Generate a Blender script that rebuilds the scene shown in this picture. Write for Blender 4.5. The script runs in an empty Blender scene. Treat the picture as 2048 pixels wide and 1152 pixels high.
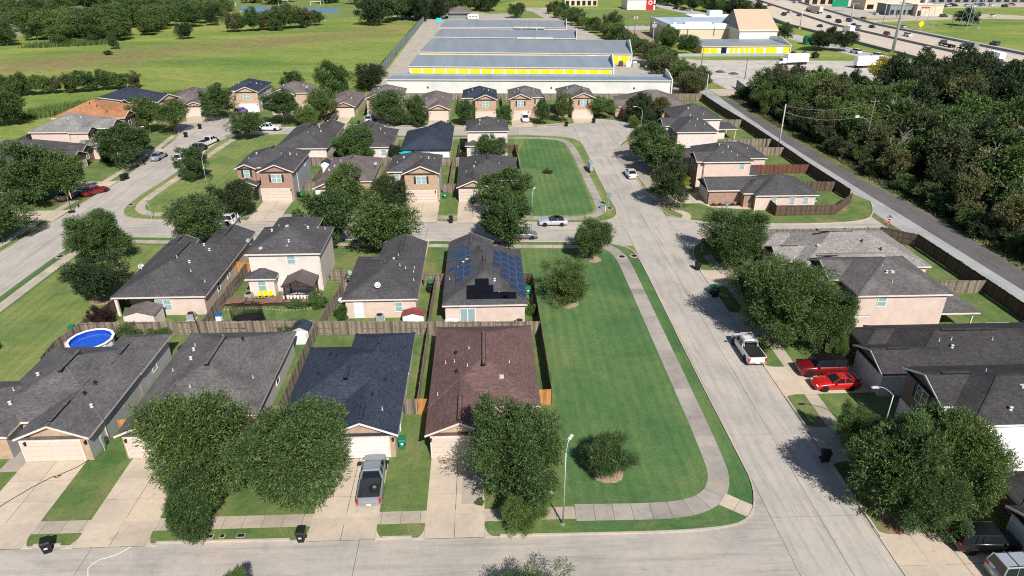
import bpy, math, random
import numpy as np
from mathutils import Vector, Matrix
R = math.radians
rnd = random.Random(11)
scene = bpy.context.scene
COL = scene.collection

# ---------------------------------------------------------------- camera
cam_d = bpy.data.cameras.new('camera'); cam = bpy.data.objects.new('camera', cam_d); COL.objects.link(cam)
cam_d.sensor_width = 36.0; cam_d.lens = 24.31; cam_d.clip_start = 0.5; cam_d.clip_end = 6000
PITCH, YAW = 26.382, 2.300
cam.location = (0, 0, 40.0)
cam.rotation_euler = (R(90 - PITCH), 0, R(-YAW))
scene.camera = cam

# ---------------------------------------------------------------- daylight
SUN_EL, SHADOW_AZ = 42.5, -18.0          # shadows fall away from the camera, a little to the left
world = bpy.data.worlds.new('World'); scene.world = world; world.use_nodes = True
wn = world.node_tree; wn.nodes.clear()
wo = wn.nodes.new('ShaderNodeOutputWorld'); wb = wn.nodes.new('ShaderNodeBackground'); ws = wn.nodes.new('ShaderNodeTexSky')
ws.sky_type = 'NISHITA'; ws.sun_disc = False; ws.sun_elevation = R(SUN_EL); ws.sun_rotation = R(180 + SHADOW_AZ)
ws.air_density = 1.0; ws.dust_density = 0.6; ws.ozone_density = 1.0
wb.inputs[1].default_value = 0.065
wn.links.new(ws.outputs[0], wb.inputs[0]); wn.links.new(wb.outputs[0], wo.inputs[0])
sl = bpy.data.lights.new('sun', 'SUN'); sl.energy = 4.6; sl.angle = R(0.5); sl.color = (1.0, 0.955, 0.89)
so = bpy.data.objects.new('sun', sl); COL.objects.link(so)
sdir = Vector((math.sin(R(SHADOW_AZ)) * math.cos(R(SUN_EL)), math.cos(R(SHADOW_AZ)) * math.cos(R(SUN_EL)), -math.sin(R(SUN_EL))))
so.rotation_euler = sdir.to_track_quat('-Z', 'Y').to_euler(); so.location = (0, -60, 90)
vs = scene.view_settings
vs.view_transform = 'Standard'; vs.look = 'None'; vs.exposure = 0.42; vs.gamma = 1.0; vs.use_curve_mapping = False
scene.cycles.filter_width = 1.1; scene.cycles.use_denoising = False
scene.cycles.max_bounces = 5; scene.cycles.transparent_max_bounces = 4
scene.cycles.diffuse_bounces = 2; scene.cycles.glossy_bounces = 2; scene.cycles.transmission_bounces = 2

# ---------------------------------------------------------------- helpers
def tag(o, label=None, cat=None, group=None, kind=None):
    if label: o['label'] = label
    if cat: o['category'] = cat
    if group: o['group'] = group
    if kind: o['kind'] = kind
    return o
def empty(name, loc=(0, 0, 0), rz=0.0, parent=None):
    o = bpy.data.objects.new(name, None); COL.objects.link(o)
    o.location = loc; o.rotation_euler = (0, 0, rz); o.empty_display_size = 0.2
    if parent: o.parent = parent
    return o
def link(name, mesh, parent=None, loc=(0, 0, 0), rz=0.0, scale=None):
    o = bpy.data.objects.new(name, mesh); COL.objects.link(o)
    if parent: o.parent = parent
    o.location = loc; o.rotation_euler = (0, 0, rz)
    if scale: o.scale = scale
    return o
def copy_tree(o, parent=None):
    c = o.copy(); COL.objects.link(c); c.parent = parent
    for ch in o.children: copy_tree(ch, c)
    return c

class MB:
    def __init__(self, off=(0, 0, 0)):
        self.v = []; self.f = []; self.m = []; self.off = off; self.mi = 0
    def poly(self, pts):
        n = len(self.v); ox, oy, oz = self.off
        self.v += [(p[0] - ox, p[1] - oy, p[2] - oz) for p in pts]
        self.f.append(tuple(range(n, n + len(pts)))); self.m.append(self.mi)
        return self
    def faces(self, vs_, fs):
        n = len(self.v); ox, oy, oz = self.off
        self.v += [(p[0] - ox, p[1] - oy, p[2] - oz) for p in vs_]
        for f in fs: self.f.append(tuple(i + n for i in f)); self.m.append(self.mi)
        return self
    def box(self, x0, x1, y0, y1, z0, z1, bottom=True):
        fs = [(4, 5, 6, 7), (0, 1, 5, 4), (1, 2, 6, 5), (2, 3, 7, 6), (3, 0, 4, 7)]
        if bottom: fs.append((3, 2, 1, 0))
        return self.faces([(x0, y0, z0), (x1, y0, z0), (x1, y1, z0), (x0, y1, z0), (x0, y0, z1), (x1, y0, z1), (x1, y1, z1), (x0, y1, z1)], fs)
    def prism(self, pts, z0, z1, bottom=False):
        a = sum(pts[i][0] * pts[(i + 1) % len(pts)][1] - pts[(i + 1) % len(pts)][0] * pts[i][1] for i in range(len(pts)))
        if a < 0: pts = pts[::-1]
        n = len(pts)
        fs = [tuple(range(n, 2 * n))] + [(i, (i + 1) % n, (i + 1) % n + n, i + n) for i in range(n)]
        if bottom: fs.append(tuple(range(n))[::-1])
        return self.faces([(x, y, z0) for x, y in pts] + [(x, y, z1) for x, y in pts], fs)
    def bar(self, a, b, w, h=None, up=(0, 0, 1)):
        h = h or w; a = Vector(a); b = Vector(b); d = (b - a).normalized(); up = Vector(up)
        if abs(d.dot(up)) > .98: up = Vector((1, 0, 0))
        s = d.cross(up).normalized() * (w / 2); t = s.cross(d).normalized() * (h / 2)
        c = [a - s - t, a + s - t, a + s + t, a - s + t, b - s - t, b + s - t, b + s + t, b - s + t]
        return self.faces([tuple(p) for p in c], [(0, 1, 2, 3), (7, 6, 5, 4), (0, 4, 5, 1), (1, 5, 6, 2), (2, 6, 7, 3), (3, 7, 4, 0)])
    def tube(self, pts, rads, n=8, caps=True):
        rings = []; pts = [Vector(p) for p in pts]
        vs_ = []
        for i, p in enumerate(pts):
            d = (pts[min(i + 1, len(pts) - 1)] - pts[max(i - 1, 0)]).normalized()
            up = Vector((0, 0, 1)) if abs(d.z) < .95 else Vector((1, 0, 0))
            s = d.cross(up).normalized(); t = s.cross(d)
            r = rads[i] if isinstance(rads, (list, tuple)) else rads
            for k in range(n):
                a = 2 * math.pi * k / n
                vs_.append(tuple(p + s * (math.cos(a) * r) + t * (math.sin(a) * r)))
        fs = []
        for i in range(len(pts) - 1):
            for k in range(n):
                k2 = (k + 1) % n
                fs.append((i * n + k, (i + 1) * n + k, (i + 1) * n + k2, i * n + k2))
        if caps:
            fs.append(tuple(range(n))); fs.append(tuple(range((len(pts) - 1) * n, len(pts) * n))[::-1])
        return self.faces(vs_, fs)
    def lathe(self, prof, n=16, c=(0, 0)):
        vs_ = []
        for r, z in prof:
            for k in range(n):
                a = 2 * math.pi * k / n; vs_.append((c[0] + r * math.cos(a), c[1] + r * math.sin(a), z))
        fs = []
        for i in range(len(prof) - 1):
            for k in range(n):
                k2 = (k + 1) % n; fs.append((i * n + k, i * n + k2, (i + 1) * n + k2, (i + 1) * n + k))
        return self.faces(vs_, fs)
    def mesh(self, name, mats, smooth=False):
        me = bpy.data.meshes.new(name); me.from_pydata(self.v, [], self.f)
        if not isinstance(mats, (list, tuple)): mats = [mats]
        for m in mats: me.materials.append(m)
        if len(mats) > 1: me.polygons.foreach_set('material_index', self.m)
        if smooth: me.polygons.foreach_set('use_smooth', [True] * len(me.polygons))
        me.update(); return me
    def build(self, name, mats, parent=None, loc=(0, 0, 0), rz=0.0, smooth=False):
        return link(name, self.mesh(name, mats, smooth), parent, loc, rz)
_mc = {}
def cached(key, fn):
    if key not in _mc: _mc[key] = fn()
    return _mc[key]

# ---------------------------------------------------------------- materials
class NT:
    def __init__(self, name):
        self.m = bpy.data.materials.new(name); self.m.use_nodes = True
        self.t = self.m.node_tree; self.t.nodes.clear()
        self.out = self.n('ShaderNodeOutputMaterial'); self.b = self.n('ShaderNodeBsdfPrincipled')
        self.t.links.new(self.b.outputs[0], self.out.inputs[0])
        self.b.inputs['Specular IOR Level'].default_value = .25
        self._pos = None
    def n(self, t, **kw):
        x = self.t.nodes.new(t)
        for k, v in kw.items(): setattr(x, k, v)
        return x
    def l(self, a, b): self.t.links.new(a, b)
    def pos(self):
        if not self._pos: self._pos = self.n('ShaderNodeNewGeometry').outputs['Position']
        return self._pos
    def objc(self): return self.n('ShaderNodeTexCoord').outputs['Object']
    def mapv(self, v, s=(1, 1, 1), r=(0, 0, 0)):
        m = self.n('ShaderNodeMapping'); m.inputs['Scale'].default_value = s; m.inputs['Rotation'].default_value = r
        self.l(v, m.inputs[0]); return m.outputs[0]
    def noise(self, sc, det=3, v=None, rough=.5, dist=0):
        x = self.n('ShaderNodeTexNoise'); x.inputs['Scale'].default_value = sc; x.inputs['Detail'].default_value = det
        x.inputs['Roughness'].default_value = rough; x.inputs['Distortion'].default_value = dist
        self.l(v if v else self.pos(), x.inputs['Vector']); return x.outputs[0]
    def ramp(self, v, stops, interp='LINEAR'):
        r = self.n('ShaderNodeValToRGB'); r.color_ramp.interpolation = interp; e = r.color_ramp.elements
        while len(e) < len(stops): e.new(.5)
        for i, (p, c) in enumerate(stops):
            e[i].position = p; e[i].color = tuple(c) + (1,) if len(c) == 3 else c
        self.l(v, r.inputs[0]); return r.outputs[0]
    def mix(self, f, a, b, mode='MIX'):
        x = self.n('ShaderNodeMix', data_type='RGBA', blend_type=mode)
        for s, v in ((x.inputs[0], f), (x.inputs[6], a), (x.inputs[7], b)):
            if isinstance(v, (int, float)): s.default_value = v
            elif isinstance(v, tuple): s.default_value = v + (1,) if len(v) == 3 else v
            else: self.l(v, s)
        return x.outputs[2]
    def math(self, op, a, b=0., c=None):
        x = self.n('ShaderNodeMath', operation=op)
        for i, v in enumerate((a, b) if c is None else (a, b, c)):
            if isinstance(v, (int, float)): x.inputs[i].default_value = v
            else: self.l(v, x.inputs[i])
        return x.outputs[0]
    def sep(self, v):
        s = self.n('ShaderNodeSeparateXYZ'); self.l(v, s.inputs[0]); return s.outputs
    def comb(self, x, y, z=0.):
        c = self.n('ShaderNodeCombineXYZ')
        for i, v in enumerate((x, y, z)):
            if isinstance(v, (int, float)): c.inputs[i].default_value = v
            else: self.l(v, c.inputs[i])
        return c.outputs[0]
    def bump(self, h, s=.3, d=.02):
        b = self.n('ShaderNodeBump'); b.inputs['Strength'].default_value = s; b.inputs['Distance'].default_value = d
        self.l(h, b.inputs['Height']); self.l(b.outputs[0], self.b.inputs['Normal'])
    def col(self, c):
        if isinstance(c, tuple): self.b.inputs['Base Color'].default_value = c + (1,)
        else: self.l(c, self.b.inputs['Base Color'])
    def set(self, **k):
        for a, v in k.items(): self.b.inputs[a.replace('_', ' ')].default_value = v
        return self
def objrand(N): return N.n('ShaderNodeObjectInfo').outputs['Random']
def island(N): return N.n('ShaderNodeNewGeometry').outputs['Random Per Island']
def sc3(c, f): return tuple(min(1, x * f) for x in c)

def m_plain(name, c, rough=.6, metal=0., var=.12, scale=3., spec=.25):
    N = NT(name); n = N.noise(scale, 4)
    N.col(N.ramp(n, [(.3, sc3(c, 1 - var)), (.7, sc3(c, 1 + var))])); N.set(Roughness=rough, Metallic=metal, Specular_IOR_Level=spec)
    return N.m
def m_shingle(name, c, streak=.25, warm=(1, 1, 1), speck=.42):
    N = NT(name); p = N.pos()
    big = N.noise(.35, 4, rough=.6); fine = N.noise(9, 3, N.mapv(p, (1, 1, 2.2)), rough=.75); mid = N.noise(2.4, 3, N.mapv(p, (1, 1, 3)))
    s = N.sep(p); course = N.math('FRACT', N.math('MULTIPLY', s[2], 1 / .058))
    tabs = N.n('ShaderNodeTexWhiteNoise', noise_dimensions='3D')
    q = N.comb(N.math('FLOOR', N.math('MULTIPLY', s[0], 3.2)), N.math('FLOOR', N.math('MULTIPLY', s[1], 3.2)), N.math('FLOOR', N.math('MULTIPLY', s[2], 1 / .058)))
    N.l(q, tabs.inputs['Vector'])
    base = N.ramp(fine, [(.25, sc3(c, 1 - speck)), (.5, c), (.78, sc3(c, 1 + speck * 1.5))])
    t2 = N.ramp(tabs.outputs[0], [(0, (.78, .78, .78)), (1, (1.2, 1.19, 1.18))])
    col = N.mix(.75, base, t2, 'MULTIPLY')
    b2 = N.ramp(big, [(.3, (1 - streak, 1 - streak, 1 - streak)), (.7, (1 + streak * warm[0], 1 + streak * warm[1], 1 + streak * warm[2]))])
    col = N.mix(1., col, b2, 'MULTIPLY')
    col = N.mix(.45, col, N.ramp(mid, [(.35, (.72, .72, .72)), (.65, (1.25, 1.25, 1.25))]), 'MULTIPLY')
    ln = N.ramp(course, [(0, (.72, .72, .72)), (.3, (1, 1, 1)), (1, (1.04, 1.04, 1.04))])
    col = N.mix(.7, col, ln, 'MULTIPLY')
    N.col(col); N.set(Roughness=.93, Specular_IOR_Level=.12); N.bump(N.math('ADD', fine, N.math('MULTIPLY', course, .6)), .45, .02)
    return N.m
def m_siding(name, c, lap=.19):
    N = NT(name); s = N.sep(N.pos()); f = N.math('FRACT', N.math('MULTIPLY', s[2], 1 / lap))
    n = N.noise(1.1, 4); d = N.noise(7, 3, N.mapv(N.pos(), (1, 1, .25)))
    col = N.mix(.7, N.ramp(n, [(.3, sc3(c, .9)), (.7, sc3(c, 1.06))]), N.ramp(f, [(0, (.66, .64, .63)), (.14, (1, 1, 1)), (1, (1, 1, 1))]), 'MULTIPLY')
    low = N.ramp(N.math('ADD', N.math('MULTIPLY', s[2], .8), N.math('MULTIPLY', d, .5)), [(.1, (.8, .76, .7)), (.75, (1, 1, 1))])
    N.col(N.mix(.6, col, low, 'MULTIPLY')); N.set(Roughness=.6); N.bump(f, .5, .015)
    return N.m
def m_brick(name, a, b, mortar):
    N = NT(name); s = N.sep(N.objc()); v = N.comb(N.math('ADD', s[0], s[1]), s[2])
    br = N.n('ShaderNodeTexBrick'); br.offset = .5
    for k, val in (('Scale', 1.), ('Mortar Size', .012), ('Brick Width', .22), ('Row Height', .085), ('Bias', -.1)): br.inputs[k].default_value = val
    br.inputs['Color1'].default_value = a + (1,); br.inputs['Color2'].default_value = b + (1,); br.inputs['Mortar'].default_value = mortar + (1,)
    N.l(v, br.inputs['Vector'])
    col = N.mix(.5, br.outputs[0], N.ramp(N.noise(1.6, 4), [(.3, (.78, .78, .78)), (.7, (1.18, 1.15, 1.12))]), 'MULTIPLY')
    N.col(col); N.set(Roughness=.85); N.bump(N.math('SUBTRACT', 1., br.outputs[1]), .4, .01)
    return N.m
def m_concrete(name, c, stain=.22, streak=None, warm=True, fine=.08, randv=.1, crack=0):
    N = NT(name); p = N.pos()
    big = N.noise(.22, 5, rough=.6, dist=.4); mid = N.noise(1.7, 5, rough=.7); fn = N.noise(14, 3)
    wc = (1.06, 1.0, .93) if warm else (1, 1, 1)
    col = N.ramp(big, [(.28, sc3(c, 1 - stain)), (.5, c), (.72, tuple(x * (1 + stain * .6) * w for x, w in zip(c, wc)))])
    col = N.mix(.8, col, N.ramp(mid, [(.25, (1 - stain,) * 3), (.5, (1, 1, 1)), (.8, (1 + stain * .5,) * 3)]), 'MULTIPLY')
    col = N.mix(1., col, N.ramp(fn, [(.3, (1 - fine,) * 3), (.7, (1 + fine,) * 3)]), 'MULTIPLY')
    if streak:
        st = N.noise(1., 5, N.mapv(p, streak), rough=.65)
        col = N.mix(.85, col, N.ramp(st, [(.28, (.70, .69, .68)), (.5, (1, 1, 1)), (.75, (1.12, 1.11, 1.1))]), 'MULTIPLY')
    if crack:
        vo = N.n('ShaderNodeTexVoronoi', feature='DISTANCE_TO_EDGE'); vo.inputs['Scale'].default_value = .16
        N.l(N.mix(.12, p, N.n('ShaderNodeTexNoise').outputs[1]), vo.inputs['Vector'])
        col = N.mix(crack, col, N.ramp(vo.outputs[0], [(0, (.45, .43, .4)), (.004, (1, 1, 1))]), 'MULTIPLY')
    spots = N.ramp(N.noise(.9, 2, N.mapv(p, (1, 1, 1), (0, 0, .7))), [(.22, (.7, .69, .67)), (.34, (1, 1, 1))])
    col = N.mix(.6, col, spots, 'MULTIPLY')
    r = N.ramp(objrand(N), [(0, (1 - randv,) * 3), (1, (1 + randv,) * 3)])
    N.col(N.mix(1., col, r, 'MULTIPLY')); N.set(Roughness=.88, Specular_IOR_Level=.2); N.bump(fn, .15, .01)
    return N.m
def m_grass(name, a, b, c, dry=.5, stripes=0., patch=.12, drop=.0, soil=(.16, .12, .07)):
    """a deep green, b mid green, c yellowish; dry = how much yellow shows"""
    N = NT(name); p = N.pos()
    big = N.noise(patch, 5, rough=.62, dist=.8); mid = N.noise(.9, 5, rough=.7); fn = N.noise(7, 4, rough=.8); vf = N.noise(34, 2)
    col = N.ramp(big, [(.5 - .28 * dry - .06, a), (.5, b), (.5 + .5 * (1 - dry) + .1, c)])
    col = N.mix(.65, col, N.ramp(mid, [(.25, (.72, .78, .75)), (.5, (1, 1, 1)), (.75, (1.3, 1.18, 1.1))]), 'MULTIPLY')
    col = N.mix(.9, col, N.ramp(fn, [(.25, (.6, .65, .6)), (.5, (1, 1, 1)), (.75, (1.42, 1.36, 1.3))]), 'MULTIPLY')
    col = N.mix(.6, col, N.ramp(vf, [(.3, (.6, .6, .6)), (.7, (1.4, 1.4, 1.4))]), 'MULTIPLY')
    if stripes:
        s = N.sep(p); w = N.math('SINE', N.math('ADD', N.math('MULTIPLY', s[0], 5.2), N.math('MULTIPLY', N.noise(.3, 2), 3.)))
        col = N.mix(stripes, col, N.ramp(N.math('ADD', N.math('MULTIPLY', w, .5), .5), [(0, (.8, .84, .8)), (1, (1.16, 1.12, 1.1))]), 'MULTIPLY')
        w2 = N.noise(1., 3, N.mapv(p, (2.2, .05, 1)))
        col = N.mix(stripes, col, N.ramp(w2, [(.3, (.78, .82, .8)), (.7, (1.22, 1.18, 1.12))]), 'MULTIPLY')
    bare = N.ramp(N.noise(.5, 4, N.mapv(p, (1, 1, 1), (0, 0, 2.))), [(.2 + drop, (1, 1, 1)), (.27 + drop, (0, 0, 0))])
    col = N.mix(N.math('MULTIPLY', bare, .7), col, soil)
    N.col(col); N.set(Roughness=.95, Specular_IOR_Level=.08); N.bump(N.math('ADD', fn, N.math('MULTIPLY', vf, .5)), .8, .06)
    return N.m
def m_leaf(name, c1, c2, c3, trans=.28):
    N = NT(name); r = island(N); o = objrand(N)
    cl = N.noise(1.7, 4, rough=.65); r = N.math('ADD', N.math('MULTIPLY', r, .5), N.math('MULTIPLY', N.math('SUBTRACT', cl, .22), .95))
    col = N.ramp(r, [(.12, c1), (.5, c2), (.92, c3)])
    col = N.mix(1., col, N.ramp(o, [(0, (.76, .82, .84)), (.5, (1, 1, 1)), (1, (1.26, 1.15, 1.0))]), 'MULTIPLY')
    N.col(col); N.set(Roughness=.55, Specular_IOR_Level=.3)
    tr = N.n('ShaderNodeBsdfTranslucent'); mx = N.n('ShaderNodeMixShader'); mx.inputs[0].default_value = trans
    N.l(N.mix(1., col, (1.25, 1.35, .6), 'MULTIPLY'), tr.inputs[0]); N.l(N.b.outputs[0], mx.inputs[1]); N.l(tr.outputs[0], mx.inputs[2]); N.l(mx.outputs[0], N.out.inputs[0])
    return N.m
def m_fence(name, a, b, c):
    N = NT(name); r = island(N); p = N.objc()
    col = N.ramp(r, [(0, a), (.5, b), (1, c)])
    g = N.noise(1., 4, N.mapv(p, (16, 16, 1.3)))
    col = N.mix(.8, col, N.ramp(g, [(.3, (.66, .64, .62)), (.7, (1.25, 1.25, 1.25))]), 'MULTIPLY')
    col = N.mix(.5, col, N.ramp(N.noise(.6, 3), [(.3, (.75, .72, .7)), (.7, (1.2, 1.2, 1.2))]), 'MULTIPLY')
    N.col(col); N.set(Roughness=.9); return N.m
def m_paint():
    N = NT('car_paint'); c = N.n('ShaderNodeObjectInfo').outputs['Color']; N.col(c)
    N.set(Roughness=.32, Specular_IOR_Level=.6, Coat_Weight=.5, Coat_Roughness=.06); N.b.inputs['Metallic'].default_value = .15
    return N.m
def m_objcol(name, rough=.6):
    N = NT(name); c = N.n('ShaderNodeObjectInfo').outputs['Color']
    N.col(N.mix(.6, c, N.ramp(N.noise(1.5, 4), [(.3, (.82, .82, .82)), (.7, (1.1, 1.1, 1.1))]), 'MULTIPLY')); N.set(Roughness=rough); return N.m
def m_glass(name, c=(.03, .04, .05), rough=.08, mixc=None):
    N = NT(name)
    if mixc:
        s = N.sep(N.objc()); f = N.math('FRACT', N.math('MULTIPLY', s[2], 14.))
        N.col(N.mix(N.math('MULTIPLY', N.ramp(f, [(0, (0, 0, 0)), (.3, (1, 1, 1))]), .8), c, mixc))
    else: N.col(c)
    N.set(Roughness=rough, Specular_IOR_Level=.8); return N.m
def m_metalroof(name, c, ribs=.6, axis=0):
    N = NT(name); s = N.sep(N.objc()); f = N.math('FRACT', N.math('MULTIPLY', s[axis], 1 / ribs))
    col = N.mix(.6, c, N.ramp(f, [(0, (.6, .6, .62)), (.1, (1.1, 1.1, 1.1)), (.2, (1, 1, 1))]), 'MULTIPLY')
    col = N.mix(.8, col, N.ramp(N.noise(.25, 4, N.mapv(N.pos(), (1, .15, 1))), [(.3, (.86, .86, .86)), (.7, (1.1, 1.1, 1.1))]), 'MULTIPLY')
    N.col(col); N.set(Roughness=.5, Metallic=.25); N.bump(N.ramp(f, [(0, (1, 1, 1)), (.12, (0, 0, 0))]), .5, .04); return N.m
def m_ribdoor(name, c, dim=.3):
    N = NT(name); s = N.sep(N.objc()); f = N.math('FRACT', N.math('MULTIPLY', s[2], 1 / dim))
    N.col(N.mix(.5, c, N.ramp(f, [(0, (.55, .55, .55)), (.15, (1, 1, 1))]), 'MULTIPLY')); N.set(Roughness=.5); N.bump(f, .4, .02); return N.m

M = {}
M['sh_grey'] = m_shingle('shingle_charcoal', (.076, .073, .077), .2)
M['sh_front'] = m_shingle('shingle_grey', (.112, .106, .110), .2)
M['sh_black'] = m_shingle('shingle_dark_charcoal', (.050, .047, .050), .2)
M['sh_grey2'] = m_shingle('shingle_weathered', (.118, .111, .111), .28, (1, .95, .9))
M['sh_navy'] = m_shingle('shingle_navy', (.036, .045, .066), .12, speck=.75)
M['sh_brown'] = m_shingle('shingle_maroon', (.134, .083, .078), .12, (1.05, 1, .95), speck=.38)
M['sh_tan'] = m_shingle('shingle_tan', (.36, .17, .088), .2)
M['sh_light'] = m_shingle('shingle_light_grey', (.24, .222, .21), .15, speck=.6)
M['sh_old'] = m_shingle('shingle_pale_weathered', (.21, .205, .20), .25)
M['sh_mid'] = m_shingle('shingle_brown_grey', (.15, .125, .12), .2)
M['sd_pink'] = m_siding('siding_pink_beige', (.63, .50, .43))
M['sd_cream'] = m_siding('siding_cream', (.68, .60, .55))
M['sd_white'] = m_siding('siding_white', (.80, .80, .80))
M['sd_grey'] = m_siding('siding_grey', (.42, .42, .45))
M['sd_pale'] = m_siding('siding_pale', (.60, .56, .55))
M['br_tan'] = m_brick('brick_tan', (.46, .29, .17), (.36, .21, .125), (.46, .40, .33))
M['br_red'] = m_brick('brick_red_brown', (.34, .17, .12), (.24, .115, .085), (.42, .34, .29))
M['br_dark'] = m_brick('brick_dark_brown', (.20, .115, .085), (.13, .075, .058), (.28, .23, .2))
M['br_buff'] = m_brick('brick_buff', (.50, .35, .225), (.40, .265, .165), (.5, .44, .37))
M['trim'] = m_plain('white_trim', (.66, .59, .53), .5)
M['trim_w'] = m_plain('bright_white_trim', (.72, .72, .71), .45)
M['garage'] = m_plain('garage_door_paint', (.57, .485, .42), .5, var=.05)
M['garage_w'] = m_plain('white_garage_door_paint', (.66, .64, .62), .5, var=.04)
M['door_blue'] = m_plain('pale_blue_door', (.62, .75, .80), .4)
M['door_dark'] = m_plain('dark_door', (.06, .035, .03), .4)
M['shutter'] = m_plain('dark_shutter', (.025, .03, .028), .6)
M['pane'] = m_glass('window_pane', (.10, .20, .21), .12, (.34, .46, .46))
M['pane_dark'] = m_glass('dark_window_pane', (.02, .03, .035), .08)
M['vent_w'] = m_plain('white_vent_metal', (.52, .51, .49), .4)
M['vent_k'] = m_plain('black_vent', (.02, .02, .02), .6)
M['rvent'] = m_shingle('ridge_vent_shingle', (.085, .08, .08), .1)
M['rvent_side'] = m_plain('ridge_vent_side', (.012, .012, .012), .8)
M['road'] = m_concrete('street_concrete', (.40, .365, .325), .15, (.12, 1.6, 1), randv=.05, crack=.15)
M['road_ns'] = m_concrete('street_concrete_ns', (.41, .375, .335), .15, (1.8, .12, 1), randv=.05, crack=.15)
M['drive'] = m_concrete('driveway_concrete', (.50, .42, .33), .18, randv=.07)
M['drive_grey'] = m_concrete('grey_driveway_concrete', (.36, .32, .27), .25, randv=.06)
M['walk'] = m_concrete('sidewalk_concrete', (.42, .36, .29), .22, randv=.12)
M['walk_dark'] = m_concrete('weathered_sidewalk', (.325, .295, .26), .26, randv=.12)
M['kerb'] = m_concrete('kerb_concrete', (.42, .37, .31), .2)
M['joint'] = m_plain('joint_dirt', (.06, .052, .045), .9)
M['asph_pale'] = m_concrete('pale_gravel_road', (.36, .36, .36), .16, (2.2, .08, 1), warm=False, fine=.25)
M['asph_dark'] = m_concrete('dark_asphalt_road', (.13, .118, .118), .2, (2.5, .1, 1), warm=False, fine=.3)
M['gravel'] = m_concrete('gravel_lot', (.46, .42, .38), .3, warm=False, fine=.2)
M['hwy'] = m_concrete('highway_concrete', (.54, .46, .37), .07, (.9, .02, 1), randv=.03)
M['hwy2'] = m_concrete('highway_grey', (.42, .40, .38), .1, (.9, .02, 1), randv=.03)
M['barrier'] = m_concrete('barrier_concrete', (.26, .26, .26), .2)
M['lot'] = m_concrete('parking_concrete', (.44, .39, .33), .22)
M['lawn'] = m_grass('lawn_green', (.064, .134, .052), (.096, .172, .064), (.185, .21, .082), .48, stripes=.42, patch=.09)
M['lawn_y'] = m_grass('lawn_yellow_green', (.085, .145, .052), (.17, .22, .07), (.26, .25, .10), .6, stripes=.35, patch=.13)
M['yard'] = m_grass('yard_grass', (.062, .125, .038), (.125, .18, .058), (.25, .21, .11), .6, stripes=.15, patch=.25, drop=.06)
M['verge'] = m_grass('verge_grass', (.045, .115, .038), (.080, .155, .055), (.19, .18, .09), .42, patch=.4, drop=.03)
M['rough'] = m_grass('rough_verge', (.06, .095, .03), (.13, .135, .055), (.26, .22, .12), .6, patch=.3, drop=.07)
M['leaf'] = m_leaf('leaf_deep_green', (.015, .036, .012), (.058, .104, .032), (.21, .29, .095), .22)
M['leaf_b'] = m_leaf('leaf_bright_green', (.04, .085, .02), (.09, .155, .04), (.20, .27, .09), .22)
M['leaf_d'] = m_leaf('leaf_dark', (.010, .022, .010), (.028, .05, .020), (.09, .12, .05), .15)
M['leaf_o'] = m_leaf('leaf_olive', (.035, .05, .02), (.085, .10, .042), (.22, .215, .11), .18)
M['leaf_y'] = m_leaf('leaf_yellow', (.16, .17, .02), (.32, .30, .03), (.45, .40, .06))
M['leaf_r'] = m_leaf('leaf_purple', (.02, .012, .012), (.045, .025, .022), (.09, .04, .04))
M['bark'] = m_plain('bark', (.16, .115, .085), .9, var=.4, scale=9)
M['bark_p'] = m_plain('pale_bark', (.42, .37, .31), .9, var=.3, scale=9)
M['mulch'] = m_plain('mulch', (.34, .25, .17), .95, var=.4, scale=7)
M['fence'] = m_fence('weathered_fence_wood', (.115, .09, .07), (.20, .165, .13), (.31, .26, .205))
M['fence_b'] = m_fence('brown_fence_wood', (.065, .045, .034), (.105, .073, .054), (.15, .108, .082))
M['fence_r'] = m_fence('red_stained_fence_wood', (.10, .042, .030), (.14, .06, .04), (.18, .08, .055))
M['deck'] = m_fence('reddish_deck_wood', (.19, .10, .07), (.26, .145, .10), (.33, .20, .14))
M['fence_o'] = m_fence('new_cedar_fence_wood', (.36, .155, .048), (.48, .225, .075), (.56, .30, .12))
M['black'] = m_plain('black_plastic', (.014, .014, .015), .45, var=.2)
M['green_p'] = m_plain('green_plastic', (.012, .17, .075), .45)
M['paint'] = m_paint()
M['objcol'] = m_objcol('coloured_surface')
M['tyre'] = m_plain('tyre_rubber', (.014, .014, .014), .8)
M['rim'] = m_plain('alloy_rim', (.45, .46, .47), .3, .7)
M['cglass'] = m_glass('car_glass', (.012, .016, .02), .05)
M['red_l'] = m_plain('tail_lamp_red', (.45, .012, .012), .25)
M['white_l'] = m_plain('head_lamp', (.75, .77, .8), .15)
M['chrome'] = m_plain('chrome', (.6, .6, .62), .2, .9)
M['bed'] = m_plain('truck_bed_liner', (.03, .034, .04), .6)
M['plate'] = m_plain('licence_plate', (.85, .85, .85), .4)
M['pole'] = m_plain('galvanised_pole', (.42, .46, .48), .45, .4)
M['wood_pole'] = m_plain('wooden_pole', (.17, .12, .085), .9, var=.3, scale=6)
M['wood_pale'] = m_plain('pale_wood_pole', (.50, .46, .41), .85, var=.2, scale=6)
M['wire'] = m_plain('cable', (.25, .25, .25), .6)
M['st_wall'] = m_metalroof('storage_wall_cream', (.74, .75, .70), .35)
M['st_roof'] = m_metalroof('storage_roof_blue_grey', (.29, .33, .38), .62)
M['st_roof2'] = m_metalroof('storage_roof_grey', (.29, .32, .345), .62)
M['st_trim'] = m_plain('storage_trim', (.55, .52, .48), .5)
M['yellow'] = m_ribdoor('yellow_roll_up_door', (.90, .60, .01))
M['white_ru'] = m_ribdoor('white_roll_up_door', (.8, .8, .78))
M['dark'] = m_plain('dark_interior', (.01, .01, .011), .9)
M['stucco'] = m_plain('tan_stucco', (.60, .50, .38), .9, var=.06)
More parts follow.
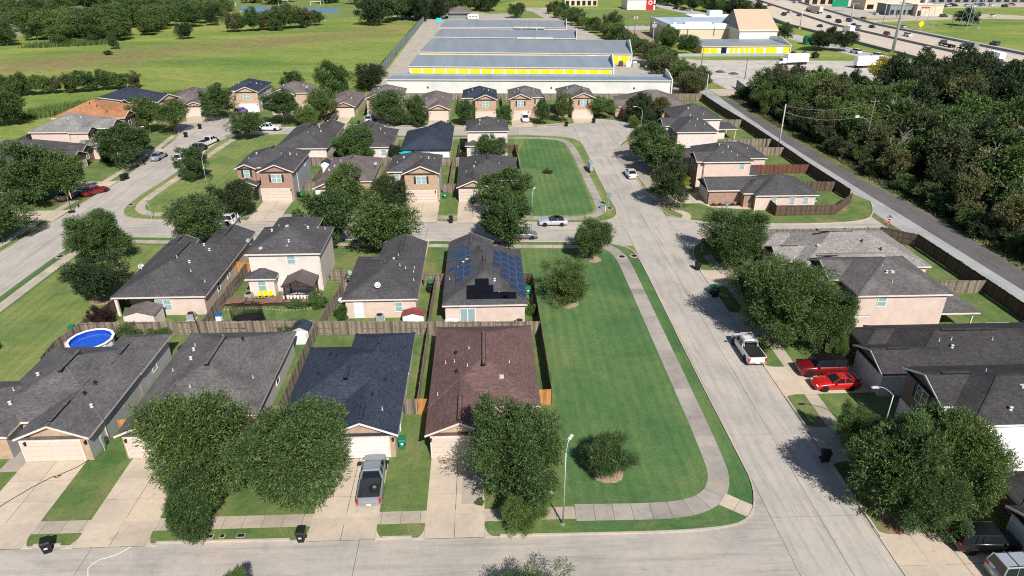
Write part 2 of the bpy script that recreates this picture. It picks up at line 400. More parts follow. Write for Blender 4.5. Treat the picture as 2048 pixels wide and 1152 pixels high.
M['stucco2'] = m_plain('pink_tan_stucco', (.52, .37, .26), .9, var=.08)
M['grey_w'] = m_plain('grey_cladding', (.20, .22, .22), .7)
M['white_roof'] = m_plain('white_roof_membrane', (.80, .82, .85), .6, var=.05)
M['blue_roof'] = m_metalroof('pale_blue_metal_roof', (.50, .58, .68), 1.2)
M['slat_green'] = m_plain('chain_fence_slats', (.16, .22, .22), .6, var=.15)
M['red_b'] = m_plain('red_panel', (.55, .02, .03), .5)
M['dirt'] = m_plain('bare_dirt', (.26, .155, .10), .95, var=.3, scale=2)
M['sign_red'] = m_plain('sign_red', (.50, .012, .02), .4)
M['sign_green'] = m_plain('sign_green', (.01, .22, .12), .4)
M['sign_back'] = m_plain('sign_back_aluminium', (.30, .38, .42), .4, .5)
M['sign_yel'] = m_plain('sign_yellow', (.90, .68, .0), .4)
M['white'] = m_plain('white_paint', (.82, .82, .82), .45)
M['teal'] = m_plain('teal_canvas', (.0, .42, .50), .7)
M['blue'] = m_plain('blue_plastic', (.02, .10, .42), .5)
M['purple'] = m_plain('dark_purple_brown', (.12, .09, .09), .8)
M['rust'] = m_plain('rust_red_roofing', (.22, .06, .05), .7, var=.4, scale=4)
M['concrete_d'] = m_plain('patio_slab', (.42, .38, .33), .85)

# ================================================================ SETTING
def m_field():
    N = NT('field_grass'); p = N.pos(); s = N.sep(p)
    big = N.noise(.035, 5, N.mapv(p, (.45, 1, 1), (0, 0, R(12))), rough=.65, dist=.6); mid = N.noise(.35, 5, rough=.72); fn = N.noise(2.2, 4, rough=.8); fs = N.noise(6, 3, rough=.9)
    col = N.ramp(big, [(.3, (.12, .20, .05)), (.48, (.20, .26, .065)), (.62, (.28, .30, .085)), (.75, (.26, .23, .11))])
    col = N.mix(.85, col, N.ramp(mid, [(.25, (.6, .66, .62)), (.5, (1, 1, 1)), (.75, (1.4, 1.24, 1.2))]), 'MULTIPLY')
    col = N.mix(.85, col, N.ramp(fn, [(.25, (.58, .62, .55)), (.5, (1, 1, 1)), (.75, (1.38, 1.32, 1.3))]), 'MULTIPLY')
    col = N.mix(.5, col, N.ramp(fs, [(.3, (.6, .6, .6)), (.7, (1.4, 1.4, 1.4))]), 'MULTIPLY')
    # a band of dry brown growth follows the old swale across the field
    ln = N.math('SUBTRACT', N.math('SUBTRACT', s[1], N.math('MULTIPLY', s[0], .95)), 432.)
    wob = N.math('MULTIPLY', N.math('SUBTRACT', N.noise(.03, 4), .5), 60.)
    d = N.math('ABSOLUTE', N.math('ADD', ln, wob))
    band = N.ramp(N.math('MULTIPLY', d, .01), [(.06, (1, 1, 1)), (.42, (0, 0, 0))])
    west = N.ramp(N.math('MULTIPLY', s[0], -.01), [(.3, (0, 0, 0)), (.5, (1, 1, 1))])
    dry = N.ramp(mid, [(.3, (.19, .135, .07)), (.6, (.26, .20, .10)), (.8, (.15, .17, .06))])
    col = N.mix(N.math('MULTIPLY', N.math('MULTIPLY', N.math('MULTIPLY', band, west), N.ramp(N.noise(.08, 5, rough=.7), [(.35, (.25, .25, .25)), (.6, (1, 1, 1))])), .95), col, dry)
    N.col(col); N.set(Roughness=.95, Specular_IOR_Level=.06); N.bump(N.math('ADD', mid, fn), .9, .25)
    return N.m
M['field'] = m_field()
MB().box(-2600, 2600, -400, 4200, -3, 0).build('ground', M['field'])['kind'] = 'structure'

def struct(name, mb, mat, smooth=False):
    o = mb.build(name, mat, smooth=smooth); o['kind'] = 'structure'; return o
def sheet(name, pts, z0, z1, mat):
    return struct(name, MB().prism(pts, z0, z1), mat)
def arc(cx, cy, r, a0, a1, n=7):
    return [(cx + r * math.cos(R(a0 + (a1 - a0) * i / n)), cy + r * math.sin(R(a0 + (a1 - a0) * i / n))) for i in range(n + 1)]

ROADZ = .02
def road_slabs(root, x0, x1, y0, y1, xs, ys, mat, gap=.035, z=ROADZ):
    """real concrete slabs, each poured as its own piece with an open joint"""
    xs = [x0] + [x for x in xs if x0 < x < x1] + [x1]; ys = [y0] + [y for y in ys if y0 < y < y1] + [y1]
    for i in range(len(xs) - 1):
        for j in range(len(ys) - 1):
            w = xs[i + 1] - xs[i] - gap; h = ys[j + 1] - ys[j] - gap
            o = MB().box(-w / 2, w / 2, -h / 2, h / 2, 0, z - .006).build('slab', M[mat], root, ((xs[i] + xs[i + 1]) / 2, (ys[j] + ys[j + 1]) / 2, .006))
def frange(a, b, s):
    r = []; x = a
    while x < b: r.append(x); x += s
    return r
def road(name, rects):
    allx = [r[0] for r in rects] + [r[1] for r in rects]; ally = [r[2] for r in rects] + [r[3] for r in rects]
    mb = MB()
    for r in rects: mb.box(r[0], r[1], r[2], r[3], -.2, .006 + .0005 * rects.index(r), bottom=False)
    root = mb.build(name, M['joint']); root['kind'] = 'structure'; return root
fr = road('front_street', [(-62, 21.8, 29, 44.5)])
road_slabs(fr, -62, 21.8, 29, 44.5, [-58, -44, -29.6, -9.9], [30], 'road')
er = road('east_street', [(21.8, 29.6, 26, 170)])
road_slabs(er, 21.8, 29.6, 26, 170, [25.6], [30, 39.5, 49.6, 61, 72, 87.6, 96, 105, 118, 130, 142, 154, 164], 'road_ns')
mr = road('middle_street', [(-58.6, 21.8, 94, 110)])
road_slabs(mr, -58.6, 21.8, 94, 110, frange(-58, 18, 12.2), [101.3], 'road')
wr = road('west_street', [(-71.5, -58.6, 40, 190)])
road_slabs(wr, -71.5, -58.6, 40, 190, [-65.6], frange(52, 186, 12), 'road_ns')
nr = road('north_street', [(-58.6, 21.8, 155, 190), (29.6, 40, 130, 180), (-79, -71.5, 160, 186)])
road_slabs(nr, -58.6, 21.8, 155, 190, frange(-52, 18, 12), [165.8], 'road')
road_slabs(nr, 29.6, 40, 130, 180, [34], [142, 154, 164, 172], 'road_ns'); road_slabs(nr, -79, -71.5, 160, 186, [], [172], 'road')
sr = road('side_street', [(29.6, 67, 92, 106)])
road_slabs(sr, 29.6, 67, 92, 106, [34, 43, 52, 61], [98.9], 'road')
nl = road('rear_street', [(21.8, 29.6, 170, 184)])
road_slabs(nl, 21.8, 29.6, 170, 184, [25.6], [], 'road')

# blocks of raised lawn with rounded corners; the road slabs run underneath
LZ = .05
def resample(p, n=2):
    for _ in range(n):
        q = [p[0]]
        for a, b in zip(p[:-1], p[1:]):
            q += [(a[0] * .75 + b[0] * .25, a[1] * .75 + b[1] * .25), (a[0] * .25 + b[0] * .75, a[1] * .25 + b[1] * .75)]
        q.append(p[-1]); p = q
    return p
K_A_e = resample([(-61.2, 59), (-61.7, 75), (-61.8, 88), (-61.6, 97), (-60.6, 100.4), (-57, 100.6), (-46, 99.7), (-30, 98.5), (-8.7, 97), (4.3, 96.1), (13.8, 95.7), (18.8, 94.9), (21.4, 92.6), (21.75, 88), (21.7, 76), (21.6, 61), (21.7, 47), (21.7, 42.6), (20.2, 39.2), (16.9, 38.4), (10, 38.3), (-12, 38.7), (-36, 38.9), (-60, 39.3)], 2)
K_B = resample([(-58, 163.2), (-60.3, 160), (-60.2, 146), (-60.6, 130), (-61.4, 120), (-61.2, 112.5), (-58.5, 108.6), (-54, 107.6), (-46, 107.2), (-30, 106.3), (-12.3, 105.1), (0, 104.5), (8, 104.1), (15, 103.4), (20, 104.2), (22, 107.5), (21.8, 114), (21.7, 125), (21.9, 145), (21.9, 154.5), (19, 159.2), (12, 161), (0, 161.4), (-20, 161.4), (-34, 163.6), (-47, 164.6), (-58, 163.2)], 2)
K_E1 = resample([(67, 112), (64.8, 106.6), (61.5, 102.4), (52.5, 101.5), (42, 102), (34, 103.2), (29.9, 106.2), (29.3, 112), (28.9, 124), (29.2, 134), (29.2, 146), (30.6, 153), (34.2, 158), (37.0, 163), (37.4, 168), (35, 173.6), (30, 176.8), (24.6, 175), (20.5, 170.2), (13.5, 168.9), (1.2, 168.4), (-17, 169.7), (-36, 172.4), (-48, 171), (-54.5, 170.4), (-58, 173), (-60.5, 181), (-66, 184.5), (-73.5, 182.5), (-76, 177), (-75.2, 170), (-71.5, 165), (-70.4, 155), (-69.4, 140), (-69, 128), (-69.6, 114), (-69.8, 106), (-70.6, 95), (-71, 70), (-71, 40)], 2)
K_E2 = resample([(67, 86), (65.5, 91), (62.5, 95.4), (58, 96.0), (42, 96.3), (34, 96), (30.2, 93), (29.3, 87), (29.2, 80), (29.2, 60), (29.3, 45), (29.3, 27)], 2)
sheet('lawn_centre_block', K_A_e + [(-61.2, 39.3)], -.1, LZ, M['lawn'])
sheet('lawn_north_block', K_B, -.1, LZ, M['lawn_y'])
sheet('lawn_outer_blocks', K_E1[:0] + K_E1 + [(-108, 40), (-106, 140), (-104, 166), (-92, 200), (-70, 214), (-40, 206), (61, 201), (62.5, 165), (63.2, 125)], -.1, LZ, M['yard'])
sheet('lawn_south_east_block', K_E2 + [(63.4, 27), (63.6, 84)], -.1, LZ, M['yard'])
# greener and yellower stretches of lawn laid within the blocks
sheet('lawn_west_side', [(-58.9, 60), (-45.9, 60), (-45.9, 78), (-44.6, 80), (-44.6, 96.5), (-56, 97.4), (-58.7, 94)], .05, .056, M['lawn_y'])
sheet('lawn_verge_front', resample([(6.6, 38.45), (14.6, 38.4), (18.2, 39.2), (19.0, 40.2), (16.5, 39.75), (14.3, 39.85), (6.6, 39.85), (6.6, 38.45)], 1), .05, .057, M['verge'])
sheet('lawn_front_yards', [(-45.5, 41.2), (6.5, 41.25), (6.5, 60), (6.0, 68.2), (-45.5, 69.8)], .05, .056, M['yard'])
sheet('lawn_back_yards', [(-44.9, 70.2), (5.9, 68.4), (5.9, 81), (4.7, 81.2), (4.9, 93.6), (-43, 97.2), (-44.2, 95)], .05, .056, M['yard'])
sheet('lawn_north_yards', [(-43.8, 110.4), (6.2, 107.4), (6.9, 120), (6.6, 160), (-42.5, 162.2)], .05, .056, M['yard'])
sheet('lawn_north_green', resample([(7.2, 107.6), (15.5, 107.1), (18.0, 108.6), (18.4, 112), (18.4, 152), (16.5, 157.2), (7.2, 158.6), (7.2, 107.6)], 1), .05, .056, M['lawn'])

sheet('lawn_front_verge', [(-60, 39.35), (-36, 39.0), (-12, 38.8), (6.6, 38.45), (6.6, 39.95), (-60, 40.0)], .05, .0565, M['yard'])

def kerb_runs(name, path, cuts):
    """cuts: list of (x0,x1,y0,y1) boxes where the kerb drops for a driveway"""
    mb = MB(); w = .16
    for a, b in zip(path[:-1], path[1:]):
        L = math.hypot(b[0] - a[0], b[1] - a[1]); n = max(1, int(L / 1.0))
        for i in range(n):
            p = (a[0] + (b[0] - a[0]) * i / n, a[1] + (b[1] - a[1]) * i / n); q = (a[0] + (b[0] - a[0]) * (i + 1) / n, a[1] + (b[1] - a[1]) * (i + 1) / n)
            m = ((p[0] + q[0]) / 2, (p[1] + q[1]) / 2)
            if any(c[0] < m[0] < c[1] and c[2] < m[1] < c[3] for c in cuts): continue
            mb.bar((p[0], p[1], .03), (q[0], q[1], .03), w, .22)
    return struct(name, mb, M['kerb'])
FD = [(-46.6, -41.6), (-40.0, -34.8), (-31.0, -25.7), (-13.9, -8.75), (-5.1, -.5)]
cutsA = [(a - 1.0, b + 1.0, 37.5, 40) for a, b in FD[1:]] + [(-38.6, -33.4, 94, 101), (-29.2, -23.9, 94, 101), (-13.6, -8.5, 94, 99), (-5, .3, 94, 98)]
kerb_runs('kerb_centre_block', K_A_e, cutsA)
cutsB = [(-38.9, -33.3, 104, 109), (-29.3, -23.8, 104, 108), (-13.7, -7.6, 103, 107), (-4.9, .4, 103, 106), (-37.5, -32.6, 161, 166), (-28, -23, 161, 165), (-13, -7.5, 160, 163), (-3, 1, 160, 163)]
kerb_runs('kerb_north_block', K_B, cutsB)
cutsE = [(-38, -34, 170, 174), (-27.5, -21.5, 168, 173), (-14.2, -9.2, 168, 171), (-2.2, 3.4, 167, 170), (6.6, 12.4, 167, 170), (22.3, 28.2, 170, 178), (28, 31, 112, 118), (-72, -68, 107.5, 113.5), (-72, -68, 124, 129), (-72, -68, 147, 152.5), (-67, -60, 178, 186), (28, 40, 138, 152)]
kerb_runs('kerb_outer_blocks', K_E1, cutsE)
kerb_runs('kerb_south_east_block', K_E2, [(28, 31, 79.6, 85), (28, 31, 67, 73), (28, 31, 55.4, 60.8), (28, 31, 45.4, 51), (28, 31, 31.5, 37.6)])

# ---- pavements: every slab a piece of its own
def path_slabs(name, path, width, step, mat, z=.075, gap=.035, skip=()):
    root = struct(name, MB().box(path[0][0] - .1, path[0][0] + .1, path[0][1] - .1, path[0][1] + .1, -.05, .045), M['joint'])
    pts = [Vector((p[0], p[1])) for p in path]
    # arc length sampling
    d = [0]
    for a, b in zip(pts[:-1], pts[1:]): d.append(d[-1] + (b - a).length)
    def at(s):
        for i in range(len(d) - 1):
            if s <= d[i + 1] or i == len(d) - 2:
                t = (s - d[i]) / max(1e-6, d[i + 1] - d[i]); return pts[i].lerp(pts[i + 1], min(1, t)), (pts[i + 1] - pts[i]).normalized()
    def nrm(s):
        a, _ = at(max(0, s - .4)); b, _ = at(min(d[-1], s + .4)); t = (b - a).normalized(); return Vector((-t.y, t.x))
    n = max(1, round(d[-1] / step)); st = d[-1] / n
    for i in range(n):
        s0 = i * st + gap / 2; s1 = (i + 1) * st - gap / 2
        a, _ = at(s0); b, _ = at(s1); na = nrm(s0); nb = nrm(s1); c = (a + b) / 2
        m = (s0 + s1) / 2; mm, _ = at(m); nm = nrm(m)
        P = [a - na * width / 2, mm - nm * width / 2, b - nb * width / 2, b + nb * width / 2, mm + nm * width / 2, a + na * width / 2]
        zz = z + rnd.uniform(-.004, .004)
        o = MB((c.x, c.y, 0)).prism([(p.x, p.y) for p in P], .03, zz).build('paving_slab', M[mat], root, (c.x - 0, c.y - 0, 0))
    return root
skA = [(a - .05, b + .05, 39, 42) for a, b in FD]
path_slabs('front_pavement', [(-60, 40.7), (6.6, 40.6)], 1.28, 1.5, 'walk', skip=skA)
path_slabs('corner_pavement', resample([(6.6, 40.6), (12, 40.5), (15.2, 40.6), (17.6, 41.5), (19.0, 43.4), (19.4, 46), (19.45, 56), (19.4, 70), (19.4, 84), (19.3, 89.6), (18.6, 92.4), (17.4, 94.2)], 2), 1.75, 1.5, 'walk_dark')
path_slabs('corner_ramp', [(18.6, 41.6), (20.5, 40.1)], 1.5, 1.2, 'drive', z=.088)
path_slabs('middle_pavement', [(-58.4, 98.9), (-46, 97.9), (-8, 95.1), (10, 94.0), (17.2, 93.7)], 1.2, 1.5, 'walk', skip=[(-38.5, -33.5, 92, 101), (-29.1, -24, 92, 101), (-13.5, -8.6, 92, 99), (-4.9, .2, 92, 98)])
path_slabs('west_pavement', resample([(-59.8, 59), (-59.9, 75), (-59.9, 88), (-59.5, 95), (-58.4, 98.4)], 1), 1.55, 1.5, 'walk')
path_slabs('block_pavement', resample([(-57.5, 161), (-58.4, 148), (-58.9, 130), (-59.4, 120), (-59.2, 114.5), (-57, 110.9), (-53, 109.9), (-46, 109.5)], 2), 1.5, 1.5, 'walk')
path_slabs('north_block_pavement', resample([(-46, 109.5), (-30, 108.5), (-12.3, 107.2), (0, 106.6), (8, 106.1), (14, 105.5), (17.5, 106.2), (19.3, 108.6), (19.55, 112), (19.5, 130), (19.4, 150), (18.2, 155.6), (15, 158), (5, 158.9), (-20, 159)], 2), 1.5, 1.5, 'walk_dark',
           skip=[(-38.7, -33.5, 104, 111), (-29.1, -24, 104, 111), (-13.5, -7.8, 103, 109), (-4.7, .2, 103, 109)])
path_slabs('north_street_pavement', [(-45, 174.6), (-17, 171.5), (1, 170.2), (14, 170.6), (20, 172.2)], 1.3, 1.5, 'walk', skip=[(-38, -34, 170, 177), (-27.2, -22, 170, 175), (-14, -9.4, 170, 175), (-2, 3.2, 168, 175), (6.9, 12.1, 168, 175)])
path_slabs('east_side_pavement', [(31.9, 28), (31.9, 78), (31.7, 90)], 1.3, 1.5, 'walk', skip=[(30, 34, 55.4, 60.8), (30, 34, 45.4, 50.6), (30, 34, 67, 73), (30, 34, 79.6, 85), (30, 34, 31.4, 37.6)])
path_slabs('corner_yard_path', resample([(32.4, 104.4), (33.4, 106.6), (32.2, 108.5), (31.6, 111.4)], 1), 1.4, 1.5, 'drive')
path_slabs('west_side_pavement', [(-72.3, 60), (-72.2, 106), (-71.6, 120), (-71.4, 150), (-72.6, 164)], 1.3, 1.5, 'walk', skip=[(-74, -70, 107.5, 113), (-74, -70, 124, 129), (-74, -70, 147, 152.5)])

def driveway(x0, x1, y0, y1, d, mat='drive', cols=2, rows=4, flare=.9, cy=1.2, parent=None):
    """d = side on which it meets the street"""
    nm = 'driveway'
    if d == 'S': y0 -= .14
    elif d == 'N': y1 += .14
    elif d == 'W': x0 -= .17
    else: x1 += .17
    root = struct(nm, MB().box(x0 + .02, x1 - .02, y0 + .02, y1 - .02, -.05, .062), M['joint'])
    g = .04
    if d in 'SN':
        ys = [y0 + (y1 - y0) * i / rows for i in range(rows + 1)]; xs = [x0 + (x1 - x0) * i / cols for i in range(cols + 1)]
    else:
        xs = [x0 + (x1 - x0) * i / rows for i in range(rows + 1)]; ys = [y0 + (y1 - y0) * i / cols for i in range(cols + 1)]
    for i in range(len(xs) - 1):
        for j in range(len(ys) - 1):
            cx, cyy = (xs[i] + xs[i + 1]) / 2, (ys[j] + ys[j + 1]) / 2
            w, h = (xs[i + 1] - xs[i] - g) / 2, (ys[j + 1] - ys[j] - g) / 2
            MB().box(-w, w, -h, h, .02, .082 + rnd.uniform(-.003, .003), bottom=False).build('concrete_slab', M[mat], root, (cx, cyy, 0))
    f = flare; mb = MB()
    q = lambda n: [(math.sin(R(90 * i / n)), 1 - math.cos(R(90 * i / n))) for i in range(n + 1)]
    cc = [(1 - math.cos(R(90 * i / 6)), 1 - math.sin(R(90 * i / 6))) for i in range(7)]   # concave quarter: (away along kerb, distance from kerb)
    L = [(-(u) * f, v * cy) for u, v in cc]
    for s in (0, 1):
        pts = []
        if d == 'S': base = [((x0 if s == 0 else x1) + (u if s == 0 else -u), y0 + v) for u, v in L]; cn = [((x0 if s == 0 else x1), y0)]
        elif d == 'N': base = [((x0 if s == 0 else x1) + (u if s == 0 else -u), y1 - v) for u, v in L]; cn = [((x0 if s == 0 else x1), y1)]
        elif d == 'W': base = [(x0 + v, (y0 if s == 0 else y1) + (u if s == 0 else -u)) for u, v in L]; cn = [(x0, (y0 if s == 0 else y1))]
        else: base = [(x1 - v, (y0 if s == 0 else y1) + (u if s == 0 else -u)) for u, v in L]; cn = [(x1, (y0 if s == 0 else y1))]
        pts = cn + base[::-1] if True else base
        # triangle fan keeps the concave edge right
        for a, b in zip(base[:-1], base[1:]): mb.prism([cn[0], a, b], .02, .079)
    mb.build('apron_flare', M[mat], root)
    return root
driveway(-46.6, -41.6, 38.75, 47.6, 'S'); driveway(-40.0, -34.8, 38.75, 48.4, 'S'); driveway(-31.0, -25.7, 38.65, 48.5, 'S')
driveway(-13.9, -8.75, 38.6, 47.7, 'S'); driveway(-5.1, -.5, 38.5, 47.8, 'S')
sheet('driveway_patch', [(-2.35, 41.85), (-.62, 41.85), (-.62, 46.4), (-2.35, 46.4)], .03, .092, M['drive_grey'])
struct('entry_walk', MB().box(-41.6, -40.0, 47.2, 50.3, .03, .08), M['drive_grey'])
for a in [(-38.4, -33.5, 93.6, 99.2), (-29, -24.1, 92.8, 98.6), (-13.4, -8.6, 90, 97.4), (-4.8, 0.1, 89.8, 96.6)]: driveway(*a, 'N', rows=3)
for a in [(-38.6, -33.5, 106.3, 117), (-29.1, -24, 106, 115.4), (-13.5, -7.9, 104.9, 114.4), (-4.7, .2, 104.4, 114.8)]: driveway(*a, 'S', rows=4)
for a in [(-37.4, -32.7, 160.5, 164.5), (-28, -23.2, 159, 163.5), (-12.9, -7.7, 158.4, 161.7), (-2.9, .9, 153, 161.6)]: driveway(*a, 'N', rows=2)
for a in [(-37.7, -34.2, 172.1, 182.2), (-27.1, -22, 170.9, 178.9), (-14, -9.4, 169.3, 177.7), (-2, 3.2, 168.5, 176.9), (6.9, 12.1, 168.6, 177.4), (22.6, 27.9, 172.6, 178.4)]: driveway(*a, 'S', rows=3)
for a in [(29.3, 38.6, 45.6, 50.4), (29.3, 38.4, 55.6, 60.6), (29.3, 40, 67.2, 72.6), (29.3, 40.5, 79.8, 84.8), (29.3, 38.4, 112.1, 117.6), (29.3, 38.8, 31.5, 37.4)]: driveway(*a, 'W')
for a in [(-80, -70, 107.9, 112.8), (-79, -69.4, 124.3, 128.7), (-79, -69.6, 147.3, 152)]: driveway(*a, 'E')
sheet('driveway_north_west', [(-66.6, 190), (-60.8, 190), (-60.0, 181), (-66, 183.2)], .0, .08, M['drive'])
sheet('driveway_corner_west', [(-77.6, 184.6), (-72.3, 186.4), (-68, 182), (-74, 176)], .0, .083, M['drive'])
sheet('driveway_lane_east', [(29.5, 121), (38.3, 120.6), (38.3, 125), (39, 128.2), (39.4, 133.6), (39.6, 147), (38, 152), (33, 155), (28, 147), (27.5, 140), (29.3, 134)], .0, .078, M['drive_grey'])
sheet('entry_path_corner_house', [(38.2, 111.4), (39.2, 110.9), (44, 110.4), (46.3, 109.3), (46.3, 108.4), (43.4, 108.9), (38.3, 110.0), (37, 112)], .0, .086, M['drive'])

# gravel road and verges
sheet('gravel_road', resample([(63.6, 26), (65.2, 70), (64.6, 92), (64.2, 113), (63.2, 143), (63.8, 196), (66.5, 240), (69, 300), (69, 330), (73.5, 330), (72.5, 300), (70.6, 240), (68.6, 197), (67.7, 150), (68.4, 113), (68.9, 92), (69.3, 70), (69.5, 26)], 1), -.1, .03, M['asph_pale'])
sheet('asphalt_road', resample([(69.0, 26), (69.1, 70), (68.7, 92), (68.2, 113), (67.5, 150), (68.2, 186), (69.4, 206), (70.6, 206), (71.0, 180), (71.0, 130), (73.4, 110), (73.6, 92), (73.5, 26)], 1), -.1, .024, M['asph_dark'])
sheet('road_verge_east', [(73.3, 26), (74, 92), (73.4, 112), (71, 132), (70.9, 180), (70.2, 214), (80, 216), (80, 26)], -.1, .012, M['rough'])
sheet('road_verge_west', [(63.0, 26), (65.6, 26), (65.4, 70), (65.0, 92), (64.6, 106), (64.6, 118), (63.6, 143), (64.2, 202), (61.6, 202), (62.6, 150), (63.4, 113)], -.1, .035, M['rough'])
sheet('gravel_yard', [(77, 282), (84, 276), (123, 274), (152, 270), (158, 252), (130, 226), (100, 206), (76, 206), (74.5, 232)], -.1, .02, M['gravel'])
sheet('yard_apron', [(69.6, 217), (78, 216), (77.4, 206.5), (69.6, 206)], -.1, .032, M['drive'])
sheet('verge_strip', [(69.8, 218), (74.2, 218), (76, 240), (75.5, 284), (70.4, 284), (69.6, 250)], -.1, .016, M['lawn_y'])
sheet('self_storage_yard', [(-34.2, 205), (60, 201), (66, 250), (57, 330), (54, 400), (46, 452), (38, 500), (18, 500), (22, 452), (-4, 470), (-25, 500), (-42, 500), (-34, 440)], -.1, .014, M['lot'])

# ================================================================ HOUSES
EXPAND = {'S': 0.0, 'N': math.pi, 'E': math.pi / 2, 'W': -math.pi / 2}
def win_mesh(w, h, arch=False, mull=1):
    mb = MB(); t = .07
    for x0, x1, z0, z1 in ((-w / 2 - t, w / 2 + t, h / 2, h / 2 + t), (-w / 2 - t, w / 2 + t, -h / 2 - t, -h / 2), (-w / 2 - t, -w / 2, -h / 2, h / 2), (w / 2, w / 2 + t, -h / 2, h / 2)):
        mb.box(x0, x1, -.06, .0, z0, z1)
    for i in range(1, mull): x = -w / 2 + w * i / mull; mb.box(x - .05, x + .05, -.05, 0, -h / 2, h / 2)
    mb.box(-w / 2, w / 2, -.045, -.005, -.025, .025)
    if arch: mb.tube([(w / 2 * math.cos(R(a)), -.03, h / 2 + w / 2 * math.sin(R(a))) for a in range(0, 181, 20)], .05, 4)
    return mb.mesh('window', M['trim_w'])
def pane_mesh(w, h, dark):
    return MB().box(-w / 2 + .004, w / 2 - .004, -.018, -.004, -h / 2 + .004, h / 2 - .004).mesh('pane', M['pane_dark' if dark else 'pane'])
def shut_mesh(h): return MB().box(-.17, .17, -.05, -.003, -h / 2, h / 2).mesh('shutter', M['shutter'])
def section_mesh(w, h):
    mb = MB(); mb.box(-w / 2, w / 2, -.04, 0, -h / 2 + .012, h / 2 - .012)
    n = 4
    for i in range(n):
        x = -w / 2 + w * (i + .5) / n; mb.box(x - w / n * .4, x + w / n * .4, -.055, -.039, -h / 2 + .09, h / 2 - .09, bottom=False)
    return mb

